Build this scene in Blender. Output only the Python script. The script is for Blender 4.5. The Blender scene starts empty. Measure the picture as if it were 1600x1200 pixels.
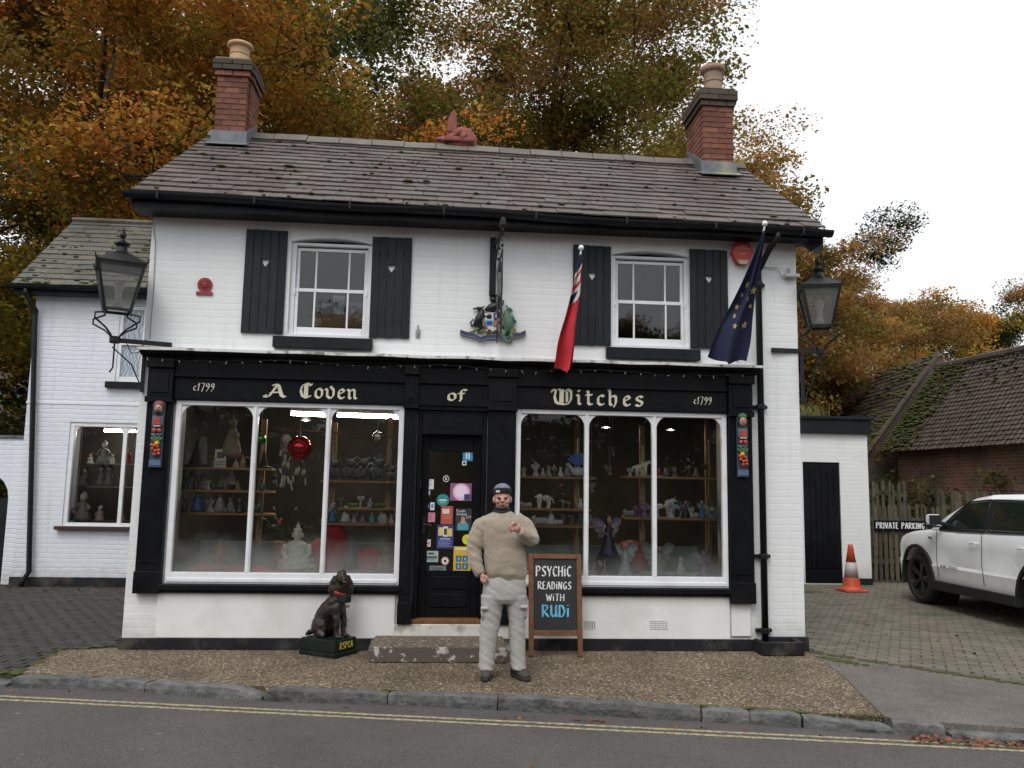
import bpy, bmesh, math, random
import numpy as np
from mathutils import Vector, Matrix, Euler, noise
PI = math.pi; R = math.radians; rnd = random.Random(7)
sc = bpy.context.scene; C = sc.collection

# ------------------------------------------------------------------ camera
YAW, PIT, ROL, CD, CH, FP = 0.0800347, 0.1246957, 0.0179330, 8.950838, 1.68, 1300.0
CAM = Vector((0, -CD, CH))
cF = Vector((math.sin(YAW)*math.cos(PIT), math.cos(YAW)*math.cos(PIT), math.sin(PIT)))
r0 = Vector((math.cos(YAW), -math.sin(YAW), 0)); u0 = r0.cross(cF)
cR = math.cos(ROL)*r0 + math.sin(ROL)*u0; cU = -math.sin(ROL)*r0 + math.cos(ROL)*u0
cam = bpy.data.cameras.new('camera'); camo = bpy.data.objects.new('camera', cam); C.objects.link(camo)
M3 = Matrix((cR, cU, -cF)).transposed()
camo.matrix_world = Matrix.Translation(CAM) @ M3.to_4x4()
cam.sensor_width = 36; cam.lens = 36*FP/1600; cam.clip_end = 2000; cam.clip_start = .05
sc.camera = camo

# ------------------------------------------------------------------ world, sun, exposure
SUN_EL, SUN_AZ = 52, 205          # soft overcast light from the front left, behind the photographer
w = bpy.data.worlds.new('World'); sc.world = w; w.use_nodes = True
nt = w.node_tree; nt.nodes.clear()
wo = nt.nodes.new('ShaderNodeOutputWorld'); bg = nt.nodes.new('ShaderNodeBackground'); sky = nt.nodes.new('ShaderNodeTexSky')
sky.sky_type = 'NISHITA'; sky.sun_disc = False; sky.sun_elevation = R(SUN_EL); sky.sun_rotation = R(SUN_AZ)
sky.air_density = 1.0; sky.dust_density = 4.0; sky.ozone_density = 1.0
hs = nt.nodes.new('ShaderNodeHueSaturation'); hs.inputs['Saturation'].default_value = 0.10; hs.inputs['Value'].default_value = 1.0
mx = nt.nodes.new('ShaderNodeMix'); mx.data_type = 'RGBA'; mx.inputs[0].default_value = 0.72
mx.inputs[7].default_value = (10.4, 10.6, 10.9, 1)      # even cloud cover in front of the clear sky
nt.links.new(sky.outputs[0], hs.inputs['Color']); nt.links.new(hs.outputs[0], mx.inputs[6])
nt.links.new(mx.outputs[2], bg.inputs[0]); bg.inputs[1].default_value = 0.125
nt.links.new(bg.outputs[0], wo.inputs[0])
sl = bpy.data.lights.new('sun', 'SUN'); sl.energy = 1.1; sl.angle = R(25); sl.color = (1, .97, .92)
so = bpy.data.objects.new('sun', sl); C.objects.link(so)
sd = Vector((math.sin(R(SUN_AZ))*math.cos(R(SUN_EL)), math.cos(R(SUN_AZ))*math.cos(R(SUN_EL)), math.sin(R(SUN_EL))))
so.rotation_euler = sd.to_track_quat('Z', 'Y').to_euler(); so.location = (-8, -20, 25)
vs = sc.view_settings; vs.view_transform = 'Standard'; vs.look = 'None'; vs.exposure = 0.1; vs.gamma = 1.0; vs.use_curve_mapping = False
sc.cycles.use_denoising = True; sc.cycles.max_bounces = 8; sc.cycles.transparent_max_bounces = 16
sc.cycles.diffuse_bounces = 3; sc.cycles.glossy_bounces = 3; sc.cycles.transmission_bounces = 4
sc.cycles.caustics_reflective = False; sc.cycles.caustics_refractive = False; sc.cycles.sample_clamp_indirect = 4

# ------------------------------------------------------------------ pixel -> place
def ray(px, py): return cF + cR*((px-800)/FP) - cU*((py-600)/FP)
def W(px, py, y=0.0):
    d = ray(px, py); return CAM + d*((y+CD)/d.y)
def G(px, py, z=0.0):
    d = ray(px, py); return CAM + d*((z-CH)/d.z)
def wx(px, py, y=0.0): return W(px, py, y).x
def wz(px, py, y=0.0): return W(px, py, y).z

# ------------------------------------------------------------------ mesh builder
class MB:
    def __init__(s): s.v = []; s.f = []; s.m = []; s.mi = 0
    def add(s, vs, fs):
        o = len(s.v); s.v += [tuple(p) for p in vs]
        for f in fs: s.f.append(tuple(i+o for i in f)); s.m.append(s.mi)
        return s
    def box(s, x0, x1, y0, y1, z0, z1, M=None):
        p = [Vector((x, y, z)) for z in (z0, z1) for y in (y0, y1) for x in (x0, x1)]
        if M is not None: p = [M @ q for q in p]
        return s.add(p, [(0,2,3,1),(4,5,7,6),(0,1,5,4),(2,6,7,3),(0,4,6,2),(1,3,7,5)])
    def bar(s, a, b, w, h=None, up=(0,0,1)):
        a = Vector(a); b = Vector(b); h = h or w; d = (b-a).normalized(); up = Vector(up)
        if abs(d.dot(up)) > .95: up = Vector((0,1,0))
        x = d.cross(up).normalized()*w/2; z = x.normalized().cross(d)*h/2
        return s.add([a-x-z, a+x-z, a+x+z, a-x+z, b-x-z, b+x-z, b+x+z, b-x+z], [(0,3,2,1),(4,5,6,7),(0,1,5,4),(1,2,6,5),(2,3,7,6),(3,0,4,7)])
    def prism(s, pts, o, ax, ay, az, d):            # 2d outline in frame (o,ax,ay), thickness d along az
        o = Vector(o); ax = Vector(ax); ay = Vector(ay); az = Vector(az); n = len(pts)
        a = [o+ax*p[0]+ay*p[1] for p in pts]; b = [q+az*d for q in a]
        return s.add(a+b, [tuple(range(n))[::-1], tuple(range(n, 2*n))]+[(i, (i+1) % n, n+(i+1) % n, n+i) for i in range(n)])
    def rings(s, rs, cap=True, closed=True):
        n = len(rs[0]); v = [p for r in rs for p in r]; f = []
        for i in range(len(rs)-1):
            for j in range(n if closed else n-1):
                k = (j+1) % n; f.append((i*n+j, i*n+k, (i+1)*n+k, (i+1)*n+j))
        if cap and closed: f.append(tuple(range(n))[::-1]); f.append(tuple(range(len(v)-n, len(v))))
        return s.add(v, f)
    def tube(s, path, r, n=6, cap=True):
        path = [Vector(p) for p in path]; rs = []
        rr = r if isinstance(r, (list, tuple)) else [r]*len(path); ref = None
        for i, p in enumerate(path):
            t = (path[min(i+1, len(path)-1)]-path[max(i-1, 0)])
            t = t.normalized() if t.length > 1e-9 else Vector((0,0,1))
            if ref is None: ref = Vector((0,1,0)) if abs(t.z) > .8 else Vector((0,0,1))
            x = t.cross(ref).normalized(); ref = x.cross(t).normalized()
            q = rr[i]; q = q if isinstance(q, (tuple, list)) else (q, q)
            rs.append([p+x*math.cos(2*PI*j/n)*q[0]+ref*math.sin(2*PI*j/n)*q[1] for j in range(n)])
        return s.rings(rs, cap)
    def lathe(s, prof, n=16, c=(0,0,0), M=None, sx=1, sy=1):
        c = Vector(c); rs = []
        for r, z in prof:
            q = [Vector((math.cos(2*PI*j/n)*r*sx, math.sin(2*PI*j/n)*r*sy, z)) for j in range(n)]
            rs.append([(M @ p if M is not None else p)+c for p in q])
        return s.rings(rs)
    def ell(s, c, r, M=None, n=12, k=7):
        r = r if isinstance(r, (tuple, list)) else (r, r, r); c = Vector(c); rs = []
        for i in range(1, k):
            a = -PI/2+PI*i/k; q = [Vector((math.cos(2*PI*j/n)*math.cos(a)*r[0], math.sin(2*PI*j/n)*math.cos(a)*r[1], math.sin(a)*r[2])) for j in range(n)]
            rs.append([(M @ p if M is not None else p)+c for p in q])
        o = len(s.v); s.rings(rs, cap=False)
        b = Vector((0,0,-r[2])); t = Vector((0,0,r[2])); b = (M @ b if M is not None else b)+c; t = (M @ t if M is not None else t)+c
        ib = len(s.v); s.v += [tuple(b), tuple(t)]
        L = o+(k-2)*n
        for j in range(n):
            s.f.append((ib, o+(j+1) % n, o+j)); s.m.append(s.mi); s.f.append((ib+1, L+j, L+(j+1) % n)); s.m.append(s.mi)
        return s
    def mesh(s, name, mats, smooth=False, bev=0):
        me = bpy.data.meshes.new(name); me.from_pydata(s.v, [], s.f)
        for m in (mats if isinstance(mats, list) else [mats]): me.materials.append(m)
        me.polygons.foreach_set('material_index', s.m)
        if bev:
            bm = bmesh.new(); bm.from_mesh(me)
            es = [e for e in bm.edges if len(e.link_faces) == 2 and e.calc_face_angle(0) > .6]
            bmesh.ops.bevel(bm, geom=es, offset=bev, segments=1 if bev < .01 else 2, affect='EDGES', clamp_overlap=True, profile=.6)
            bm.to_mesh(me); bm.free()
        if smooth: me.polygons.foreach_set('use_smooth', [True]*len(me.polygons))
        me.update(); return me
    def build(s, name, mats, parent=None, smooth=False, bev=0, **k):
        return obj(name, s.mesh(name, mats, smooth, bev), parent, **k)

def obj(name, me, parent=None, loc=None, kind=None):
    o = bpy.data.objects.new(name, me); C.objects.link(o)
    if parent is not None:
        o.parent = parent
        if loc is None: o.matrix_parent_inverse = WM[parent].inverted()
    if loc is not None: o.location = loc
    if kind: o['kind'] = kind
    WM[o] = WM[parent] if (parent is not None and loc is None and False) else Matrix.Identity(4)
    return o
WM = {}
def thing(name, label, cat, loc=(0,0,0), rotz=0, group=None):
    o = bpy.data.objects.new(name, None); C.objects.link(o); o.empty_display_size = .1
    o.location = loc; o.rotation_euler = (0,0,rotz); tag(o, label, cat, group)
    WM[o] = Matrix.Translation(Vector(loc)) @ Matrix.Rotation(rotz, 4, 'Z')
    return o
def tag(o, label, cat, group=None, kind=None):
    if label: o['label'] = label
    if cat: o['category'] = cat
    if group: o['group'] = group
    if kind: o['kind'] = kind
    return o
def struct(o): o['kind'] = 'structure'; return o
def remesh(mb, mats, voxel, it=4, disp=None):
    me = mb.mesh('tmp', mats, True); o = bpy.data.objects.new('tmp', me); C.objects.link(o)
    m = o.modifiers.new('r', 'REMESH'); m.mode = 'VOXEL'; m.voxel_size = voxel; m.use_smooth_shade = True
    if it: q = o.modifiers.new('s', 'SMOOTH'); q.iterations = it; q.factor = .5
    dg = bpy.context.evaluated_depsgraph_get(); r = bpy.data.meshes.new_from_object(o.evaluated_get(dg))
    bpy.data.objects.remove(o); bpy.data.meshes.remove(me)
    if disp is not None:
        co = [v.co.copy() for v in r.vertices]; nn = [v.normal.copy() for v in r.vertices]
        for v, c, n in zip(r.vertices, co, nn): v.co = c + disp(c, n)
    r.materials.clear()
    for m in (mats if isinstance(mats, list) else [mats]): r.materials.append(m)
    r.polygons.foreach_set('use_smooth', [True]*len(r.polygons)); r.update()
    return r

# ------------------------------------------------------------------ materials
def newmat(name):
    m = bpy.data.materials.new(name); m.use_nodes = True; return m, m.node_tree, m.node_tree.nodes['Principled BSDF']
def nd(t, ty, **k):
    n = t.nodes.new(ty)
    for a, b in k.items(): setattr(n, a, b)
    return n
def ramp(t, src, stops, interp='LINEAR'):
    r = nd(t, 'ShaderNodeValToRGB'); r.color_ramp.interpolation = interp; e = r.color_ramp.elements
    while len(e) < len(stops): e.new(.5)
    for i, (p, c) in enumerate(stops):
        e[i].position = p; e[i].color = (c, c, c, 1) if isinstance(c, (int, float)) else (*c, 1)
    t.links.new(src, r.inputs[0]); return r.outputs[0]
def tnoise(t, scale, detail=4, rough=.55, vec=None, obj=True):
    n = nd(t, 'ShaderNodeTexNoise'); n.inputs['Scale'].default_value = scale; n.inputs['Detail'].default_value = detail; n.inputs['Roughness'].default_value = rough
    if vec is None: vec = nd(t, 'ShaderNodeNewGeometry').outputs['Position'] if not obj else nd(t, 'ShaderNodeTexCoord').outputs['Object']
    t.links.new(vec, n.inputs['Vector']); return n.outputs[0]
def mixc(t, fac, a, b, mode='MIX'):
    n = nd(t, 'ShaderNodeMix', data_type='RGBA', blend_type=mode)
    for i, x in ((0, fac), (6, a), (7, b)):
        if isinstance(x, (int, float)): n.inputs[i].default_value = x
        elif isinstance(x, tuple): n.inputs[i].default_value = (*x, 1)
        else: t.links.new(x, n.inputs[i])
    return n.outputs[2]
def bump(t, p, h, strength=.3, dist=.01):
    b = nd(t, 'ShaderNodeBump'); b.inputs['Strength'].default_value = strength; b.inputs['Distance'].default_value = dist
    t.links.new(h, b.inputs['Height']); t.links.new(b.outputs[0], p.inputs['Normal']); return b
def mat(name, col, rough=.6, var=.12, scale=6, bmp=0, bscale=60, metal=0, spec=.5, dirt=None, dscale=2, rand=0, emit=None, es=0, bdist=.004):
    """plain procedural material: base colour varied by noise, optional dirt patches, per-object variation and relief"""
    m, t, p = newmat(name)
    p.inputs['Roughness'].default_value = rough; p.inputs['Metallic'].default_value = metal; p.inputs['Specular IOR Level'].default_value = spec
    f = ramp(t, tnoise(t, scale), [(.3, 0.), (.7, 1.)])
    c = mixc(t, f, tuple(x*(1-var) for x in col), tuple(min(1, x*(1+var)) for x in col))
    if dirt:
        f2 = ramp(t, tnoise(t, dscale, 6, .65), [(.5, 0.), (.68, 1.)]); c = mixc(t, f2, c, dirt)
    if rand:
        oi = nd(t, 'ShaderNodeObjectInfo'); v = nd(t, 'ShaderNodeMapRange'); v.inputs[3].default_value = 1-rand; v.inputs[4].default_value = 1+rand
        t.links.new(oi.outputs['Random'], v.inputs[0]); h = nd(t, 'ShaderNodeHueSaturation'); t.links.new(v.outputs[0], h.inputs['Value']); t.links.new(c, h.inputs['Color']); c = h.outputs[0]
    t.links.new(c, p.inputs['Base Color'])
    if bmp: bump(t, p, tnoise(t, bscale, 5), bmp, bdist)
    if emit: p.inputs['Emission Color'].default_value = (*emit, 1); p.inputs['Emission Strength'].default_value = es
    return m
def brickvec(t, axis):
    """2d vector (along, up, 0) for brick textures on walls facing y, or on floors"""
    tc = nd(t, 'ShaderNodeTexCoord'); sp = nd(t, 'ShaderNodeSeparateXYZ'); cb = nd(t, 'ShaderNodeCombineXYZ'); t.links.new(tc.outputs['Object'], sp.inputs[0])
    a, b = {'y': ('X', 'Z'), 'x': ('Y', 'Z'), 'z': ('X', 'Y')}[axis]
    t.links.new(sp.outputs[a], cb.inputs[0]); t.links.new(sp.outputs[b], cb.inputs[1]); return cb.outputs[0]
def bricktex(t, vec, bw=.225, bh=.075, mortar=.009):
    b = nd(t, 'ShaderNodeTexBrick'); b.inputs['Scale'].default_value = 1; b.inputs['Brick Width'].default_value = bw; b.inputs['Row Height'].default_value = bh
    b.inputs['Mortar Size'].default_value = mortar; b.inputs['Mortar Smooth'].default_value = .6; b.inputs['Color1'].default_value = (.8,.8,.8,1); b.inputs['Color2'].default_value = (1,1,1,1); b.inputs['Mortar'].default_value = (0,0,0,1)
    t.links.new(vec, b.inputs['Vector']); return b
def white_brick(name, axis, strength=.2, col=(.80,.81,.82), dirtc=(.50,.51,.48), bh=.075):
    m, t, p = newmat(name); vec = brickvec(t, axis)
    nz = nd(t, 'ShaderNodeTexNoise'); nz.inputs['Scale'].default_value = 2.2; t.links.new(vec, nz.inputs['Vector'])
    wob = nd(t, 'ShaderNodeVectorMath', operation='SCALE'); t.links.new(nz.outputs['Color'], wob.inputs[0]); wob.inputs['Scale'].default_value = .035
    ad = nd(t, 'ShaderNodeVectorMath', operation='ADD'); t.links.new(vec, ad.inputs[0]); t.links.new(wob.outputs[0], ad.inputs[1])
    b = bricktex(t, ad.outputs[0], bh=bh, mortar=.011)
    n1 = tnoise(t, 7, 6, .6); n2 = tnoise(t, 1.3, 6, .7); fade = ramp(t, tnoise(t, 1.1, 3), [(.35, .25), (.65, 1.)])
    mul = nd(t, 'ShaderNodeMath', operation='MULTIPLY'); t.links.new(b.outputs['Fac'], mul.inputs[0]); t.links.new(fade, mul.inputs[1])
    inv = nd(t, 'ShaderNodeMath', operation='MULTIPLY_ADD'); t.links.new(mul.outputs[0], inv.inputs[0]); inv.inputs[1].default_value = -1; t.links.new(n1, inv.inputs[2])
    c = mixc(t, ramp(t, n2, [(.55, 0.), (.8, .45)]), col, dirtc)
    c = mixc(t, ramp(t, tnoise(t, 14, 7, .7), [(.66, 0.), (.72, .5)]), c, tuple(x*.82 for x in col))
    mpv = nd(t, 'ShaderNodeMapping'); tc0 = nd(t, 'ShaderNodeTexCoord'); t.links.new(tc0.outputs['Object'], mpv.inputs['Vector']); mpv.inputs['Scale'].default_value = (7, 7, .55)
    c = mixc(t, ramp(t, tnoise(t, 1.0, 5, .65, mpv.outputs[0]), [(.55, 0.), (.78, .42)]), c, (.50,.50,.46))       # rain streaks
    c = mixc(t, ramp(t, tnoise(t, .5, 4, .5), [(.4, 0.), (.65, .3)]), c, tuple(x*.88 for x in col))                # uneven coats of paint
    # splash dirt near the ground: a stain of its own with a ragged edge
    tc = nd(t, 'ShaderNodeTexCoord'); sp = nd(t, 'ShaderNodeSeparateXYZ'); t.links.new(tc.outputs['Object'], sp.inputs[0])
    ma = nd(t, 'ShaderNodeMath', operation='MULTIPLY_ADD'); t.links.new(n1, ma.inputs[0]); ma.inputs[1].default_value = .5; t.links.new(sp.outputs['Z'], ma.inputs[2])
    c = mixc(t, ramp(t, ma.outputs[0], [(.30, .55), (.62, 0.)]), c, (.42,.41,.36))
    t.links.new(c, p.inputs['Base Color']); p.inputs['Roughness'].default_value = .55
    bump(t, p, inv.outputs[0], strength, .012); return m
def glass(name, tint=(.9,.95,.93), fog=None, refl=1.0, rough=0.0):
    m = bpy.data.materials.new(name); m.use_nodes = True; t = m.node_tree; t.nodes.clear(); out = nd(t, 'ShaderNodeOutputMaterial')
    tr = nd(t, 'ShaderNodeBsdfTransparent'); tr.inputs[0].default_value = (*tint, 1); gl = nd(t, 'ShaderNodeBsdfGlossy'); gl.inputs['Roughness'].default_value = rough
    fr = nd(t, 'ShaderNodeFresnel'); fr.inputs[0].default_value = 1.5
    bp = nd(t, 'ShaderNodeBump'); bp.inputs['Strength'].default_value = .04; bp.inputs['Distance'].default_value = .01; t.links.new(tnoise(t, 3, 2), bp.inputs['Height']); t.links.new(bp.outputs[0], gl.inputs['Normal'])
    mu = nd(t, 'ShaderNodeMath', operation='MULTIPLY'); mu.inputs[1].default_value = refl; t.links.new(fr.outputs[0], mu.inputs[0])
    ms = nd(t, 'ShaderNodeMixShader'); t.links.new(mu.outputs[0], ms.inputs[0]); t.links.new(tr.outputs[0], ms.inputs[1]); t.links.new(gl.outputs[0], ms.inputs[2]); res = ms.outputs[0]
    if fog:                                           # condensation on the lower part of the pane
        z0, z1, amt = fog; tc = nd(t, 'ShaderNodeTexCoord'); sp = nd(t, 'ShaderNodeSeparateXYZ'); t.links.new(tc.outputs['Object'], sp.inputs[0])
        mr = nd(t, 'ShaderNodeMapRange', interpolation_type='SMOOTHSTEP'); mr.inputs[1].default_value = z0; mr.inputs[2].default_value = z1; mr.inputs[3].default_value = amt; mr.inputs[4].default_value = 0.004
        ma = nd(t, 'ShaderNodeMath', operation='MULTIPLY_ADD'); ma.inputs[1].default_value = .7; t.links.new(tnoise(t, 1.9, 3), ma.inputs[0]); t.links.new(sp.outputs['Z'], ma.inputs[2])
        sb = nd(t, 'ShaderNodeMath', operation='SUBTRACT'); t.links.new(ma.outputs[0], sb.inputs[0]); sb.inputs[1].default_value = .35; t.links.new(sb.outputs[0], mr.inputs[0])
        df = nd(t, 'ShaderNodeBsdfDiffuse'); df.inputs[0].default_value = (.62,.64,.62,1)
        m2 = nd(t, 'ShaderNodeMixShader'); t.links.new(mr.outputs[0], m2.inputs[0]); t.links.new(res, m2.inputs[1]); t.links.new(df.outputs[0], m2.inputs[2]); res = m2.outputs[0]
    t.links.new(res, out.inputs[0]); return m

M = {}
M['white_wall'] = white_brick('white painted brick', 'y')
M['white_side'] = white_brick('white painted brick side', 'x')
M['white_wing'] = white_brick('white painted brick wing', 'y', .55, (.74,.77,.83))
M['render'] = mat('white painted render', (.79,.79,.78), .6, .05, 3, .3, 25, dirt=(.70,.69,.66), dscale=1.6, bdist=.006)
M['white_paint'] = mat('white gloss paint', (.80,.81,.84), .35, .03, 8, .1, 30, dirt=(.70,.70,.70), dscale=3)
M['black'] = mat('black gloss paint', (.0065,.007,.009), .34, .3, 5, .25, 18, spec=.16, dirt=(.011,.011,.012))
M['blackmatt'] = mat('black weathered paint', (.011,.012,.015), .55, .25, 6, .4, 40, spec=.2, dirt=(.022,.023,.025))
M['plinth'] = mat('black bitumen plinth', (.014,.015,.018), .6, .3, 8, .4, 30, spec=.25, dirt=(.07,.065,.055), dscale=3)
M['shutter'] = mat('charcoal shutter paint', (.017,.020,.024), .5, .2, 6, .3, 30, rand=.2, spec=.22)
M['iron'] = mat('black wrought iron', (.012,.013,.014), .45, .3, 12, .3, 60, metal=0, spec=.3, dirt=(.022,.02,.019))
M['gutter'] = mat('black plastic gutter', (.009,.010,.012), .4, .2, 4, .1, 20, spec=.25)
M['wood'] = mat('pine shelf', (.34,.19,.08), .55, .25, 9, .2, 40)
M['darkwood'] = mat('brown stained wood', (.17,.075,.03), .5, .3, 14, .3, 50)
M['lead'] = mat('lead flashing', (.13,.145,.16), .5, .2, 7, .2, 20, metal=.2, dirt=(.30,.32,.22))
M['gold'] = mat('gold leaf lettering', (.68,.64,.50), .45, .06, 20)
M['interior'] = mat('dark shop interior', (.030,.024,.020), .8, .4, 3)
M['glass'] = glass('window glass', (.78,.82,.82), refl=2.0)
M['shopglass_l'] = glass('shop glass misted', (.88,.9,.88), (.72, 1.2, .24))
M['shopglass_r'] = glass('shop glass misted lightly', (.88,.9,.88), (.70, 1.12, .15))
M['clear'] = glass('clear glass', (.93,.95,.94))
M['lampglass'] = glass('dusty lantern glass', (.80,.81,.78), (5, 6, .16), .8, .1)
M['chrome'] = mat('polished metal', (.6,.6,.6), .2, .05, metal=1)

# ------------------------------------------------------------------ lettering drawn with a broad pen
BL = {
 'A': (1.15, [[(-.12,.22),(-.02,.05),(.14,.08),(.30,.5),(.62,1.42)], [(.32,1.28),(.52,1.46),(.70,1.25),(.88,.25),(1.08,.06)], [(.22,.55),(.82,.6)], [(-.1,.2),(.05,.32)]]),
 'C': (1.05, [[(.98,1.22),(.66,1.46),(.24,1.2),(.12,.72),(.26,.22),(.6,.02),(.98,.26)], [(.48,1.38),(.48,.12)], [(.64,1.42),(.64,.06)], [(.98,1.22),(1.0,1.42)]]),
 'o': (.78, [[(.42,.98),(.14,.74),(.14,.24),(.4,.02)], [(.42,.98),(.66,.76),(.66,.28),(.4,.02)]]),
 'v': (.78, [[(-.02,.96),(.14,.82),(.14,.26),(.4,.02)], [(.38,1.2),(.66,.84),(.66,.3),(.4,.02)]]),
 'e': (.70, [[(.4,.98),(.14,.74),(.14,.24),(.38,.02),(.64,.22)], [(.4,.98),(.6,.74),(.16,.46)]]),
 'n': (.86, [[(-.02,.95),(.14,.82),(.14,.18),(.28,.04)], [(.14,.7),(.42,.97),(.58,.82),(.58,.18),(.74,.04)]]),
 'f': (.58, [[(.66,1.32),(.46,1.48),(.24,1.26),(.24,.12),(.1,-.06)], [(.0,.94),(.52,.94)]]),
 'W': (1.72, [[(.0,1.1),(.14,1.38),(.36,1.28),(.26,.7),(.38,.2),(.66,.03)], [(.56,1.46),(.74,1.3),(.70,.1)], [(.88,1.42),(.88,.14)], [(1.02,1.2),(1.28,1.46),(1.54,1.2),(1.52,.42),(1.3,.08),(1.0,.02),(.66,.06)], [(1.2,1.2),(1.22,.25)]]),
 'i': (.42, [[(-.02,.95),(.14,.82),(.14,.18),(.3,.04)], [(.1,1.36),(.2,1.24)]]),
 't': (.56, [[(.1,1.34),(.2,1.2),(.2,.22),(.36,.03),(.54,.16)], [(.0,.95),(.5,.95)]]),
 'c': (.66, [[(.4,.98),(.14,.74),(.14,.24),(.38,.02),(.62,.2)], [(.4,.98),(.58,.82)]]),
 'h': (.84, [[(.0,1.52),(.14,1.38),(.14,.18),(.28,.04)], [(.14,.7),(.42,.97),(.6,.8),(.6,.26),(.42,-.12)]]),
 's': (.72, [[(.62,.84),(.4,.98),(.14,.8),(.2,.6),(.54,.44),(.6,.22),(.36,.02),(.08,.16)]]),
}
CAPS = {
 'P': (.62, [[(.02,0),(.04,1)], [(-.08,.96),(.3,1),(.52,.82),(.42,.58),(.06,.48)]]), 'S': (.6, [[(.52,.84),(.32,1),(.06,.82),(.16,.6),(.42,.42),(.48,.18),(.26,0),(0,.12)]]),
 'Y': (.6, [[(0,1),(.12,.62),(.28,.48),(.26,0)], [(.54,1),(.28,.48)]]), 'C': (.58, [[(.52,.84),(.32,1),(.08,.76),(.05,.3),(.26,0),(.52,.14)]]),
 'H': (.66, [[(.02,0),(.05,1)], [(.52,0),(.54,1)], [(.04,.48),(.53,.54)]]), 'I': (.22, [[(.06,0),(.06,1)]]), 'i': (.22, [[(.06,0),(.06,.74)], [(.06,.95),(.07,1.02)]]),
 'R': (.64, [[(.03,0),(.05,1)], [(-.04,.98),(.32,1),(.5,.8),(.36,.56),(.08,.5),(.34,.26),(.58,0)]]), 'E': (.54, [[(.44,1),(.04,.98),(.04,.02),(.48,.04)], [(.04,.5),(.36,.54)]]),
 'A': (.66, [[(0,0),(.26,1),(.32,1),(.58,0)], [(.12,.38),(.48,.4)]]), 'D': (.62, [[(.04,0),(.05,1)], [(-.02,.98),(.34,.94),(.52,.5),(.36,.06),(0,.02)]]),
 'N': (.66, [[(.03,0),(.05,1),(.5,0),(.53,1)]]), 'G': (.64, [[(.52,.84),(.32,1),(.08,.76),(.05,.3),(.28,0),(.5,.12),(.5,.44),(.3,.44)]]),
 'W': (.86, [[(0,1),(.2,0),(.4,.8),(.58,0),(.78,1)]]), 'T': (.6, [[(0,.98),(.54,1)], [(.27,.98),(.26,0)]]), 'U': (.62, [[(.04,1),(.05,.24),(.24,0),(.46,.2),(.5,1)], [(.5,.4),(.54,0)]]),
 'V': (.62, [[(0,1),(.27,0),(.54,1)]]), 'K': (.62, [[(.04,0),(.04,1)], [(.5,1),(.06,.48),(.54,0)]]), 'L': (.5, [[(.04,1),(.04,.02),(.44,.04)]]), 'O': (.64, [[(.3,1),(.06,.7),(.06,.3),(.3,0),(.54,.3),(.54,.7),(.3,1)]]),
 'c': (.42, [[(.34,.5),(.2,.6),(.05,.42),(.06,.14),(.2,0),(.36,.1)]]), '1': (.3, [[(.0,.74),(.2,1),(.06,-.05)]]), '7': (.48, [[(.02,.98),(.46,1),(.12,-.12)]]),
 '9': (.5, [[(.42,.7),(.26,.5),(.06,.66),(.12,.92),(.32,1),(.44,.8),(.36,.3),(.08,-.1)]]), '2': (.5, [[(.04,.8),(.22,1),(.42,.78),(.02,.02),(.46,.04)]]), '£': (.5, [[(.44,.86),(.26,1),(.14,.7),(.16,.2),(.0,.02),(.46,.04)], [(.02,.48),(.34,.48)]]),
 'a': (.46, [[(.36,.5),(.18,.56),(.04,.3),(.16,.02),(.34,.16)], [(.36,.54),(.36,.04)]]), 'd': (.46, [[(.36,.5),(.18,.56),(.04,.3),(.16,.02),(.34,.16)], [(.36,1),(.36,.04)]]), 'e': (.44, [[(.06,.3),(.34,.34),(.2,.56),(.05,.36),(.12,.06),(.34,.08)]]),
 'g': (.46, [[(.36,.5),(.18,.56),(.04,.3),(.16,.06),(.34,.16)], [(.36,.54),(.34,-.2),(.06,-.22)]]), 'h': (.46, [[(.05,1),(.05,0)], [(.05,.4),(.24,.56),(.36,.4),(.36,0)]]), 'n': (.46, [[(.05,.56),(.05,0)], [(.05,.4),(.24,.56),(.36,.4),(.36,0)]]),
 's': (.4, [[(.32,.5),(.16,.56),(.06,.42),(.3,.18),(.2,.02),(.02,.08)]]), 'y': (.44, [[(.03,.56),(.2,.06)], [(.38,.56),(.1,-.26)]]),
}
def lettering(mb, text, font, o, ax, ay, width, height, az, nib=.17, ang=40, depth=.003, spacing=.12, fit=True):
    """strokes of a flat nib swept along each glyph; text fitted to the given width, letter height = height"""
    o = Vector(o); ax = Vector(ax).normalized(); ay = Vector(ay).normalized(); az = Vector(az).normalized()
    tot = sum((font[c][0] if c in font else .4)+spacing for c in text)-spacing
    kx = width/tot if fit else height; x = 0; nv = Vector((math.cos(R(ang)), math.sin(R(ang))))*nib/2; q = 0
    for ch in text:
        if ch in font:
            for st in font[ch][1]:
                for a, b in zip(st, st[1:]):
                    a = Vector(a); b = Vector(b); d = (b-a)
                    if d.length < 1e-6: continue
                    pn = Vector((-d.y, d.x)).normalized()*nib*.22       # hairline never thinner than this
                    e = nv if abs(nv.dot(Vector((-d.y, d.x)).normalized())) > nib*.22 else pn
                    P = [a-e, b-e, b+e, a+e]; q += 1
                    oo = o + az*(0.00012*(q % 9))
                    ps = [((p.x+x)*kx, p.y*height) for p in P]
                    s = sum(ps[i][0]*ps[(i+1) % 4][1]-ps[(i+1) % 4][0]*ps[i][1] for i in range(4))
                    if s < 0: ps = ps[::-1]
                    mb.prism(ps, oo, ax, ay, az, depth)
            x += font[ch][0]+spacing
        else: x += .4+spacing
    return mb
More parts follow.
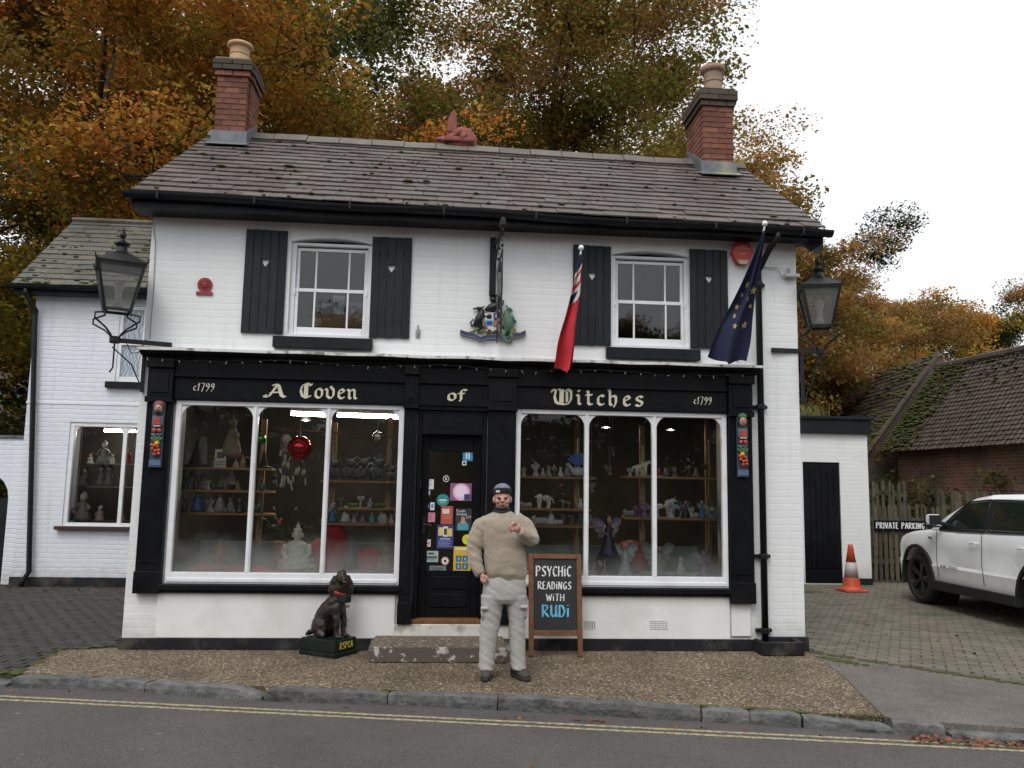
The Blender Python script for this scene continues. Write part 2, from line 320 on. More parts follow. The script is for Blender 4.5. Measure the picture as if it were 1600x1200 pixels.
# ================================================================== GROUND
def sheet_mat(name, cols, scale, rough=.9, bmp=.4, bscale=200, big=(.8, .25), speck=None):
    m, t, p = newmat(name); v = nd(t, 'ShaderNodeTexVoronoi'); v.inputs['Scale'].default_value = scale; v.inputs['Randomness'].default_value = 1
    tc = nd(t, 'ShaderNodeTexCoord'); t.links.new(tc.outputs['Object'], v.inputs['Vector'])
    sp = nd(t, 'ShaderNodeSeparateColor'); t.links.new(v.outputs['Color'], sp.inputs[0])
    c = ramp(t, sp.outputs[0], cols, 'CONSTANT' if speck else 'LINEAR')
    b1 = ramp(t, tnoise(t, big[0], 6, .65), [(.3, 1-big[1]), (.7, 1+big[1]*.5)])
    c = mixc(t, 1.0, c, b1, 'MULTIPLY')
    c = mixc(t, ramp(t, tnoise(t, 3.7, 7, .7), [(.60, 0.), (.72, .45)]), c, (.06,.055,.05))        # damp and oil stains
    c = mixc(t, ramp(t, tnoise(t, 9, 3, .5), [(.72, 0.), (.76, .5)]), c, (.26,.25,.23))            # grit
    t.links.new(c, p.inputs['Base Color']); p.inputs['Roughness'].default_value = rough; p.inputs['Specular IOR Level'].default_value = .3
    if bmp: bump(t, p, v.outputs['Distance'] if speck else tnoise(t, bscale, 3), bmp, .006)
    return m
M['aggregate'] = sheet_mat('washed pebble concrete', [(0, (.088,.064,.042)), (.35, (.135,.101,.068)), (.62, (.185,.142,.096)), (.80, (.28,.225,.155)), (.94, (.45,.38,.28))], 70, speck=True, bmp=.5, big=(1.1, .42))
M['asphalt'] = sheet_mat('grey asphalt road', [(0, (.066,.061,.059)), (.5, (.090,.083,.080)), (1, (.13,.12,.115))], 130, bmp=.35, bscale=160, big=(.7, .26))
M['apron'] = sheet_mat('worn tarmac apron', [(0, (.098,.088,.080)), (.5, (.142,.127,.115)), (1, (.20,.182,.165))], 110, bmp=.4, bscale=150, big=(1.4, .3))
M['soil'] = mat('dark soil and leaf litter', (.05,.036,.022), .95, .4, 2, .6, 20, dirt=(.09,.05,.02), bdist=.03)
M['block'] = mat('grey paving block', (.140,.122,.095), .85, .25, 5, .4, 60, rand=.22, dirt=(.075,.08,.055), dscale=1.2)
M['blockdark'] = mat('dark damp paving block', (.032,.029,.027), .8, .25, 5, .4, 60, rand=.25, dirt=(.03,.034,.025), dscale=1.2)
M['jointsand'] = mat('joint sand and moss', (.045,.045,.028), .95, .4, 8, .4, 60)
M['kerb'] = mat('granite kerb stone', (.125,.123,.122), .85, .35, 9, .9, 28, rand=.18, dirt=(.055,.054,.052), dscale=5, bdist=.02)
M['moss'] = mat('green moss', (.070,.082,.018), .95, .45, 30, .8, 80, bdist=.02)
M['leaf_litter'] = mat('fallen brown leaf', (.19,.07,.03), .8, .5, 15)
def hillz(x, y):
    t = max(0.0, y-9.5-max(0.0, x-5)*.55); k = 1/(1+math.exp((x-11)/3.5)); e = .34*k+.13*(1-k)
    return -.13 + t*e*(1-math.exp(-t/6)) * (1 if y < 60 else 60/y)
mb = MB(); xs = [-140, -90, -60]+[i*2.5 for i in range(-18, 25)]+[80, 110, 160]; ys = [-120, -60, -30, -12, 0]+[i*2.0 for i in range(2, 40)]+[90, 120, 170]
for y in ys:
    for x in xs: mb.v.append((x, y, hillz(x, y)+(.25*noise.noise((x*.3, y*.3, 0)) if y > 13 else 0)))
n = len(xs)
for j in range(len(ys)-1):
    for i in range(n-1): mb.f.append((j*n+i, j*n+i+1, (j+1)*n+i+1, (j+1)*n+i)); mb.m.append(0)
ground = struct(mb.build('ground', M['soil'], smooth=True))
ZR = -.085
KB = [G(*q) for q in [(30,1053),(150,1056),(240,1061),(420,1073),(610,1078.5),(780,1084.5),(935,1091),(1095,1102.5),(1170,1107),(1250,1113),(1390,1121),(1472,1128),(1600,1137)]]
kd = (KB[-1]-KB[0]).normalized(); kn = Vector((kd.y, -kd.x, 0))            # along the kerb, towards the road
kn = kn if kn.y < 0 else -kn
KL = KB[0]-kd*40; KR = KB[-1]+kd*45
def sheet(name, pts, mt, z, d=.03, parent=None):
    mb = MB(); pts = [(p[0], p[1]) for p in pts]
    a = sum(pts[i][0]*pts[(i+1) % len(pts)][1]-pts[(i+1) % len(pts)][0]*pts[i][1] for i in range(len(pts)))
    if a < 0: pts = pts[::-1]
    mb.prism(pts, (0,0,z-d), (1,0,0), (0,1,0), (0,0,1), d); return mb.build(name, mt, parent)
road = struct(sheet('road', [KL, KR, KR+kn*7.2, KL+kn*7.2], M['asphalt'], ZR))
M['yellow'] = None
m, t, p = newmat('worn yellow road paint'); c = mixc(t, ramp(t, tnoise(t, 26, 6, .7), [(.42, .1), (.60, .95)]), (.46,.40,.21), (.13,.12,.11)); t.links.new(c, p.inputs['Base Color']); p.inputs['Roughness'].default_value = .8; M['yellow'] = m
ya, yb = G(0, 1087, ZR), G(1600, 1166.5, ZR); yd = (yb-ya).normalized(); yn = Vector((yd.y, -yd.x, 0))
for k in (0, .10):
    o = struct(sheet('yellow_line', [ya-yd*20+yn*k, yb+yd*20+yn*k, yb+yd*20+yn*(k+.038), ya-yd*20+yn*(k+.038)], M['yellow'], ZR+.004, .003))
# pavement in front of the shop, apron, drives
pL0, pL1 = G(95, 1016), G(32, 1051)
pR = [G(1378, 1117), G(1345, 1085), G(1318, 1058), G(1290, 1036), G(1262, 1019)]
pave = struct(sheet('pavement', [pL0, pL1]+KB[1:10]+[pR[0]]+pR[1:]+[Vector((3.95, .05, 0)), Vector((-3.25, .05, 0))], M['aggregate'], 0, .12))
dr = G(1600, 1070); dd = (dr-pR[4]).normalized()
apron = struct(sheet('apron', [p+Vector((.012, .0, 0)) for p in pR]+[pR[4]+Vector((.1, -.05, 0)), dr, dr+dd*6, KR-kd*38, KB[-1], KB[-2], KB[-3]], M['apron'], -.004, .11))
M['wornkerb'] = M['kerb']
def inpoly(x, y, P):
    c = False; n = len(P)
    for i in range(n):
        a, b = P[i], P[(i+1) % n]
        if (a[1] > y) != (b[1] > y) and x < (b[0]-a[0])*(y-a[1])/(b[1]-a[1])+a[0]: c = not c
    return c
def paving(name, poly, mt, rot, nmax, seed):
    base = struct(sheet(name, poly, M['jointsand'], -.016, .1)); r = random.Random(seed)
    P = [(p[0], p[1]) for p in poly]; x0 = min(p[0] for p in P); x1 = max(p[0] for p in P); y0 = min(p[1] for p in P); y1 = max(p[1] for p in P)
    bw, bh = .212, .108; ca, sa = math.cos(rot), math.sin(rot); L = []; D_ = max(x1-x0, y1-y0)*1.5; cx, cy = (x0+x1)/2, (y0+y1)/2
    N = int(D_/bh)
    for j in range(-N//2, N//2):
        for i in range(-N//4, N//4):
            u, v = i*bw+(j % 2)*bw/2, j*bh; x, y = cx+u*ca-v*sa, cy+u*sa+v*ca
            cs = [(x+(a*ca-b*sa)*.5, y+(a*sa+b*ca)*.5) for a in (-bw, bw) for b in (-bh, bh)]
            if all(inpoly(q[0], q[1], P) for q in cs):
                d = Vector((x, y, 0))-CAM; f = d.dot(cF); px = 800+FP*d.dot(cR)/f; py = 600-FP*d.dot(cU)/f
                vis = -10 < px < 1610 and py < 1210 and not (185 < px < 1262 and y > 0)
                L.append((0 if vis else 1, d.length, x, y))
    L.sort(); b = MB().box(-.1,.1,-.048,.048,-.03,0); me = b.mesh('paving_block', mt, bev=.006); st = MB()
    for k, (vi, dl, x, y) in enumerate(L):
        if dl > 30: continue
        rz = rot+r.gauss(0, .012); z = r.gauss(-.002, .0018); tx, ty = r.gauss(0, .008), r.gauss(0, .008)
        Mx = Matrix.Translation((x, y, z)) @ Euler((tx, ty, rz)).to_matrix().to_4x4()
        if k < nmax:
            o = obj('paving_block', me, base, loc=(x, y, z)); o.rotation_euler = (tx, ty, rz)
        else: st.box(-.1,.1,-.048,.048,-.02,0, Mx)
    st.build('paving_blocks', mt, base, kind='stuff')
    return base
paving('right_driveway', [pR[4]+Vector((.02,.02,0)), dr+Vector((0,.02,0)), dr+dd*6, Vector((14, -2, 0)), Vector((14, 7.5, 0)), Vector((3.96, 7.5, 0))], M['block'], R(-30), 300, 3)
paving('left_driveway', [Vector((-3.22, .06, 0)), Vector((-3.27, .06, 0)), pL0+Vector((-.02, 0, 0)), pL1+Vector((-.02, .02, 0)), KB[0]+Vector((-.05,.02,0)), KB[0]-kd*8, Vector((-12, 5.3, 0)), Vector((-3.22, 5.3, 0))], M['blockdark'], R(-14), 220, 4)
# kerb stones
kerb = struct(sheet('kerb', [KB[0]-kd*8+kn*.02, KR-kd*20+kn*.02, KR-kd*20+kn*.10, KB[0]-kd*8+kn*.10], M['jointsand'], ZR-.004, .05))
def kerbstone(a, b, seed, wd=.13, top=.006, lefttop=None):
    r = random.Random(seed); L = (b-a).length; d = (b-a).normalized(); nn = Vector((d.y, -d.x, 0)); nn = nn if nn.y < 0 else -nn
    nx, ny, nz = max(3, int(L/.07)), 3, 3; rs = []
    for i in range(nx+1):
        s = .006+(L-.012)*i/nx; e = min(i, nx-i)/1.0; ch = .016 if e == 0 else 0
        zt = top+.012*noise.noise((a.x*3+s*3, seed, 0))+(.006*noise.noise((s*14, seed*3, 1)))
        if lefttop: zt += lefttop(i/nx)
        prof = [(.0, ZR-.03), (.0, zt-.004), (.008, zt), (wd-.014, zt+.001), (wd-.002, zt-.009), (wd+.006, zt*.4+ZR*.6), (wd+.002, ZR-.03)]
        ring = []
        for k, (u, z) in enumerate(prof):
            jn = .007*noise.noise((a.x*7+s*9, z*20, seed*1.7+u*8))+.006*noise.noise((s*31, z*40, seed+u*20)); ring.append(a+d*s+nn*(u*(1 if e else .97)+jn+(.0 if u < .05 else -ch*.6))+Vector((0, 0, z-(ch if z > -.05 else 0)+jn*.5)))
        rs.append(ring)
    mb = MB(); mb.rings(rs); return mb.build('kerb_stone', M['kerb'], kerb, bev=0)
st = [KB[0]-kd*2.9, KB[0]-kd*1.6, KB[0]-kd*.02]
low = lambda t: -.05
for i in range(2): kerbstone(st[i]+kd*.0, st[i+1], 40+i, lefttop=(lambda t: -.055*t) if i == 1 else None)
for i in range(len(KB)-2):
    lt = None
    if i == 2: lt = lambda t: -.05*max(0, t-.82)/.18
    if i == 9: lt = lambda t: -.04*min(1, t*1.6)
    kerbstone(KB[i], KB[i+1], i+1, lefttop=lt)
for i in range(4): kerbstone(KB[-2]+kd*(.02+i*1.1), KB[-2]+kd*(1.1+i*1.1), 60+i, lefttop=low)
# moss and weeds in the kerb joints and along the edges; leaves in the gutter
mo = MB(); r = random.Random(5)
def moss_run(a, b, n, w, h=.012, z=0.0):
    for k in range(n):
        p = a.lerp(b, r.random())+Vector((r.uniform(-w, w), r.uniform(-w, w)*.5, z)); s = r.uniform(.008, .026)
        mo.ell(p, (s*1.4, s, h*r.uniform(.4, 1.0)), n=6, k=4)
for a, b, n, w in [(pR[4], dr, 90, .03), (G(1285,1026), G(1350,1040), 70, .07), (KB[8]+kn*-.02, KB[9]+kn*-.02, 90, .035), (KB[9], KB[10], 20, .02), (KB[3]-kn*.0, KB[4], 26, .014), (KB[7], KB[8], 20, .02), (pL0, pL1, 26, .03), (KB[0], KB[0]-kd*.4+Vector((0,.1,0)), 34, .06), (Vector((-3.2,-.02,0)), Vector((3.9,-.02,0)), 60, .012), (G(95,1014), G(185,1008), 18, .04), (G(1250,925), G(1290,925), 40, .08)]: moss_run(a, b, n, w)
tag(mo.build('moss', M['moss'], kind='stuff'), 'green moss and tiny weeds along the pavement joints', 'moss')
lf = MB()
def fallen(n, f, s0=.03, s1=.07, up=.02):
    for k in range(n):
        p = f(); s = r.uniform(s0, s1); e = Euler((r.gauss(0,.35), r.gauss(0,.35), r.uniform(0,6.3))).to_matrix(); p.z += r.uniform(.004, up)
        lf.add([p+e @ Vector(q)*s for q in [(-.6,0,0),(-.1,-.35,.06),(.6,0,.02),(-.1,.35,.06)]], [(0,1,2),(0,2,3)])
gut = lambda x0, x1, w=.03: (lambda: (lambda t: G(x0+(x1-x0)*t, 0, 0) if False else KB[0]+kd*((x0+(x1-x0)*t))+kn*(.15+abs(r.gauss(0, w))))(r.random()))
Lk = (KB[-1]-KB[0]).length
def gutter_leaf(x0, x1, w):
    def f():
        q = KB[0]+kd*r.uniform(x0, x1)+kn*(.15+abs(r.gauss(0, w))); return Vector((q.x, q.y, ZR))
    return f
fallen(330, gutter_leaf(Lk-.85, Lk+1.4, .06), .02, .055, .035)
fallen(26, gutter_leaf(4.85, 5.1, .025), .02, .04, .02)
fallen(40, gutter_leaf(-1, Lk, .05), .02, .05, .008)
fallen(40, lambda: Vector((r.uniform(3.9, 6.5), r.uniform(-1.4, 2), .0)), .03, .06, .01)
fallen(60, lambda: Vector((r.uniform(-9, -3.4), r.uniform(4.4, 5.15), .0)), .03, .06, .012)
fallen(26, lambda: Vector((r.uniform(-4, 4), r.uniform(-7, -2.6), ZR)), .015, .035, .006)
tag(lf.build('fallen_leaves', M['leaf_litter'], kind='stuff'), 'fallen brown leaves drifted in the gutter and over the paving', 'leaves')

# ================================================================== MAIN HOUSE
XL, XR, YB, ZE = -3.19, 3.94, 4.6, 4.62
house = thing('shop_building', 'white painted brick shop with black timber front and slate roof', 'building', (0, 0, 0))
def wall_open(name, x0, x1, z0, z1, holes, y, th, mt, parent, rev=None):
    """wall facing -y with rectangular openings (and their reveals)"""
    mb = MB(); xs = sorted({x0, x1}|{h[0] for h in holes}|{h[1] for h in holes}); zs = sorted({z0, z1}|{h[2] for h in holes}|{h[3] for h in holes})
    for i in range(len(xs)-1):
        for j in range(len(zs)-1):
            cx, cz = (xs[i]+xs[i+1])/2, (zs[j]+zs[j+1])/2
            if any(h[0] < cx < h[1] and h[2] < cz < h[3] for h in holes): continue
            mb.add([(xs[i], y, zs[j]), (xs[i+1], y, zs[j]), (xs[i+1], y, zs[j+1]), (xs[i], y, zs[j+1])], [(0,1,2,3)])
            mb.add([(xs[i], y+th, zs[j]), (xs[i+1], y+th, zs[j]), (xs[i+1], y+th, zs[j+1]), (xs[i], y+th, zs[j+1])], [(3,2,1,0)])
    for h in holes+[(x0, x1, z0, z1)]:
        a, b, c, d = h; q = [(a, c), (b, c), (b, d), (a, d)]
        if h == (x0, x1, z0, z1): q = q[::-1]
        for k in range(4):
            u, v = q[k], q[(k+1) % 4]; mb.add([(u[0], y, u[1]), (u[0], y+th, u[1]), (v[0], y+th, v[1]), (v[0], y, v[1])], [(0,1,2,3)])
    return mb.build(name, mt, parent)
UW = [(wx(452,450), wx(580,450), 3.245, 4.375), (wx(956,460), wx(1078,460), 3.24, 4.375)]      # upper windows
SW = [(-2.80, -.43, .655, 2.535), (.765, 3.09, .655, 2.535)]                                    # shop windows
DO = (-.29, .46, .27, 2.535)                                                                    # door opening
fw = wall_open('front_wall', XL, XR, .0, ZE, UW+[(SW[0][0]+.03, SW[0][1]-.03, .68, 2.51), (SW[1][0]+.03, SW[1][1]-.03, .68, 2.51), (DO[0], DO[1], .27, 2.50)], 0, .22, M['white_wall'], house)
for sx, nm in ((XL, 'left_side_wall'), (XR, 'right_side_wall')):
    x0, x1 = (sx+.002, sx+.22) if sx < 0 else (sx-.22, sx-.002)
    mb = MB(); RY = 2.15
    mb.prism([(.221, 0), (YB, 0), (YB, ZE-.03), (RY, 6.15), (.221, ZE+.12)], (x0, 0, 0), (0,1,0), (0,0,1), (1,0,0), x1-x0); mb.build(nm, M['white_side'], house)
MB().box(XL+.225, XR-.225, YB-.2, YB, 0, ZE-.05).build('back_wall', M['white_side'], house)
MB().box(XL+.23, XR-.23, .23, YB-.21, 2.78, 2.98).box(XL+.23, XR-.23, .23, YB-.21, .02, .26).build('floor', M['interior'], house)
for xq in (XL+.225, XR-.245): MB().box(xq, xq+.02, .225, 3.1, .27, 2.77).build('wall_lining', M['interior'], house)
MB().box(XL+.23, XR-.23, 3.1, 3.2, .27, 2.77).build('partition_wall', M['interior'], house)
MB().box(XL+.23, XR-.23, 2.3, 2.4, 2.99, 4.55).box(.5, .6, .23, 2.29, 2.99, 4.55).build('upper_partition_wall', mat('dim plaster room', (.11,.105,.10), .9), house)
# painted plinth, stall riser panels, corner strip
for q in ((XL-.02, -.7, -.035, -.002, 0, .115), (.8, XR-.45, -.035, -.002, 0, .12), (XR-.449, XR+.02, -.05, -.002, 0, .15)): MB().box(*q).build('plinth', M['plinth'], house, bev=.004)
for q in ((-2.86, -.46, -.03, -.002, .118, .565), (.78, 3.10, -.03, -.002, .122, .565)): MB().box(*q).build('stall_riser', M['render'], house, bev=.004)
mb = MB(); mb.box(3.12, 3.33, -.026, -.002, .153, .55); mb.build('pilaster_base', M['render'], house, bev=.004)
MB().box(-.46, .78, -.06, .2, .12, .268).build('threshold_riser', mat('peeling white step paint', (.62,.61,.57), .7, .1, 5, .5, 20, dirt=(.22,.19,.15), dscale=4), house, bev=.006)
MB().box(-.30, .47, -.05, .21, .27, .315).build('threshold', M['darkwood'], house, bev=.005)
# air brick in the stall riser
mb = MB(); ax0, ax1, az0, az1 = wx(1015,975,-.03), wx(1044,975,-.03), wz(1030,983,-.03), wz(1030,969,-.03)
mb.box(ax0, ax1, -.036, -.031, az0, az1)
mb.mi = 1
for i in range(11):
    for j in range(4): mb.box(ax0+.008+i*(ax1-ax0-.012)/11, ax0+.014+i*(ax1-ax0-.012)/11, -.0375, -.0362, az0+.01+j*.022, az0+.022+j*.022)
mb.build('air_brick', [M['render'], M['interior']], house)
mb = MB(); bx0, bx1, bz0, bz1 = wx(912,975,-.03), wx(930,975,-.03), wz(920,983,-.03), wz(920,969,-.03)
mb.box(bx0, bx1, -.036, -.031, bz0, bz1); mb.mi = 1
for i in range(6): mb.box(bx0+.012+i*.02, bx0+.019+i*.02, -.0375, -.0362, bz0+.01, bz1-.01)
mb.build('air_brick', [M['render'], M['interior']], house)
# thin white ledge above the cornice
MB().box(XL+.02, XR-.42, -.022, -.002, 3.075, 3.105).build('string_ledge', M['white_paint'], house, bev=.004)

# --- upper sash windows
def pane_mesh(x0, x1, z0, z1, y): return MB().add([(x0,y,z0),(x1,y,z0),(x1,y,z1),(x0,y,z1)], [(0,1,2,3)])
def sash(hole, stuff):
    x0, x1, z0, z1 = hole; zt = z1-.07
    win = MB()
    win.box(x0+.001, x0+.05, .05, .14, z0+.04, zt).box(x1-.05, x1-.001, .05, .14, z0+.04, zt).box(x0+.051, x1-.051, .05, .14, zt-.030, zt).box(x0+.001, x1-.001, .0, .16, z0+.001, z0+.039)
    w_ = win.build('window', M['white_paint'], house, bev=.003)
    # segmental brick arch filling the top of the opening
    ar = [(x0+.001, z1-.001), (x0+.001, zt+.001)]+[(x0+(x1-x0)*i/10, zt+.001+.05*(1-(2*i/10-1)**2)) for i in range(1, 10)]+[(x1-.001, zt+.001), (x1-.001, z1-.001)]
    MB().prism(ar, (0, .16, 0), (1,0,0), (0,0,1), (0,-1,0), .158).build('arch_lintel', M['white_wall'], house)
    zm = (z0+.04+zt-.030)/2+.005
    for k, (a, b, yy) in enumerate([(z0+.041, zm+.012, .085), (zm-.012, zt-.046, .055+.0)]):
        yy = .095 if k == 1 else .065; xa, xb = x0+.052, x1-.052; s = MB(); bt = .085 if k == 0 else .035
        s.box(xa, xa+.035, yy, yy+.028, a, b).box(xb-.035, xb, yy, yy+.028, a, b).box(xa+.036, xb-.036, yy, yy+.028, a, a+bt).box(xa+.036, xb-.036, yy, yy+.028, b-.035, b)
        s.build('sash', M['white_paint'], w_, bev=.003)
        wd = xb-xa-.072; xs_ = [xa+.036, xa+.036+wd*.25, xa+.036+wd*.76, xb-.036]
        for q in (1, 2): MB().box(xs_[q]-.01, xs_[q]+.01, yy+.002, yy+.026, a+bt+.001, b-.036).build('glazing_bar', M['white_paint'], w_, bev=.002)
        for q in range(3): pane_mesh(xs_[q]+(.011 if q else 0), xs_[q+1]-(.011 if q < 2 else 0), a+bt, b-.035, yy+.014).build('pane', M['glass'], w_)
    for s in (x0+.04, x1-.06):
        MB().box(s, s+.018, .04, .06, zm-.06, zm+.0).build('sash_horn', M['white_paint'], w_, bev=.003)
    MB().box(x0-.13 if stuff == 0 else x0-.07, x1+.04 if stuff == 0 else x1+.09, -.09, -.002, z0-.125, z0-.004).build('window_sill', M['blackmatt'], house, bev=.006)
for k, h in enumerate(UW): sash(h, k)
# --- shutters with cut-out hearts
def heart(cx, cz, s):
    return [(cx, cz-s*1.15), (cx+s*.62, cz-s*.25), (cx+s*.72, cz+s*.3), (cx+s*.36, cz+s*.62), (cx, cz+s*.3), (cx-s*.36, cz+s*.62), (cx-s*.72, cz+s*.3), (cx-s*.62, cz-s*.25)]
def shutter(x0, x1, z0, z1, hz, lean=0):
    s = MB().box(x0+.03, x1-.03, -.009, -.002, z0+.14, z0+.22).box(x0+.03, x1-.03, -.009, -.002, z1-.22, z1-.14).build('shutter', M['shutter'], house)
    n = 5; pw = (x1-x0)/n
    for i in range(n):
        a, b = x0+i*pw+.002, x0+(i+1)*pw-.002; z1i = z1+rnd.uniform(-.004, .004); z0i = z0+rnd.uniform(-.004, .004)
        if i != 2: mb = MB().box(a, b, -.030, -.010, z0i, z1i)
        else:
            hp = heart((a+b)/2, hz, .054); mb = MB()
            for y, flip in ((-.030, False), (-.010, True)):
                H = [(p[0], y, p[1]) for p in hp]; O = [(a, y, z0i), (b, y, z0i), (b, y, z1i), (a, y, z1i), (b, y, hz+.02), (a, y, hz+.02)]
                # outer loop right half / left half around the heart
                fr = [O[0], O[1], O[4], O[2], O[3], O[5]]
                right = [(( a+b)/2, y, z0i), O[1], O[2], ((a+b)/2, y, z1i), H[4], H[3], H[2], H[1], H[0]]; left = [O[0], ((a+b)/2, y, z0i), H[0], H[7], H[6], H[5], H[4], ((a+b)/2, y, z1i), O[3]]
                for P in (right, left): mb.add(P, [tuple(range(len(P)))[::-1] if flip else tuple(range(len(P)))])
            n8 = len(hp)
            for q in range(n8):
                u, v = hp[q], hp[(q+1) % n8]; mb.add([(u[0],-.030,u[1]),(u[0],-.010,u[1]),(v[0],-.010,v[1]),(v[0],-.030,v[1])], [(0,1,2,3)])
            q = [(a, z0i), (b, z0i), (b, z1i), (a, z1i)]
            for k in range(4):
                u, v = q[k], q[(k+1) % 4]; mb.add([(u[0],-.030,u[1]),(u[0],-.010,u[1]),(v[0],-.010,v[1]),(v[0],-.030,v[1])], [(0,1,2,3)])
        mb.build('plank', M['shutter'], s, bev=.003 if i != 2 else 0)
    return s
shutter(wx(380,440,-.03), wx(446,440,-.03), 3.275, 4.41, wz(415,408,-.03)); shutter(wx(579,450,-.03), wx(642,450,-.03), 3.265, 4.385, wz(611,417,-.03))
shutter(wx(895,460,-.03), wx(955,460,-.03), 3.255, 4.385, wz(925,429,-.03)); shutter(wx(1078,465,-.03), wx(1138,465,-.03), 3.265, 4.395, wz(1108,434,-.03))

# --- roof
EY, EZ, RYY = -.33, 4.675, 2.16; RZ = 6.355
EXL, EXR = -3.31, 4.13
sdir = Vector((0, RYY-EY, RZ-EZ)); SL = sdir.length; sdir.normalize(); snrm = Vector((0, -sdir.z, sdir.y))
roof = MB()
roof.add([(EXL+.03, EY+.02, EZ-.05), (EXR-.03, EY+.02, EZ-.05), (EXR-.03, RYY, RZ-.03), (EXL+.03, RYY, RZ-.03), (EXL+.03, 2*RYY-EY, EZ-.05), (EXR-.03, 2*RYY-EY, EZ-.05)], [(0,1,2,3), (3,2,5,4)])
roof.add([(EXL+.03, EY+.02, EZ-.10), (EXR-.03, EY+.02, EZ-.10), (EXR-.03, RYY, RZ-.08), (EXL+.03, RYY, RZ-.08), (EXL+.03, 2*RYY-EY, EZ-.10), (EXR-.03, 2*RYY-EY, EZ-.10)], [(3,2,1,0), (4,5,2,3)])
M['felt'] = mat('dark roof felt', (.03,.03,.03), .9)
roof = roof.build('roof', M['felt'], house)
TILT = Matrix.Translation((EXL, 0, EZ)) @ Matrix.Rotation(.0112, 4, 'Y') @ Matrix.Translation((-EXL, 0, -EZ))      # the old roof has settled towards the right
def slate_mat(name, base, lich, r_=.22):
    m, t, p = newmat(name); oi = nd(t, 'ShaderNodeObjectInfo'); geo = nd(t, 'ShaderNodeNewGeometry').outputs['Position']
    at = nd(t, 'ShaderNodeAttribute', attribute_name='tone'); ad = nd(t, 'ShaderNodeMath', operation='ADD'); t.links.new(oi.outputs['Random'], ad.inputs[0]); t.links.new(at.outputs['Fac'], ad.inputs[1])
    fr = nd(t, 'ShaderNodeMath', operation='FRACT'); t.links.new(ad.outputs[0], fr.inputs[0])
    c = ramp(t, fr.outputs[0], [(0, tuple(x*(1-r_) for x in base)), (.5, base), (.8, (base[0]*1.05, base[1]*1.2, base[2]*1.3)), (1, tuple(x*(1+r_*1.4) for x in base))])
    c = mixc(t, ramp(t, tnoise(t, 1.1, 5, .6, geo), [(.42, 0.), (.62, .6)]), c, lich)
    c = mixc(t, ramp(t, tnoise(t, 2.6, 6, .7, geo), [(.60, 0.), (.70, .4)]), c, (.24,.235,.22))
    c = mixc(t, ramp(t, tnoise(t, 34, 4, .6, geo), [(.63, 0.), (.69, .8)]), c, (.36,.36,.33))
    c = mixc(t, ramp(t, tnoise(t, 5, 6, .7, geo), [(.60, 0.), (.70, .55)]), c, (.06,.085,.025))
    t.links.new(c, p.inputs['Base Color']); p.inputs['Roughness'].default_value = .62; bump(t, p, tnoise(t, 40, 5, .6, geo), .5, .006); return m
M['slate'] = slate_mat('weathered purple grey slate', (.088,.063,.055), (.125,.113,.102), .34)
M['slate_wing'] = slate_mat('mossy grey tile', (.105,.098,.082), (.15,.142,.115))
def tile_roof(parent, x0, x1, e, sd, sn, L, rows, tw, mt, nmax, seed, slope_l=None, th=.012):
    r = random.Random(seed); ex = L/rows; hl = ex*1.55; tl = []
    base = MB(); base.box(-.5, .5, 0, 1, 0, 1); me = MB().box(-.5,.5,0,1,0,1).mesh('slate', mt); stuff = MB(); cnt = 0
    ang = math.atan2(sd.z, sd.y)
    for j in range(rows):
        off = (j % 2)*.5*tw; k = 0; x = x0-off
        while x < x1-.02:
            wdt = tw*r.uniform(.94, 1.06); a, b = max(x, x0+r.uniform(-.008, .008)), min(x+wdt, x1+r.uniform(-.008, .008)); x += wdt
            if b-a < .05: continue
            s0 = j*ex+r.gauss(0, .004)-(.02 if j == 0 else 0); o_ = e+sd*s0+sn*(.016+r.uniform(0, .003)); sc_ = (b-a-.005, min(hl, L-s0+.02), th*r.uniform(.8, 1.3))
            tilt = -math.atan2(.016, ex)*1.0+r.gauss(0, .004); rz = r.gauss(0, .007)
            q = Matrix.Translation((  (a+b)/2, o_.y, o_.z)) @ Euler((ang+tilt, 0, 0)).to_matrix().to_4x4() @ Matrix.Rotation(rz, 4, 'Z') @ Matrix.Rotation(r.gauss(0, .006), 4, 'Y')
            if cnt < nmax:
                o = obj('slate', me, parent, loc=(0,0,0)); o.matrix_basis = q @ Matrix.Diagonal((*sc_, 1)); cnt += 1
            else: stuff.box(-.5,.5,0,1,0,1, q @ Matrix.Diagonal((*sc_, 1)))
    if stuff.v:
        o = stuff.build('slates', mt, parent, kind='stuff'); at = o.data.attributes.new('tone', 'FLOAT', 'POINT'); vals = []
        for k in range(len(stuff.v)//8): vals += [r.random()]*8
        at.data.foreach_set('value', vals)
tile_roof(roof, EXL, EXR, Vector((0, EY, EZ)), sdir, snrm, SL-.03, 15, .275, M['slate'], 300, 11)
# ridge tiles
nr = 17; rl = (EXR-EXL-.02)/nr; M['ridge'] = slate_mat('clay ridge tile', (.115,.088,.075), (.17,.165,.14))
for i in range(nr):
    a = EXL+.01+i*rl; prof = [(-.17, -.085), (-.10, -.01), (-.04, .045), (.04, .045), (.10, -.01), (.17, -.085)]
    rs = [[Vector((x, RYY+p[0], RZ+.035+p[1]+dz)) for p in prof]+[Vector((x, RYY+p[0]*.86, RZ+.035+p[1]-.022+dz)) for p in prof[::-1]] for x, dz in ((a+.004, rnd.gauss(0,.004)), (a+rl-.004, rnd.gauss(0,.004)))]
    MB().rings(rs).build('ridge_tile', M['ridge'], roof, bev=.003)
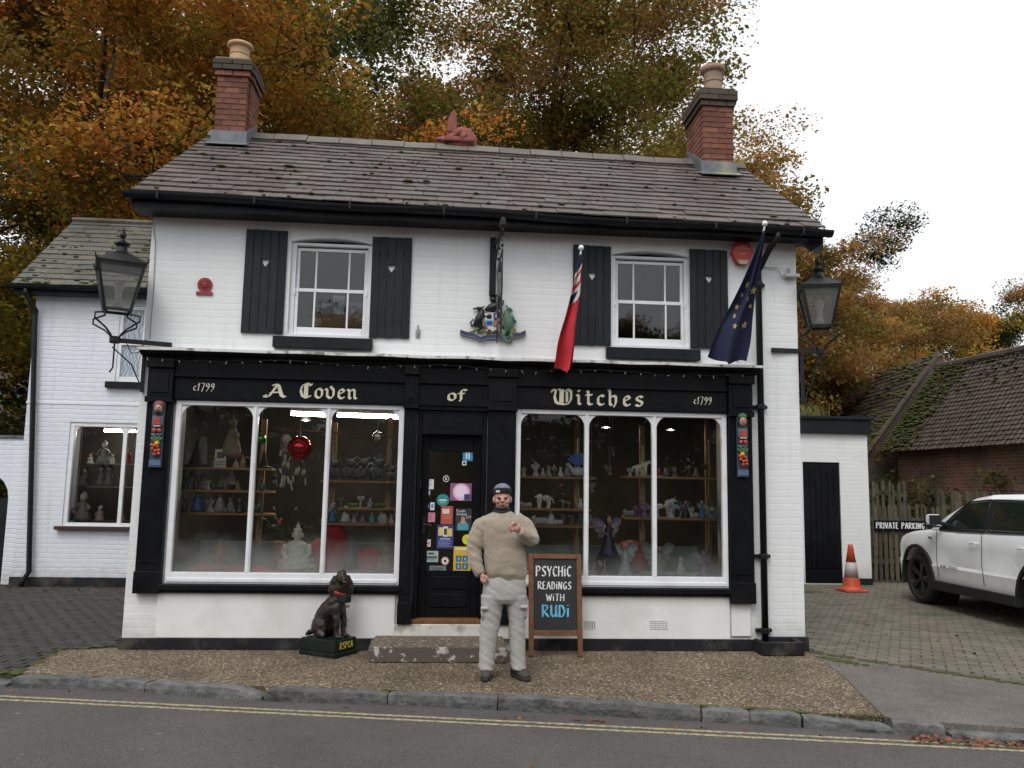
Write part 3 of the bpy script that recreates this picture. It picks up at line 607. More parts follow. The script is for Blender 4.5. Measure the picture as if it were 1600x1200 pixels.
# moss tufts on the slates
mo = MB(); r = random.Random(9)
for k in range(130):
    s = r.random()**1.3*SL*.95; x = r.uniform(EXL+.1, EXR-.1); s = round(s/(SL/15))*(SL/15)-.02 if r.random() < .8 else s
    p = Vector((x, EY, EZ))+sdir*max(s, .0)+snrm*.034; q = r.uniform(.008, .022)*(1.8 if r.random() < .08 else 1); mo.ell(p, (q*1.6, q, q*.5), n=6, k=4)
mo.build('moss', M['moss'], roof, kind='stuff')
roof.matrix_basis = TILT
# fascia, soffit, gutter, downpipe
MB().prism([(EXL+.02, EZ-.175), (EXR-.02, EZ-.195), (EXR-.02, EZ-.138), (EXL+.02, EZ-.055)], (0, EY+.055, 0), (1,0,0), (0,0,1), (0,-1,0), .025).build('fascia', M['blackmatt'], house)
MB().box(EXL+.02, EXR-.02, EY+.056, -.002, EZ-.165, EZ-.145).build('soffit', M['blackmatt'], house)
for s, x in ((-1, EXL+.012), (1, EXR-.012)):
    mb = MB(); mb.prism([(EY+.03, EZ-.16), (.0, EZ-.16), (RYY, RZ-.22), (RYY, RZ-.05), (EY+.03, EZ-.06)], (x-.012, 0, 0), (0,1,0), (0,0,1), (1,0,0), .024); mb.build('bargeboard', M['blackmatt'], house).matrix_basis = TILT
rs = []
for i in range(31):
    x = EXL-.05+(EXR-EXL+.12)*i/30; sag = .012*math.sin(i*.55)
    rs.append([Vector((x, EY-.030+.065*math.cos(a), EZ-.03+sag+.065*math.sin(a))) for a in [PI+PI*k/8 for k in range(9)]]+[Vector((x, EY-.030+.055*math.cos(a), EZ-.03+sag+.055*math.sin(a))) for a in [2*PI-PI*k/8 for k in range(9)]])
g = MB().rings(rs).build('gutter', M['gutter'], house, smooth=False); g.matrix_basis = TILT
for i in range(8):
    x = EXL+.3+i*.98; MB().box(x-.012, x+.012, EY-.1125, EY+.03, EZ-.1, EZ-.03).build('gutter_bracket', M['gutter'], g, bev=.004)
xd = wx(1190, 700, -.07); dp = MB()
gx = wx(1213, 372, EY); dp.tube([(gx, EY-.04, EZ-.16), (gx, EY-.04, EZ-.22), (gx-.06, EY+.05, EZ-.32), (xd+.03, -.10, EZ-.45), (xd, -.07, EZ-.53), (xd, -.07, .13)], .036, 10)
dp = dp.build('downpipe', M['gutter'], house, smooth=True)
for z in (4.0, 2.62, 1.0, .22): MB().lathe([(.046, z-.03), (.050, z-.02), (.050, z+.02), (.046, z+.03)], 12, (xd, -.07, 0)).box(xd-.085, xd+.085, -.05, -.002, z-.018, z+.018).build('pipe_bracket', M['gutter'], dp, bev=.003)
# gully box at the foot of the downpipe
gb = MB(); gx0, gx1 = xd-.12, xd+.33
gb.box(gx0, gx1, -.30, -.26, .004, .14).box(gx0, gx0+.04, -.259, -.052, .004, .14).box(gx1-.04, gx1, -.259, -.052, .004, .14).box(gx0+.041, gx1-.041, -.259, -.052, .004, .07)
gb.build('drain_box', M['plinth'], house, bev=.006)

# --- chimneys
M['brick'] = mat('red chimney brick', (.185,.066,.042), .85, .3, 12, .6, 50, rand=.38, dirt=(.085,.05,.038), dscale=3.0)
M['brick_dark'] = mat('sooty mossy brick', (.065,.045,.035), .85, .3, 12, .5, 50, rand=.3, dirt=(.05,.06,.028), dscale=5)
M['mortar'] = mat('lime mortar', (.23,.17,.13), .9, .2, 20, .4, 60)
M['pot'] = mat('buff clay chimney pot', (.50,.31,.16), .7, .12, 6, .2, 30, dirt=(.36,.27,.16))
M['pot_old'] = mat('weathered clay chimney pot', (.30,.20,.135), .75, .15, 6, .3, 30, dirt=(.20,.15,.10))
def chimney(px0, px1, cy, dep, pytop, pypot, capdark, pot2, dz=0):
    yf = cy-dep/2; x0, x1 = wx(px0, 200, yf), wx(px1, 200, yf); zt = wz((px0+px1)/2, pytop, yf); ych = yf
    zb = EZ+(yf-EY)*sdir.z/sdir.y+dz
    core = MB().box(x0+.012, x1-.012, yf+.012, yf+dep-.012, zb-.3, zt-.004); ch = core.build('chimney', M['mortar'], house)
    bl, bh = .215, .065; ch_ = .0755; nrow = int(round((zt-(zb-.1))/ch_)); zst = zt-nrow*ch_
    proto = MB().box(-.5,.5,-.5,.5,-.5,.5); me = proto.mesh('brick', M['brick'], bev=.03); me2 = proto.mesh('brick', M['brick_dark'], bev=.03)
    for j in range(nrow):
        z = zst+(j+.5)*ch_; top = nrow-1-j
        ov = [.055, .055, .028, .0, 0][top] if top < 4 else 0
        dark = (capdark and top < 3) or (not capdark and top < 2 and rnd.random() < .7)
        for face in range(3):                      # front, left side, right side
            Lf = (x1-x0 if face == 0 else dep)+2*ov; nb = max(1, round(Lf/.225)); off = (.5 if (j+face) % 2 else 0); edges = [0]+[(k+off)/nb*Lf for k in range(0 if off else 1, nb)]+[Lf]
            edges = sorted(set(round(e, 4) for e in edges))
            for a, b in zip(edges, edges[1:]):
                ln = b-a-.009; o = obj('brick', me2 if dark else me, ch, loc=(0,0,0)); jd = rnd.uniform(-.002, .003)
                if face == 0: c = (x0-ov+(a+b)/2, yf-ov+.05-jd, z); s = (ln, .1, bh)
                elif face == 1: c = (x0-ov+.045-jd, yf-ov+.103+(a+b)/2*(1-.103/Lf), z); s = (.09, ln*(1-.103/Lf), bh)
                else: c = (x1+ov-.030+jd, yf-ov+.103+(a+b)/2*(1-.103/Lf), z); s = (.09, ln*(1-.103/Lf), bh)
                o.location = c; o.scale = s
    MB().box(x0-.03, x1+.03, yf-.03, yf+dep+.03, zt, zt+.03).build('chimney_cap', M['brick_dark'] if capdark else M['mortar'], ch, bev=.01)
    # lead flashing: apron in front, stepped sides
    fl = MB(); za = zb+.02; fl.box(x0-.03, x1+.03, yf-.018, yf-.004, za, za+.19); fl.bar((x0-.06+(x1-x0+.12)/2, yf-.02, za+.03), (x0-.06+(x1-x0+.12)/2, yf-.17, za-.055), x1-x0+.14, .012)
    for sx in (x0-.022, x1+.008):
        fl.prism([(yf-.017, za-.0), (yf+dep*.9, za+dep*.9*sdir.z/sdir.y), (yf+dep*.9, za+.15+dep*.9*sdir.z/sdir.y), (yf-.017, za+.19)], (sx, 0, 0), (0,1,0), (0,0,1), (1,0,0), .014)
    fl.build('lead_flashing', M['lead'], ch, bev=.003)
    for k in range(2 if pot2 else 1):
        pc = ((x0+x1)/2+.02, yf+dep*(.34 if k == 0 else .72), zt+.028); hh = wz((px0+px1)/2, pypot, pc[1])-pc[2] if k == 0 else .22
        pr = [(.135, 0), (.14, .02), (.125, hh*.45), (.135, hh*.48), (.135, hh*.52), (.122, hh*.55), (.13, hh*.78), (.165, hh*.84), (.175, hh*.9), (.165, hh), (.11, hh), (.10, hh*.5), (.10, 0)]
        MB().lathe(pr, 20, pc).build('chimney_pot', M['pot_old'] if capdark else M['pot'], ch, smooth=False)
    return ch
chimney(334, 383, 2.0, .60, 94, 70, False, False, -.01)
chimney(1098, 1146, 2.0, .74, 142, 107, True, True, -.075)
# ================================================================== SHOPFRONT
front = MB().box(-2.82, 3.09, -.004, -.002, 2.56, 2.9).build('shopfront', M['black'], house)
def px_text(mb, text, font, px0, px1, pyb, pyt, y, nib=.2, ang=40, xh=None, spacing=.1):
    a = W(px0, pyb, y); b = W(px1, pyb+(px1-px0)*.022, y); h = wz((px0+px1)/2, pyt, y)-a.z
    lettering(mb, text, font, (a.x, y, (a.z+b.z)/2), (1,0,0), (0,0,1), b.x-a.x, h, (0,-1,0), nib, ang, .0035, spacing)
def pilaster(x0, x1, z0, nm='pilaster'):
    mb = MB(); mb.box(x0, x1, -.075, -.002, z0, 2.50); mb.box(x0-.008, x1+.008, -.09, -.076, z0, z0+.22)
    mb.box(x0+.035, x1-.035, -.083, -.0755, z0+.30, 2.42)
    o = mb.build(nm, M['black'], front, bev=.004)
    mb = MB(); mb.box(x0-.012, x1+.012, -.125, -.002, 2.502, 2.56).box(x0, x1, -.105, -.002, 2.562, 2.86).box(x0-.012, x1+.012, -.15, -.002, 2.862, 2.955).box(x0+.04, x1-.04, -.118, -.106, 2.60, 2.82)
    mb.build('console', M['black'], front, bev=.004)
pilaster(-3.085, -2.83, .56); pilaster(3.10, 3.365, .50)
pilaster(-.429, -.293, .27); pilaster(.463, .764, .27)
MB().box(-.292, .462, -.05, -.002, 2.499, 2.538).build('door_head', M['black'], front)
# cornice with its weathered white lead top
cx0, cx1 = -3.14, 3.40
pr = [(-.002, 2.957), (-.14, 2.957), (-.16, 2.975), (-.20, 2.985), (-.235, 3.0), (-.25, 3.02), (-.25, 3.035), (-.002, 3.05)]
MB().prism([(p[0], p[1]) for p in pr][::-1], (cx0, 0, 0), (0,1,0), (0,0,1), (1,0,0), cx1-cx0).build('cornice', M['black'], front)
m, t, p = newmat('weathered white flashing'); c = mixc(t, ramp(t, tnoise(t, 9, 6, .7), [(.5, 0.), (.62, 1.)]), (.62,.62,.60), (.16,.16,.15)); t.links.new(c, p.inputs['Base Color']); M['flash'] = m
rs = []
for i in range(46):
    x = cx0-.03+(cx1-cx0+.06)*i/45; d = .012*noise.noise((x*2.3, 0, 0)); f_ = .02*noise.noise((x*3.1, 5, 0))
    rs.append([Vector((x, -.003, 3.055)), Vector((x, -.255+f_, 3.040+d)), Vector((x, -.262+f_, 3.022+d)), Vector((x, -.266+f_, 3.024+d)), Vector((x, -.264+f_, 3.052+d)), Vector((x, -.003, 3.07))])
MB().rings(rs).build('cornice_flashing', M['flash'], front)
# frieze and sign boards
for x0, x1 in ((-2.82, -.43), (-.30, .475), (.765, 3.09)):
    MB().box(x0, x1, -.085, -.005, 2.79, 2.955).box(x0, x1, -.10, -.086, 2.775, 2.80).build('frieze', M['black'], front, bev=.003)
    b = MB().box(x0, x1, -.060, -.005, 2.557, 2.788)
    b.box(x0, x1, -.078, -.0045, 2.5395, 2.556)
    b.build('sign_board', M['black'], front, bev=.003)
yy = -.0625
tx = MB(); px_text(tx, 'A', BL, 416, 447, 621, 607, yy, .26); tx.build('lettering', M['gold'], front)
tx = MB(); px_text(tx, 'Coven', BL, 467, 559, 622, 607, yy, .24, spacing=.16); tx.build('lettering', M['gold'], front)
tx = MB(); px_text(tx, 'of', BL, 698, 727, 626, 614, yy, .26); tx.build('lettering', M['gold'], front)
tx = MB(); px_text(tx, 'Witches', BL, 861, 1006, 632, 617, yy, .24, spacing=.26); tx.build('lettering', M['gold'], front)
M['cream'] = mat('cream sign paint', (.72,.69,.60), .5, .05)
tx = MB(); px_text(tx, 'c1799', CAPS, 302, 335, 610, 599, yy, .13, 30, spacing=.12); tx.build('lettering', M['cream'], front)
tx = MB(); px_text(tx, 'c1799', CAPS, 1084, 1112, 631, 620.5, yy, .13, 30, spacing=.12); tx.build('lettering', M['cream'], front)
# black sills below the shop windows
for x0, x1 in ((-2.84, -.41), (.75, 3.11)):
    mb = MB(); mb.box(x0, x1, -.10, -.002, .60, .652).box(x0+.01, x1-.01, -.07, -.002, .568, .598); mb.build('window_sill', M['black'], front, bev=.006)
# --- shop windows
def arch_spandrel(mb, x, z, sx, s, y0, y1):            # curved bracket in the top corner of a light
    pts = [(0, 0), (s, 0)]+[(s-s*math.sin(a)*1.0, -s*1.2+s*1.2*math.cos(a)) for a in [PI/2*k/8 for k in range(1, 8)]]+[(0, -s*1.2)]
    P = [(x+sx*p[0], z+p[1]) for p in pts]
    if sx > 0: P = P[::-1]
    mb.prism(P, (0, y1, 0), (1,0,0), (0,0,1), (0,-1,0), y1-y0)
def shopwin(h, mxs, gm, side):
    x0, x1, z0, z1 = h; F = MB()
    F.box(x0, x0+.055, -.04, .05, z0+.001, z1).box(x1-.055, x1, -.04, .05, z0+.001, z1).box(x0+.0555, x1-.0555, -.04, .05, z1-.05, z1).box(x0+.0555, x1-.0555, -.04, .05, z0+.001, z0+.115)
    F.box(x0+.02, x1-.02, -.052, -.0405, z0+.02, z0+.06)
    win = F.build('shop_window', M['white_paint'], house, bev=.004)
    B = [x0+.055]+mxs+[x1-.055]
    for x in mxs:
        MB().box(x-.024, x+.024, -.032, .045, z0+.116, z1-.051).box(x-.012, x+.012, -.044, -.033, z0+.116, z1-.051).build('mullion', M['white_paint'], win, bev=.003)
    for i in range(len(B)-1):
        a = B[i]+(.024 if i else 0); b = B[i+1]-(.024 if i < len(B)-2 else 0)
        pane_mesh(a, b, z0+.115, z1-.05, .012).build('pane', gm, win)
        for xx, s in ((a, 1), (b, -1)):
            mb = MB(); arch_spandrel(mb, xx, z1-.051, s, .115, -.022, .006); mb.build('arch_spandrel', M['white_paint'], win)
    return win
shopwin(SW[0], [-1.985, -1.225], M['shopglass_l'], 0); shopwin(SW[1], [1.54, 2.285], M['shopglass_r'], 1)
# --- door
dy = .10; dx0, dx1 = DO[0]+.012, DO[1]-.012
MB().box(DO[0], DO[0]+.05, -.01, .2, .317, 2.50).box(DO[1]-.05, DO[1], -.01, .2, .317, 2.50).box(DO[0]+.051, DO[1]-.051, -.01, .2, 2.24, 2.50).build('door_frame', M['black'], front, bev=.004)
lx0, lx1 = DO[0]+.054, DO[1]-.054; gz0, gz1 = .80, 2.06
D = MB(); D.box(lx0, lx0+.085, dy, dy+.045, .32, 2.235).box(lx1-.085, lx1, dy, dy+.045, .32, 2.235).box(lx0+.086, lx1-.086, dy, dy+.045, .32, gz0).box(lx0+.086, lx1-.086, dy, dy+.045, gz1, 2.235)
D.box(lx0+.12, lx1-.12, dy-.012, dy-.001, .42, .56).box(lx0+.12, lx1-.12, dy-.012, dy-.001, .61, .74)
door = D.build('door', M['black'], house, bev=.005)
pane_mesh(lx0+.085, lx1-.085, gz0, gz1, dy+.02).build('pane', M['clear'], door)
MB().tube([(lx0+.045, dy-.001, 1.28), (lx0+.045, dy-.05, 1.28), (lx0+.12, dy-.055, 1.28)], .010, 8).box(lx0+.025, lx0+.065, dy-.006, dy-.0005, 1.18, 1.36).build('handle', M['iron'], door)
# notices behind the door glass: flat printed sheets
PM = {}
def pm(c, r_=.6):
    k = tuple(c)
    if k not in PM: PM[k] = mat('printed paper %.2f %.2f %.2f' % k, c, r_, .05, 20)
    return PM[k]
WHT, INK = (.72,.73,.74), (.03,.03,.035)
def notice(label, x0, y0, x1, y1, col, marks=(), rot=0, disc=False):
    yv = dy+.012; a = W(x0, y1, yv); b = W(x1, y0, yv); cx, cz, wd, hg = (a.x+b.x)/2, (a.z+b.z)/2, abs(b.x-a.x), abs(b.z-a.z)
    mats = [pm(col)]; mb = MB()
    if disc: mb.prism([(wd/2*math.cos(2*PI*k/20), hg/2*math.sin(2*PI*k/20)) for k in range(20)], (0,0,0), (1,0,0), (0,0,1), (0,-1,0), .001)
    else: mb.box(-wd/2, wd/2, -.001, 0, -hg/2, hg/2)
    q = 0
    for mk in marks:
        kind, c = mk[0], mk[1]; pmx = pm(c)
        if pmx not in mats: mats.append(pmx)
        mb.mi = mats.index(pmx); q += 1; yo = -.0012-.0003*q
        if kind == 'r': u0, v0, u1, v1 = mk[2:]; mb.box((u0-.5)*wd, (u1-.5)*wd, yo, yo+.0002, (.5-v1)*hg, (.5-v0)*hg)
        elif kind == 'd': u, v, rr = mk[2:]; mb.prism([(rr*wd*math.cos(2*PI*k/18), rr*wd*math.sin(2*PI*k/18)) for k in range(18)], ((u-.5)*wd, yo+.0002, (.5-v)*hg), (1,0,0), (0,0,1), (0,-1,0), .0002)
        elif kind == 't': txt, u0, v0, u1, v1 = mk[2:]; lettering(mb, txt, CAPS, ((u0-.5)*wd, yo, (.5-v1)*hg), (1,0,0), (0,0,1), (u1-u0)*wd, (v1-v0)*hg, (0,-1,0), .16, 30, .0002)
    o = mb.build('notice', mats); o.location = (cx, yv, cz); tag(o, label, 'notice', 'notices on the shop door'); return o
L4 = lambda c, n=4, a=.12, b=.88, u0=.15, u1=.85: [('r', c, u0, a+(b-a)*i/n, u1-.12*(i % 2), a+(b-a)*i/n+.3*(b-a)/n) for i in range(n)]
notice('small blue card with white doorway symbol high on the door', 723, 699, 739, 720, (.05,.28,.52), [('r', (.75,.85,.9), .3,.35,.7,.85), ('d', (.75,.85,.9), .5,.36,.2), ('r', INK, .46,.3,.54,.85)])
notice('tiny white square sticker under the blue card', 722, 720.5, 729, 727, WHT, [('d', INK, .5,.5,.3)])
notice('white handwritten card on the door', 657, 749, 678, 764, WHT, L4((.12,.14,.3), 4))
notice('round black and white badge above the teal disc', 692, 743, 702, 753, WHT, [('d', INK, .5,.5,.42), ('r', WHT, .4,.3,.6,.7)], disc=True)
notice('white scrolled monogram sticker below the handwritten card', 659, 764.5, 673, 775, (.1,.1,.1), [('d', WHT, .3,.5,.24), ('d', INK, .3,.5,.14), ('d', WHT, .65,.5,.28), ('d', INK, .65,.5,.17), ('r', WHT, .42,.1,.5,.95)])
notice('teal round hanging sign on the door', 682, 772, 702, 791, (.03,.25,.27), [('r', (.6,.75,.75), .2,.44,.8,.56), ('r', (.5,.6,.3), .3,.66,.7,.72)], disc=True)
notice('pink poster with glowing pale moon and dark cat', 703, 755.5, 737, 782, (.30,.10,.22), [('d', (.75,.5,.72), .52,.5,.40), ('d', (.85,.72,.85), .5,.46,.28), ('r', (.05,.04,.14), .66,.62,.95,.95)])
notice('small round grey sticker beside a blue one', 662, 786, 671, 795, (.25,.28,.33), [('d', INK, .5,.5,.35), ('r', WHT, .3,.45,.7,.55)], disc=True)
notice('small white and blue upright sticker', 672, 785, 679, 797, WHT, [('r', (.1,.35,.6), .2,.2,.8,.75)])
notice('pink paper note below the round stickers', 659, 801, 680, 815.5, (.60,.24,.34), L4((.30,.08,.14), 4))
notice('red book cover with a white label', 688.5, 791, 708, 819, (.42,.09,.07), [('r', (.75,.6,.55), .12,.15,.7,.42), ('r', (.6,.2,.15), .12,.5,.88,.56), ('r', (.6,.2,.15), .2,.64,.8,.7)])
notice('dark psychic readings poster with a seated figure in teal', 711.5, 795, 737, 829, (.03,.03,.04), [('t', (.75,.75,.75), 'Psychic', .05,.04,.62,.16), ('t', (.75,.75,.75), 'Readings', .08,.19,.72,.30), ('t', (.75,.75,.75), '£29', .66,.33,.96,.44), ('r', (.06,.33,.40), .12,.68,.82,.97), ('r', (.06,.33,.40), .25,.58,.7,.8), ('r', (.55,.25,.16), .35,.42,.6,.68), ('d', (.5,.24,.15), .475,.44,.11)])
notice('blue poster with a fan of tarot cards', 682, 820.5, 709, 857, (.03,.04,.20), [('r', (.65,.55,.25), .08,.1,.42,.45), ('r', (.7,.68,.5), .38,.06,.66,.5), ('r', (.65,.5,.2), .6,.14,.92,.48), ('r', (.05,.05,.06), .42,.15,.6,.42), ('r', (.45,.45,.7), .2,.56,.8,.61)]+L4((.35,.38,.6), 5, .66, .95, .1, .9))
notice('yellow round sticker under the dark poster', 722, 835, 738, 851, (.68,.66,.06), [('r', (.35,.35,.05), .25,.42,.75,.47), ('r', (.35,.35,.05), .3,.55,.7,.6)], disc=True)
notice('narrow strip of small payment stickers', 653.5, 841, 661, 882, (.62,.66,.70), [('r', c, .12, .04+i*.16, .88, .14+i*.16) for i, c in enumerate([(.06,.2,.4), (.2,.3,.45), (.45,.1,.08), (.12,.2,.45), (.35,.1,.25), (.5,.12,.15)])])
notice('small square no dogs sticker', 662, 843, 673, 854, WHT, [('d', (.6,.07,.06), .5,.5,.42), ('d', WHT, .5,.5,.32), ('r', INK, .3,.42,.7,.62), ('r', (.6,.07,.06), .22,.47,.8,.53)])
notice('pale green card with a black ornate title', 662, 861, 685, 878, (.36,.48,.46), [('r', INK, .1,.45,.9,.68), ('r', INK, .3,.15,.7,.3), ('r', (.36,.48,.46), .2,.52,.82,.56), ('r', INK, .2,.78,.8,.83)])
notice('round white sticker with a red rim and dark arrow', 689, 870, 702, 883, (.72,.70,.66), [('d', (.5,.08,.06), .5,.5,.49), ('d', (.72,.70,.66), .5,.5,.4), ('r', INK, .35,.35,.65,.65)], disc=True)
notice('faded grey green strip low on the door', 671, 884, 697, 894, (.16,.20,.20), [('r', (.06,.08,.08), .12,.3,.85,.45), ('r', (.06,.08,.08), .2,.6,.7,.7)])
notice('yellow poster with four blue picture panels', 708, 854, 736, 893.5, (.62,.42,.05), [('r', (.75,.68,.5), .1,.05,.9,.14)]+[('r', (.04,.12,.22), .14+.38*i, .36+.3*j, .46+.38*i, .60+.3*j) for i in range(2) for j in range(2)]+[('r', (.2,.45,.6), .24+.38*i, .42+.3*j, .36+.38*i, .55+.3*j) for i in range(2) for j in range(2)])

# --- fairy light string under the cornice
mb = MB(); r = random.Random(21); N = 120; pts = []
for i in range(N): x = -3.05+6.35*i/(N-1); pts.append((x, -.265+.004*math.sin(i), 2.962-.035*abs(math.sin(x*1.9))-.012*r.random()))
mb.tube(pts, .003, 4); mb.mi = 1
for i in range(0, N, 3):
    p = Vector(pts[i]); d = Vector((r.gauss(0, .012), r.gauss(0,.004), -r.uniform(.008, .034))); mb.tube([p, p+d], [.002, .0034], 5)
tag(mb.build('light_string', [M['iron'], mat('milky plastic bulb', (.34,.35,.36), .3)]), 'string of tiny clear fairy lights under the shop cornice', 'fairy lights')

# ================================================================== SHOP INTERIOR
for nm, x0, x1 in (('window_deck', -2.75, -.46), ('window_deck', .80, 3.06)):
    MB().box(x0, x1, .235, 1.02, .70, .735).box(x0, x1, .98, 1.019, .735, 1.02).build(nm, mat('pale green display panel', (.17,.23,.20), .7), house)
M['tube'] = mat('lit fluorescent tube', (.9,.9,.85), .4, emit=(1,.93,.78), es=90)
M['bulb'] = mat('lit spotlight bulb', (.9,.9,.85), .4, emit=(1,.80,.50), es=480)
def strip_light(label, a, b):
    a = Vector(a); b = Vector(b); t_ = thing('strip_light', label, 'light', a, group='lit strip lights inside the shop')
    MB().bar(a+Vector((0,0,.06)), b+Vector((0,0,.06)), .07, .05).build('batten', M['white_paint'], t_); MB().tube([a, b], .016, 8).build('tube', M['tube'], t_)
strip_light('lit fluorescent strip above the red glass ball', W(455, 647, 1.3), W(508, 649, 1.3))
strip_light('lit fluorescent strip above the grey gargoyles', W(527, 649, 1.3), W(622, 652.5, 1.3))
def spot(label, px, py, y):
    p = W(px, py, y); t_ = thing('spotlight', label, 'light', p, group='lit spotlights inside the shop')
    MB().lathe([(.02, .10), (.05, .07), (.065, 0), (.06, 0), (.045, .06), (.0, .08)], 12, p).build('shade', M['iron'], t_); MB().ell(p+Vector((0,0,.02)), (.034,.034,.025)).build('bulb', M['bulb'], t_)
    MB().tube([p+Vector((0,0,.1)), p+Vector((0,0,2.77-p.z))], .006, 5).build('stem', M['iron'], t_)
spot('lit spotlight above the last pane of the right window', 1048, 672, 1.5)
spot('lit spotlight beside the left strip light', 478, 657, 1.5); spot('lit spotlight hanging over the winged fairy', 947, 668, 1.5)
def shelf(label, px0, px1, py, y=.55, dep=.24, grp='pine display shelves'):
    a, b = W(px0, py, y), W(px1, py+(px1-px0)*.006, y); z = (a.z+b.z)/2
    o = MB().box(a.x, b.x, y, y+dep, z-.024, z).build('display_shelf', M['wood'], bev=.003); tag(o, label, 'shelf', grp); return (z, y+dep*.42)
S = {}
S['l1'] = shelf('pine shelf holding the black witch hats', 284, 425, 730); S['l2'] = shelf('empty middle pine shelf beneath the witch hats', 281, 425, 765.5); S['l3'] = shelf('pine shelf holding the blue doll', 279, 425, 801)
S['m1'] = shelf('pine shelf holding the grey gargoyles', 500, 619, 750.5); S['m2'] = shelf('pine shelf holding small green ornaments', 527, 619, 793.5); S['m3'] = shelf('pine shelf holding the small white cat', 500, 619, 817.5)
S['r1'] = shelf('pine shelf holding small fairies and a peacock', 811, 932, 744.5); S['r2'] = shelf('pine shelf carrying the white prowling cat', 811, 924, 794.5); S['r3'] = shelf('pine shelf with seated and lying white cats', 831, 932, 821)
S['q1'] = shelf('pine shelf carrying the pair of white horses', 976, 1122, 744.5); S['q2'] = shelf('pine shelf carrying the row of blue fairies', 976, 1122, 809)
S['l0'] = shelf('short pine shelf behind the card and pale robe', 322, 392, 712.5, .85, .2)
def post(label, px, pyt, pyb):
    t_ = W(px, pyt, .80); b = W(px+(1 if px > 800 else -4), pyb, .80)
    o = MB().box(t_.x-.03, t_.x+.03, .81, .85, max(.74, b.z), t_.z).build('shelf_post', M['wood']); tag(o, label, 'post', 'slotted shelf posts')
    s = MB().box(t_.x-.008, t_.x+.008, .803, .809, max(.75, b.z), t_.z-.25); s.build('slotted_rail', M['chrome'], o)
post('pine shelf post in the middle pane beside the green ball', 413, 655, 850); post('pine shelf post at the end of the gargoyle shelf beside the ball', 523, 660, 815); post('pine shelf post next to the door side of the gargoyles', 610, 652, 830)
post('pine shelf post behind the peacock figurine', 903, 652, 880); post('pine shelf post behind the white horses', 1004, 664, 870); post('pine shelf post behind the dark branch figure', 1106, 655, 880)
# red cloth on the left display deck, soft heaps
M['redcloth'] = mat('red cloth', (.42,.018,.03), .9, .3, 4, .3, 30)
rc = MB(); nx, ny = 40, 10
for j in range(ny+1):
    for i in range(nx+1):
        x = -2.72+2.22*i/nx; y = .25+.70*j/ny; rc.v.append((x, y, .745+.045*max(0, noise.noise((x*3.1, y*3, 2)))+.03*abs(noise.noise((x*8, y*8, 1)))))
for j in range(ny):
    for i in range(nx): a = j*(nx+1)+i; rc.f.append((a, a+1, a+nx+2, a+nx+1)); rc.m.append(0)
tag(rc.build('display_cloth', M['redcloth'], smooth=True), 'crumpled red cloth covering the display deck under the Buddha statues', 'cloth')

# ---------------- figurines (front = -y, feet at z = 0)
FM = {}
def fm(c, r_=.45):
    k = (*c, r_)
    if k not in FM: FM[k] = mat('painted resin %.2f %.2f %.2f' % c, c, r_, .2, 25, .3, 60)
    return FM[k]
def place(mb, mats, label, cat, name, p, rz=0, smooth=True, grp=None):
    o = mb.build(name, mats, smooth=smooth); o.location = p; o.rotation_euler = (0,0,rz); tag(o, label, cat, grp); return o
def quad(h, neck=.3, horn=False, mane=False, tail=1, stocky=1.0, bz=.62, lt=1.0):
    """standing four-legged animal facing -x, height h"""
    mb = MB(); b = h*bz; L = h*.55*(bz/.62)
    mb.ell((L*.42, 0, b), (L*.46, h*.15*stocky, h*.15*stocky)).ell((-L*.35, 0, b+h*.02), (L*.34, h*.16*stocky, h*.19*stocky))
    for x, s in ((-L*.45, 1), (-L*.32, -1), (L*.62, 1), (L*.72, -1)):
        kb = h*.03 if x > 0 else -h*.01; mb.tube([(x, s*h*.09, b-h*.02), (x+kb, s*h*.09, b*.5), (x-h*.01, s*h*.09, h*.06), (x-h*.05, s*h*.09, 0)], [h*.085*lt, h*.055*lt, h*.04*lt, h*.05*lt], 6)
    nx, nz = -L*.62-neck*h*.5, b+h*.1+neck*h*.75
    mb.tube([(-L*.45, 0, b+h*.05), ((-L*.5+nx)/2-.0, 0, (b+nz)/2+h*.06), (nx, 0, nz)], [h*.14, h*.10, h*.08], 8)
    mb.ell((nx-h*.07, 0, nz+h*.0), (h*.11, h*.075, h*.08)).ell((nx-h*.18, 0, nz-h*.05), (h*.085, h*.045, h*.045))
    for s in (1, -1): mb.tube([(nx-h*.01, s*h*.05, nz+h*.06), (nx, s*h*.06, nz+h*.14)], [h*.03, .001], 5)
    if tail: mb.tube([(L*.85, 0, b+h*.05), (L*1.15, 0, b-h*.05), (L*1.25, 0, b-h*.3*tail), (L*1.4, 0, b-h*.38*tail)], [h*.03, h*.045, h*.04, .002], 6)
    if horn: mb.tube([(nx-h*.08, 0, nz+h*.06), (nx-h*.16, 0, nz+h*.28)], [h*.018, .001], 5)
    if mane:
        for k in range(6): u = k/5; mb.ell((nx*(1-u)-L*.45*u+h*.05, 0, nz*(1-u)+(b+h*.18)*u+h*.02), (h*.07, h*.03, h*.08), n=6, k=4)
    return mb
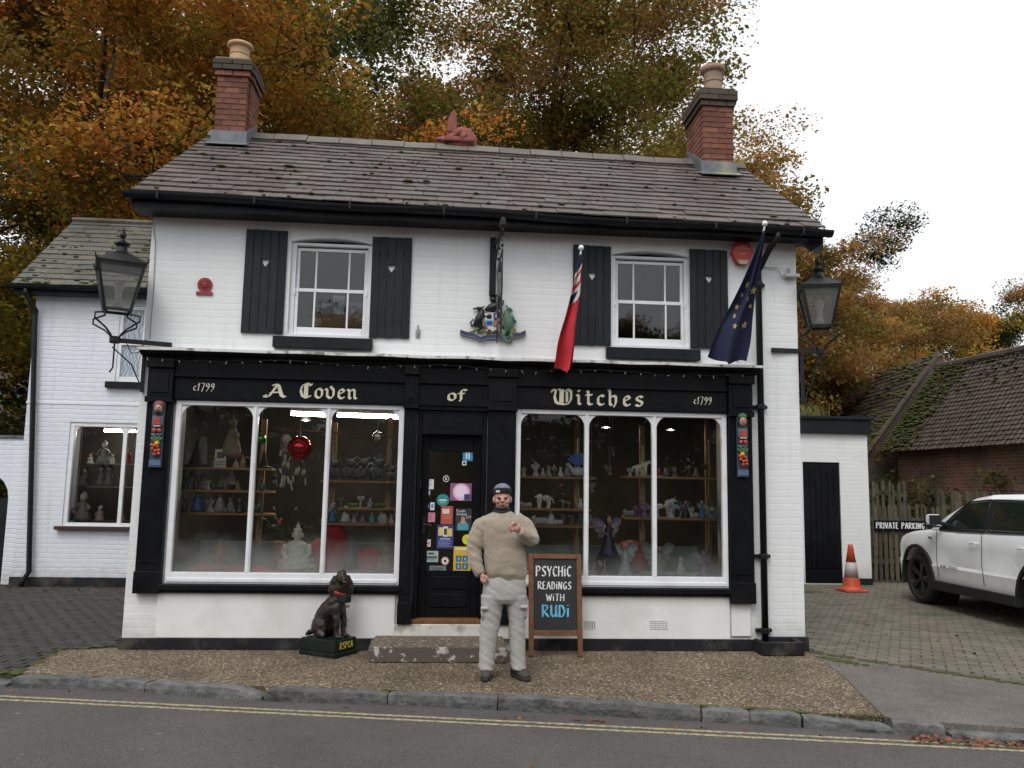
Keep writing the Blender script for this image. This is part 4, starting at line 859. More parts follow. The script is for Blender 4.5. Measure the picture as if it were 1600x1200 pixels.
def cat_sit(h):
    mb = MB(); mb.lathe([(h*.02, 0), (h*.24, 0), (h*.26, h*.15), (h*.19, h*.42), (h*.12, h*.62), (h*.08, h*.7)], 10, sy=.9)
    mb.ell((0, -h*.05, h*.80), (h*.125, h*.12, h*.115)).ell((0, -h*.15, h*.77), (h*.06, h*.05, h*.045))
    for s in (1, -1): mb.tube([(s*h*.07, -h*.04, h*.88), (s*h*.09, -h*.03, h*1.0)], [h*.045, .001], 5); mb.tube([(s*h*.07, -h*.16, h*.45), (s*h*.07, -h*.2, h*.03)], [h*.06, h*.05], 6); mb.ell((s*h*.2, -.02*h, h*.12), (h*.09, h*.16, h*.12), n=8, k=5)
    mb.tube([(h*.15, h*.15, h*.04), (h*.3, 0, h*.04), (h*.2, -h*.2, h*.04)], [h*.04, h*.04, h*.02], 6); return mb
def cat_lie(h):
    mb = MB(); mb.ell((0, 0, h*.42), (h*.95, h*.42, h*.42)).ell((h*.6, .05*h, h*.45), (h*.42, h*.42, h*.45)); mb.ell((-h*.75, -h*.1, h*.72), (h*.30, h*.28, h*.26))
    for s in (1, -1): mb.tube([(-h*.7, s*h*.15-h*.1, h*.9), (-h*.68, s*h*.2-h*.1, h*1.1)], [h*.1, .002], 5); mb.tube([(-h*.5, s*h*.25, h*.15), (-h*1.1, s*h*.25-h*.1, h*.1)], [h*.13, h*.1], 6)
    return mb
def fairy(h, wing=1.0, seat=False):
    """0 skirt, 1 skin, 2 hair, 3 wings"""
    mb = MB(); mb.lathe([(h*.02, 0), (h*.26, 0), (h*.24, h*.05), (h*.15, h*.26), (h*.075, h*.48), (h*.085, h*.62), (h*.05, h*.72)], 12, sy=.8)
    mb.mi = 1; mb.ell((0, -.01*h, h*.82), (h*.062, h*.065, h*.08)); mb.tube([(0, 0, h*.70), (0, 0, h*.78)], h*.03, 6)
    for s in (1, -1): mb.tube([(s*h*.08, 0, h*.68), (s*h*.16, -.06*h, h*.55), (s*h*.06, -h*.14, h*.48)], [h*.03, h*.025, h*.02], 6)
    mb.mi = 2; mb.ell((0, h*.03, h*.84), (h*.085, h*.075, h*.095)); mb.tube([(0, h*.06, h*.84), (h*.02, h*.1, h*.65), (0, h*.08, h*.5)], [h*.07, h*.07, .005], 7)
    mb.mi = 3
    for s in (1, -1):
        for (ax, az, l, wd) in ((.9, .62, .46, .12), (.75, .05, .34, .10), (.55, -.5, .30, .08)):
            d = Vector((s*ax, .25, az)).normalized(); c = Vector((0, h*.09, h*.6)); u = d*l*h*wing; v = d.cross(Vector((0, 1, 0))).normalized()*wd*h*wing
            P = [c, c+u*.35-v*.8, c+u*.8-v, c+u*1.05, c+u*.8+v, c+u*.35+v*.8]; mb.add(P+[p+Vector((0, .006, 0)) for p in P], [(0,1,2,3,4,5), (11,10,9,8,7,6)]+[(i, (i+1) % 6, 6+(i+1) % 6, 6+i) for i in range(6)])
    return mb
def gargoyle(h):
    mb = MB(); mb.box(-h*.28, h*.28, -h*.22, h*.22, 0, h*.10); mb.ell((0, 0, h*.36), (h*.24, h*.2, h*.27)).ell((0, -h*.06, h*.74), (h*.19, h*.18, h*.17)).ell((0, -h*.22, h*.68), (h*.1, h*.08, h*.07))
    for s in (1, -1):
        mb.tube([(s*h*.12, 0, h*.84), (s*h*.26, .02, h*1.0)], [h*.07, .002], 6); mb.tube([(s*h*.2, -.02, h*.5), (s*h*.26, -h*.12, h*.3), (s*h*.12, -h*.22, h*.12)], [h*.08, h*.07, h*.06], 6)
        mb.ell((s*h*.22, -h*.05, h*.2), (h*.11, h*.18, h*.12)); mb.tube([(s*h*.12, h*.15, h*.5), (s*h*.32, h*.2, h*.7), (s*h*.34, h*.2, h*.45)], [h*.05, h*.09, .003], 6)
        mb.ell((s*h*.07, -h*.21, h*.78), h*.03, n=6, k=4)
    return mb
def buddha(h):
    mb = MB(); mb.lathe([(.01, 0), (h*.40, 0), (h*.42, h*.05), (h*.38, h*.10)], 18, sy=.7); mb.ell((0, 0, h*.16), (h*.38, h*.26, h*.10))
    mb.lathe([(h*.02, h*.12), (h*.20, h*.14), (h*.19, h*.3), (h*.235, h*.48), (h*.17, h*.56), (h*.07, h*.60), (h*.06, h*.64)], 16, sy=.68)
    for s in (1, -1):
        mb.tube([(s*h*.21, 0, h*.5), (s*h*.28, -h*.02, h*.34), (s*h*.20, -h*.14, h*.22), (s*h*.04, -h*.22, h*.19)], [h*.075, h*.065, h*.055, h*.04], 8)
        mb.tube([(s*h*.30, -h*.05, h*.14), (s*h*.05, -h*.24, h*.12)], [h*.08, h*.06], 8); mb.ell((s*h*.105, 0, h*.71), (h*.02, h*.03, h*.055), n=6, k=4)
    mb.ell((0, -h*.01, h*.72), (h*.10, h*.105, h*.125)).ell((0, 0, h*.80), (h*.095, h*.10, h*.07)).ell((0, .0, h*.88), (h*.045, h*.045, h*.05)).tube([(0, 0, h*.9), (0, 0, h*1.0)], [h*.03, .002], 8)
    mb.ell((0, -h*.11, h*.71), (h*.018, h*.02, h*.035), n=6, k=4); return mb
def buddha_head(h):
    mb = MB(); mb.lathe([(.01, 0), (h*.22, 0), (h*.15, h*.06), (h*.14, h*.2)], 14); mb.ell((0, 0, h*.46), (h*.27, h*.29, h*.31)).ell((0, .03*h, h*.66), (h*.26, h*.27, h*.2)).ell((0, .02*h, h*.86), (h*.11, h*.11, h*.09)).tube([(0, 0, h*.9), (0, 0, h*1.08)], [h*.06, .002], 8)
    mb.tube([(0, -h*.28, h*.55), (0, -h*.34, h*.42), (0, -h*.29, h*.40)], [h*.025, h*.05, h*.03], 6); mb.ell((0, -h*.265, h*.31), (h*.085, h*.04, h*.025), n=8, k=5)
    for s in (1, -1): mb.ell((s*h*.11, -h*.25, h*.52), (h*.07, h*.04, h*.022), n=8, k=5).ell((s*h*.275, 0, h*.42), (h*.03, h*.05, h*.15), n=6, k=5)
    return mb
def witch_hat(h):
    return MB().lathe([(.01, 0), (h*.50, 0), (h*.50, .012), (h*.24, .03), (h*.23, h*.15), (h*.13, h*.55), (h*.04, h*.96), (.002, h)], 16, sy=.8)
def doll(h):
    """0 robe, 1 skin, 2 hair/hat"""
    mb = MB(); mb.lathe([(.01, 0), (h*.30, 0), (h*.26, h*.15), (h*.13, h*.5), (h*.10, h*.62), (h*.06, h*.68)], 12)
    for s in (1, -1): mb.tube([(s*h*.1, 0, h*.6), (s*h*.24, -h*.06, h*.42), (s*h*.16, -h*.16, h*.36)], [h*.06, h*.06, h*.04], 6)
    mb.mi = 1; mb.ell((0, -.02*h, h*.78), (h*.11, h*.11, h*.12)); mb.mi = 2; mb.ell((0, h*.03, h*.83), (h*.13, h*.12, h*.12)).tube([(0, .02, h*.9), (h*.03, .02, h*1.0)], [h*.09, .003], 7)
    return mb
def on(shelf_key, px, py):
    z, y = S[shelf_key]; p = W(px, py, y); return Vector((p.x, y, z+.001))
PXM = 9.55/1300        # metres per photo pixel at the shelves
GREY = fm((.10,.10,.105), .7)
for i, (px, hh) in enumerate([(522, 33), (546, 36), (567, 37), (592, 37)]):
    place(gargoyle(hh*PXM), [GREY], ['grey stone gargoyle on its own block closest to the red ball', 'grey stone gargoyle second along from the red ball', 'grey stone gargoyle with a price tag', 'grey stone gargoyle closest to the door'][i], 'gargoyle', 'gargoyle', on('m1', px, 750), rnd.uniform(-.3, .3), grp='gargoyles on the shelf')
BLK = fm((.012,.012,.014), .8)
for px, hh, lb in ((306, 42, 'black felt witch hat with a wide brim beside the standing card'), (412, 28, 'black felt witch hat by the mullion and shelf post')):
    place(witch_hat(hh*PXM), [BLK], lb, 'hat', 'witch_hat', on('l1', px, 730), 0, False, 'witch hats')
mb = MB(); mb.box(-.062, .062, -.004, .004, 0, .2); mb.mi = 1; mb.box(-.04, .04, -.006, -.0045, .10, .17).box(-.05, .05, -.006, -.0045, .03, .04).box(-.05, .05, -.006, -.0045, .055, .065)
place(mb, [fm((.55,.53,.46)), fm((.10,.10,.10))], 'cream card with a dark drawing standing on the shelf', 'card', 'standing_card', on('l1', 346, 730)+Vector((0, -.06, 0)), 0, False)
mb = MB(); mb.lathe([(.01, -.36), (.10, -.35), (.11, -.28), (.07, -.15), (.045, -.05), (.02, 0)], 14, sy=.6).ell((.0, -.03, .02), (.055, .05, .06)).ell((.06, -.05, -.12), (.035, .03, .04)); mb.tube([(0, 0, .06), (0, 0, .3)], .002, 4)
place(mb, [fm((.26,.21,.15), .9)], 'hanging pale tan hooded robe figure over the witch hats', 'hanging ornament', 'hanging_robe', W(364, 664, .62))
mb = doll(.27); place(mb, [fm((.08,.13,.34)), fm((.5,.34,.24)), fm((.45,.33,.13))], 'blue robed doll with yellow hair on the lowest left shelf', 'doll', 'doll', on('l3', 308, 801), .3)
mb = cat_sit(.24); place(mb, [fm((.32,.32,.33))], 'silver grey wolf head ornament beside the blue doll', 'ornament', 'wolf_ornament', on('l3', 343, 801), .4)
place(doll(.17), [fm((.05,.05,.06)), fm((.25,.2,.16)), fm((.04,.04,.05))], 'small black robed doll on the lowest left shelf', 'doll', 'doll', on('l3', 374, 801), -.2)
def ball(px, py, rr, col, lb, y=.45):
    p = W(px, py, y); t_ = thing('glass_ball', lb, 'glass ball', p, group='hanging glass balls'); m, tt, pp = newmat('mirror glass '+lb[:12]); pp.inputs['Base Color'].default_value = (*col, 1); pp.inputs['Roughness'].default_value = .06; pp.inputs['Metallic'].default_value = .85
    k = PXM*rr; MB().ell(p, k, n=28, k=16).build('globe', m, t_, smooth=True); MB().lathe([(.012, k), (.012, k+.02), (.004, k+.03)], 8, p).build('cap', M['chrome'], t_); MB().tube([p+Vector((0,0,k+.02)), Vector((p.x, p.y, 2.77))], .0015, 4).build('cord', M['cream'], t_)
ball(468, 700, 18.5, (.55,.02,.03), 'large red mirrored glass witch ball'); ball(408, 686, 7.5, (.12,.4,.04), 'small green glass ball by the mullion'); ball(590, 683, 8, (.55,.55,.50), 'small silver glass ball hanging over the gargoyles')
# feather mobile
mb = MB(); r = random.Random(31); c = W(457, 690, .50)
mb.tube([c+Vector((.13*math.cos(a), .02*math.sin(a), .13*math.sin(a))) for a in [2*PI*k/20 for k in range(21)]], .006, 6); mb.mi = 1
for k in range(34):
    x = r.uniform(-.13, .17); z0 = -r.uniform(.1, .56)*(1-abs(x)*1.2); p = c+Vector((x, r.uniform(-.03, .03), z0)); l = r.uniform(.05, .085)
    mb.ell(p, (.012, .005, l/2), Euler((0, r.gauss(0,.25), 0)).to_matrix(), 6, 5); mb.tube([p+Vector((0,0,l/2)), c+Vector((x*.8, 0, 0))], .0008, 3)
mb.ell(c+Vector((-.06, -.02, .02)), (.05, .03, .06), n=8, k=5)
o = mb.build('feather_mobile', [M['darkwood'], fm((.50,.46,.42), .9)], smooth=True); tag(o, 'dream catcher hung with rows of pale feathers', 'dream catcher')
# twig rail holding hanging things
tag(MB().tube([W(424, 668, .62), W(470, 672, .62), W(530, 677, .62), W(600, 680, .62)], [.012, .010, .012, .006], 6).build('hanging_branch', M['darkwood']), 'bare brown branch hung across the left window', 'branch')
# statues on the left deck
def deck(px, py, y=.5, z=.76): p = W(px, py, y); return Vector((p.x, y, z))
place(buddha(72*PXM*.97), [fm((.76,.78,.72), .6)], 'large white seated Buddha statue in the shop window', 'statue', 'buddha_statue', deck(463, 880, .55), .1)
place(buddha_head(40*PXM), [fm((.36,.22,.07), .35)], 'gold Buddha head on the red cloth', 'statue', 'gold_bust', deck(342, 886, .42), .1)
place(buddha(40*PXM), [fm((.26,.22,.10), .4)], 'dull gold seated statue near the door end of the red cloth', 'statue', 'gold_statue', deck(603, 888, .5), -.2)
place(MB().lathe([(.01, 0), (.10, 0), (.085, .1), (.03, .30), (.002, .36)], 10, sy=.8), [fm((.05,.045,.05))], 'dark cone shaped incense burner among the red cloth', 'ornament', 'incense_burner', deck(548, 886, .48))
mb = MB(); mb.ell((0, 0, .17), (.19, .13, .23)).ell((.02, .0, .36), (.13, .10, .15)); place(mb, [M['redcloth']], 'red velvet cushion heaped behind the dog statue window', 'cushion', 'velvet_cushion', deck(518, 886, .66), .2)
mb = MB(); mb.ell((0, 0, .1), (.16, .11, .15)); place(mb, [M['redcloth']], 'small red velvet cushion beside the dull gold statue', 'cushion', 'velvet_cushion', deck(576, 890, .55), .4)
mb = MB(); mb.ell((0, 0, .14), (.12, .1, .19)); place(mb, [M['redcloth']], 'red velvet cushion against the white Buddha', 'cushion', 'velvet_cushion', deck(498, 886, .72), .4)
mb = MB(); mb.box(-.05, .05, -.02, .02, 0, .05); mb.mi = 1; mb.box(-.04, .04, -.022, -.0205, .012, .04); place(mb, [fm((.45,.38,.16)), fm((.2,.16,.06))], 'small gold box in front of the white Buddha', 'box', 'gold_box', deck(485, 893, .3))
place(cat_sit(.12), [BLK], 'small black cat figurine beside the white Buddha', 'figurine', 'cat_figurine', deck(430, 890, .36)); 
# potted plant
t_ = thing('potted_plant', 'trailing plant with a pink flower in a beige pot', 'plant', deck(446, 868, .80, .737))
bp = deck(446, 868, .80, .737); MB().lathe([(.01, 0), (.09, 0), (.13, .26), (.14, .27), (.14, .30), (.12, .30), (.11, .27), (.01, .25)], 14, bp).build('pot', fm((.40,.30,.18), .8), t_)
lv = MB(); r = random.Random(8)
for k in range(13):
    a = r.uniform(0, 6.28); e = bp+Vector((.22*math.cos(a), .1*math.sin(a)-.03, .30+r.uniform(.03, .34))); s = bp+Vector((0,0,.28)); lv.tube([s, (s+e)/2+Vector((0,0,.08)), e], [.004, .003, .002], 4)
    for q in range(3):
        w_ = e+Vector((r.gauss(0,.03), r.gauss(0,.02), r.gauss(0,.03))); m_ = Euler((r.uniform(-1,1), r.uniform(-1,1), a)).to_matrix(); lv.add([w_+m_ @ Vector(v) for v in ((0,0,0), (.03,-.018,.004), (.075,0,0), (.03,.018,.004))], [(0,1,2,3)])
lv.build('foliage', fm((.05,.10,.03), .6), t_); MB().ell(bp+Vector((-.08,-.06,.52)), (.024,.02,.024)).ell(bp+Vector((-.06,-.06,.55)), (.018,.02,.018)).build('flower', fm((.62,.12,.14), .6), t_)
# small ornaments, lower shelves of the left window
for i, px in enumerate((551, 588, 597)): place(cat_lie(.055), [fm((.06,.20,.03))], ['green frog ornament nearest the bone ornament', 'green frog ornament by the post', 'green frog ornament at the shelf end'][i], 'ornament', 'frog_ornament', on('m2', px, 793), .5*i, grp='green frogs on the shelf')
mb = MB(); mb.tube([(0,0,0), (0,0,.10)], .012, 6).ell((-.02, 0, .11), .024).ell((.02, 0, .11), .024); place(mb, [fm((.5,.48,.40))], 'little cream bone shaped ornament between the frogs', 'ornament', 'bone_ornament', on('m2', 563, 793))
mb = MB(); mb.tube([(0,0,0), (0,0,.08)], .012, 6).ell((-.02, 0, .095), .02).ell((.02, 0, .095), .02); place(mb, [fm((.20,.19,.16))], 'little dark bone shaped ornament at the start of the frog shelf', 'ornament', 'bone_ornament', on('m2', 532, 793))
place(doll(.12), [fm((.35,.37,.40)), fm((.6,.6,.62)), fm((.16,.14,.12))], 'tiny grey and white figure between the frogs', 'figurine', 'tiny_figure', on('m2', 578, 793))
place(doll(31*PXM), [fm((.05,.14,.24)), fm((.38,.44,.55)), fm((.18,.14,.30))], 'blue and purple wizard figurine on the lowest shelf', 'figurine', 'wizard_figurine', on('m3', 519, 817), -.5)
place(cat_sit(27*PXM), [fm((.62,.63,.64))], 'slim white cat figurine next to the blue wizard', 'figurine', 'cat_figurine', on('m3', 539, 817), .6)
mb = doll(18*PXM); place(mb, [fm((.10,.34,.42)), fm((.62,.55,.48)), fm((.55,.55,.55))], 'teal and white baby figurine on the lowest shelf', 'figurine', 'baby_figurine', on('m3', 581, 817))
place(MB().lathe([(.01, 0), (.05, 0), (.06, .06), (.03, .12), (.0, .14)], 6), [fm((.55,.58,.60), .3)], 'pale crystal point by the shelf post', 'crystal', 'crystal', on('m3', 598, 817), .3, False)
# more stock in the left window: hanging scarves, bottles, hanging charms
for i, (px, py0, py1, c, lb) in enumerate([(291, 690, 726, (.40,.47,.47), 'pale teal scarf hanging at the window edge by the pilaster'), (318, 682, 724, (.42,.44,.45), 'grey white scarf hanging between the hats'), (300, 735, 762, (.35,.40,.42), 'pale blue scarf hanging under the witch hat'), (320, 735, 760, (.46,.50,.50), 'white scarf hanging below the top shelf'), (350, 736, 760, (.32,.42,.40), 'green white scarf hanging below the standing card'), (362, 736, 757, (.40,.48,.46), 'mint scarf hanging below the tan robe'), (284, 745, 800, (.45,.46,.50), 'long pale curtain strip at the window edge')]):
    a = W(px, py0, .86); b = W(px-2, py1, .86); rs = []
    for k in range(6):
        q = a.lerp(b, k/5); w_ = .035+.02*k/5; rs.append([q+Vector((w_*u, .012*math.sin(u*5+k+i), 0)) for u in (-1, -.5, 0, .5, 1)])
    o = MB().rings(rs, closed=False).build('hanging_scarf', fm(c, .9), smooth=True); tag(o, lb, 'scarf', 'scarves hanging in the left shop window')
r = random.Random(44)
BOT = [(.03,.05,.08), (.10,.06,.03), (.05,.09,.05), (.12,.10,.12), (.20,.16,.10)]
def bottle(h): return MB().lathe([(.01, 0), (h*.22, 0), (h*.23, h*.05), (h*.22, h*.5), (h*.10, h*.68), (h*.08, h*.9), (h*.1, h*.92), (h*.1, h), (.0, h)], 10)
for i, (k_, px, hh, lb) in enumerate([('l2', 290, 17, 'dark potion bottle at the pilaster end of the empty shelf'), ('l2', 306, 21, 'brown potion bottle on the middle left shelf'), ('l2', 333, 15, 'green potion bottle on the middle left shelf'), ('l2', 352, 19, 'purple grey potion bottle on the middle left shelf'), ('l2', 371, 16, 'tan potion bottle on the middle left shelf'), ('l2', 409, 18, 'dark potion bottle beside the left shelf post'), ('l3', 290, 20, 'brown potion bottle beside the blue doll'), ('l3', 410, 16, 'green potion bottle at the post end of the lowest left shelf'), ('l1', 330, 15, 'small round tan bottle between hat and card'), ('l1', 376, 20, 'dark bottle beside the standing card')]):
    place(bottle(hh*PXM), [fm(BOT[i % 5], .25)], lb, 'bottle', 'potion_bottle', on(k_, px, 765), 0, True, 'potion bottles')
# ---------------- right window
for i, (px, py, c, lb) in enumerate([(935, 700, (.16,.13,.10), 'brown hanging bat charm near the lit spotlight'), (957, 712, (.10,.09,.09), 'dark hanging fairy charm over the tall purple fairy'), (952, 742, (.22,.16,.14), 'small hanging pixie charm above the tall purple fairy'), (924, 768, (.24,.22,.20), 'pale hanging pixie charm by the mullion'), (940, 690, (.12,.12,.14), 'grey hanging star charm near the ceiling')]):
    a, b = fairy(16*PXM, 1.1), [fm(c), fm(c), fm(tuple(x*.5 for x in c)), fm(tuple(x*1.2 for x in c))]; p = W(px, py, .9); o = place(a, b, lb, 'charm', 'hanging_charm', p, r.uniform(-.6, .6), grp='charms hanging in the right shop window')
    c_ = MB().tube([(0, 0, 16*PXM*.9), (0, 0, 2.775-p.z)], .0012, 3); c_.build('cord', M['cream'], o, loc=(0,0,0))
SK = fm((.52,.36,.27))
def fa(h, dress, hair, wingc, wing=1.0): return fairy(h, wing), [fm(dress), SK, fm(hair), fm(wingc, .3)]
a, b = fa(23*PXM, (.42,.42,.45), (.5,.5,.5), (.5,.5,.55), .8); place(a, b, 'pale grey fairy with raised wings on the top shelf', 'figurine', 'fairy_figurine', on('r1', 837, 744))
a, b = fa(20*PXM, (.06,.05,.06), (.35,.3,.26), (.3,.28,.26), .6); place(a, b, 'small dark dressed fairy on the top shelf', 'figurine', 'fairy_figurine', on('r1', 866, 744), .3)
place(cat_sit(18*PXM), [fm((.34,.34,.35))], 'grey cat figurine leaning on the dark fairy', 'figurine', 'cat_figurine', on('r1', 857, 744), -.4)
place(cat_sit(21*PXM), [fm((.25,.28,.33))], 'blue grey cat figurine before the peacock', 'figurine', 'cat_figurine', on('r1', 886, 744), .2)
mb = MB(); mb.ell((0, 0, .06), (.09, .06, .06)).tube([(-.07, 0, .08), (-.11, -.01, .13)], [.03, .02], 7).ell((-.115, -.01, .14), .024)
mb.mi = 1
for k in range(9): aa = R(55+k*11); mb.ell((.03+.085*math.cos(aa)*1.3, .03, .11+.085*math.sin(aa)*1.25), (.02, .006, .075), Matrix.Rotation(PI/2-aa, 3, 'Y'), 6, 5)
place(mb, [fm((.55,.55,.62)), fm((.06,.16,.50))], 'white and blue peacock figurine with raised tail', 'figurine', 'peacock_figurine', on('r1', 903, 744))
WH = fm((.66,.66,.63))
place(quad(21*PXM, .02, stocky=1.55, bz=.74, lt=1.7), [WH], 'white prowling panther figurine', 'figurine', 'panther_figurine', on('r2', 848, 794), .15)
place(cat_lie(14*PXM), [fm((.50,.52,.53))], 'white lying cat figurine on the lower shelf', 'figurine', 'cat_figurine', on('r3', 843, 821), .3)
place(cat_sit(27*PXM), [WH], 'upright white cat figurine on the lower shelf', 'figurine', 'cat_figurine', on('r3', 861, 821), 0)
place(quad(22*PXM, .14, stocky=1.35, bz=.68, lt=1.3), [fm((.17,.17,.165))], 'grey standing wolf figurine with a price tag', 'figurine', 'wolf_figurine', on('r3', 885, 821)+Vector((0, .04, 0)), .1)
place(quad(21*PXM, .14, stocky=1.35, bz=.68, lt=1.3), [fm((.085,.09,.09))], 'dark standing wolf figurine next to the shelf post', 'figurine', 'wolf_figurine', on('r3', 908, 821), .9)
a, b = fa(62*PXM*1.05, (.045,.025,.09), (.02,.015,.03), (.36,.30,.44), .95); p = W(951, 846, .5); place(a, b, 'tall dark purple fairy with wide lilac wings', 'figurine', 'fairy_figurine', Vector((p.x, .5, .95)), .1)
tag(MB().lathe([(.01, 0), (.14, 0), (.14, .19), (.12, .21), (.01, .21)], 16, (p.x, .5, .736)).build('pedestal', fm((.05,.06,.09))), 'dark round pedestal under the tall purple fairy', 'pedestal')
t_ = quad(24*PXM, .28, mane=True); place(t_, [WH], 'white horse figurine on the top shelf', 'figurine', 'horse_figurine', on('q1', 1003, 744), PI+.2)
place(quad(15*PXM, .22), [WH], 'white foal figurine beside the white horse', 'figurine', 'foal_figurine', on('q1', 996, 744)+Vector((0, -.07, 0)), .3)
tag(MB().box(-.09, .09, -.07, .07, 0, .008).build('figurine_base', WH), 'flat white base on the top shelf beside the horses', 'base').location = on('q1', 1022, 744)
for px, hh, lb in ((1075, 26, 'dark bare tree ornament on the top shelf'), (1104, 31, 'brown twisted tree ornament by the shelf post')):
    mb = MB(); r = random.Random(px); hh *= PXM; mb.tube([(0,0,0), (.01,0,hh*.4), (0,0,hh*.6)], [.02, .012, .01], 6)
    for k in range(9): e = Vector((r.uniform(-.09,.09), r.uniform(-.04,.04), hh*r.uniform(.55, 1))); mb.tube([(0,0,hh*r.uniform(.3,.6)), e*.6+Vector((0,0,hh*.25)), e], [.006, .004, .001], 4)
    place(mb, [fm((.07,.055,.04))], lb, 'ornament', 'tree_ornament', on('q1', px, 744))
mb = MB(); mb.lathe([(.01, 0), (.04, 0), (.015, .09), (.002, .11)], 10); place(mb, [fm((.35,.05,.05))], 'small red capped gnome by the mullion', 'figurine', 'gnome_figurine', on('q1', 1030, 744))
for px, c, w_, lb in ((1007, (.20,.13,.36), .9, 'purple fairy figurine with purple wings'), (1018, (.26,.20,.42), .7, 'lilac fairy figurine half behind the mullion')):
    a, b = fa(25*PXM, c, (.15,.1,.2), tuple(x*1.3 for x in c), w_); place(a, b, lb, 'figurine', 'fairy_figurine', on('q2', px, 809), .2)
place(quad(28*PXM, .34, True, True), [fm((.60,.62,.66))], 'white unicorn figurine with pale mane', 'figurine', 'unicorn_figurine', on('q2', 1037, 810), PI-.3)
a, b = fa(21*PXM, (.55,.60,.66), (.25,.06,.04), (.5,.55,.6), .3); place(a, b, 'red haired girl figurine in a white gown beside the unicorn', 'figurine', 'girl_figurine', on('q2', 1046, 810)+Vector((0, -.06, 0)))
place(quad(27*PXM, .3, False, True, stocky=1.2), [fm((.26,.40,.46))], 'pale blue horse head figurine behind the black dress fairy', 'figurine', 'horse_figurine', on('q2', 1058, 810)+Vector((0, .05, 0)), .2)
a, b = fa(30*PXM, (.012,.012,.018), (.015,.012,.015), (.10,.14,.24), 1.0); place(a, b, 'fairy figurine in a black dress with dark blue wings', 'figurine', 'fairy_figurine', on('q2', 1071, 811), .2)
a, b = fa(30*PXM, (.05,.22,.42), (.05,.10,.22), (.20,.36,.46), .7); place(a, b, 'fairy figurine in a bright blue dress', 'figurine', 'fairy_figurine', on('q2', 1097, 811), -.2)
place(quad(20*PXM, .2, False, True), [fm((.30,.42,.46))], 'pale teal dragon steed figurine under the blue fairy', 'figurine', 'steed_figurine', on('q2', 1108, 811)+Vector((0, -.06, 0)), .2)
def rdeck(px, y=.45): return Vector((wx(px, 880, y), y, .736))
a, b = fa(52*PXM, (.42,.52,.56), (.5,.55,.56), (.46,.56,.60), 1.1); place(a, b, 'large pale blue angel statue behind the misted glass', 'statue', 'angel_statue', rdeck(977, .42))
a, b = fa(26*PXM, (.50,.28,.20), (.5,.35,.25), (.55,.45,.40), 1.0); place(a, b, 'small orange and cream fairy low in the window', 'figurine', 'fairy_figurine', rdeck(945, .38), .3)
a, b = fa(22*PXM, (.40,.38,.34), (.3,.28,.25), (.4,.4,.4), 1.0); place(a, b, 'small beige fairy low in the window by the mullion', 'figurine', 'fairy_figurine', rdeck(926, .38), .3)
a, b = fa(46*PXM, (.30,.36,.36), (.3,.3,.3), (.34,.40,.40), 1.5); place(a, b, 'grey green winged statue with long arched wings', 'statue', 'winged_statue', rdeck(1030, .55))
place(cat_sit(30*PXM), [fm((.55,.58,.56))], 'white cat statue low in the last window pane', 'statue', 'cat_statue', rdeck(1063, .4), .4)
a, b = fa(42*PXM, (.20,.12,.34), (.3,.2,.14), (.36,.28,.42), .8); place(a, b, 'violet fairy statue low in the last window pane', 'statue', 'fairy_statue', rdeck(1100, .42))
place(cat_lie(20*PXM), [fm((.24,.19,.32))], 'lilac dragon figurine low behind the chalkboard', 'figurine', 'dragon_figurine', rdeck(850, .4), .2)
mb = MB(); mb.ell((0,0,.16), (.22, .12, .20)); place(mb, [fm((.40,.06,.05), .8)], 'red satin pouch behind the tall purple fairy', 'pouch', 'satin_pouch', Vector((wx(985, 860, .75), .75, .75)))
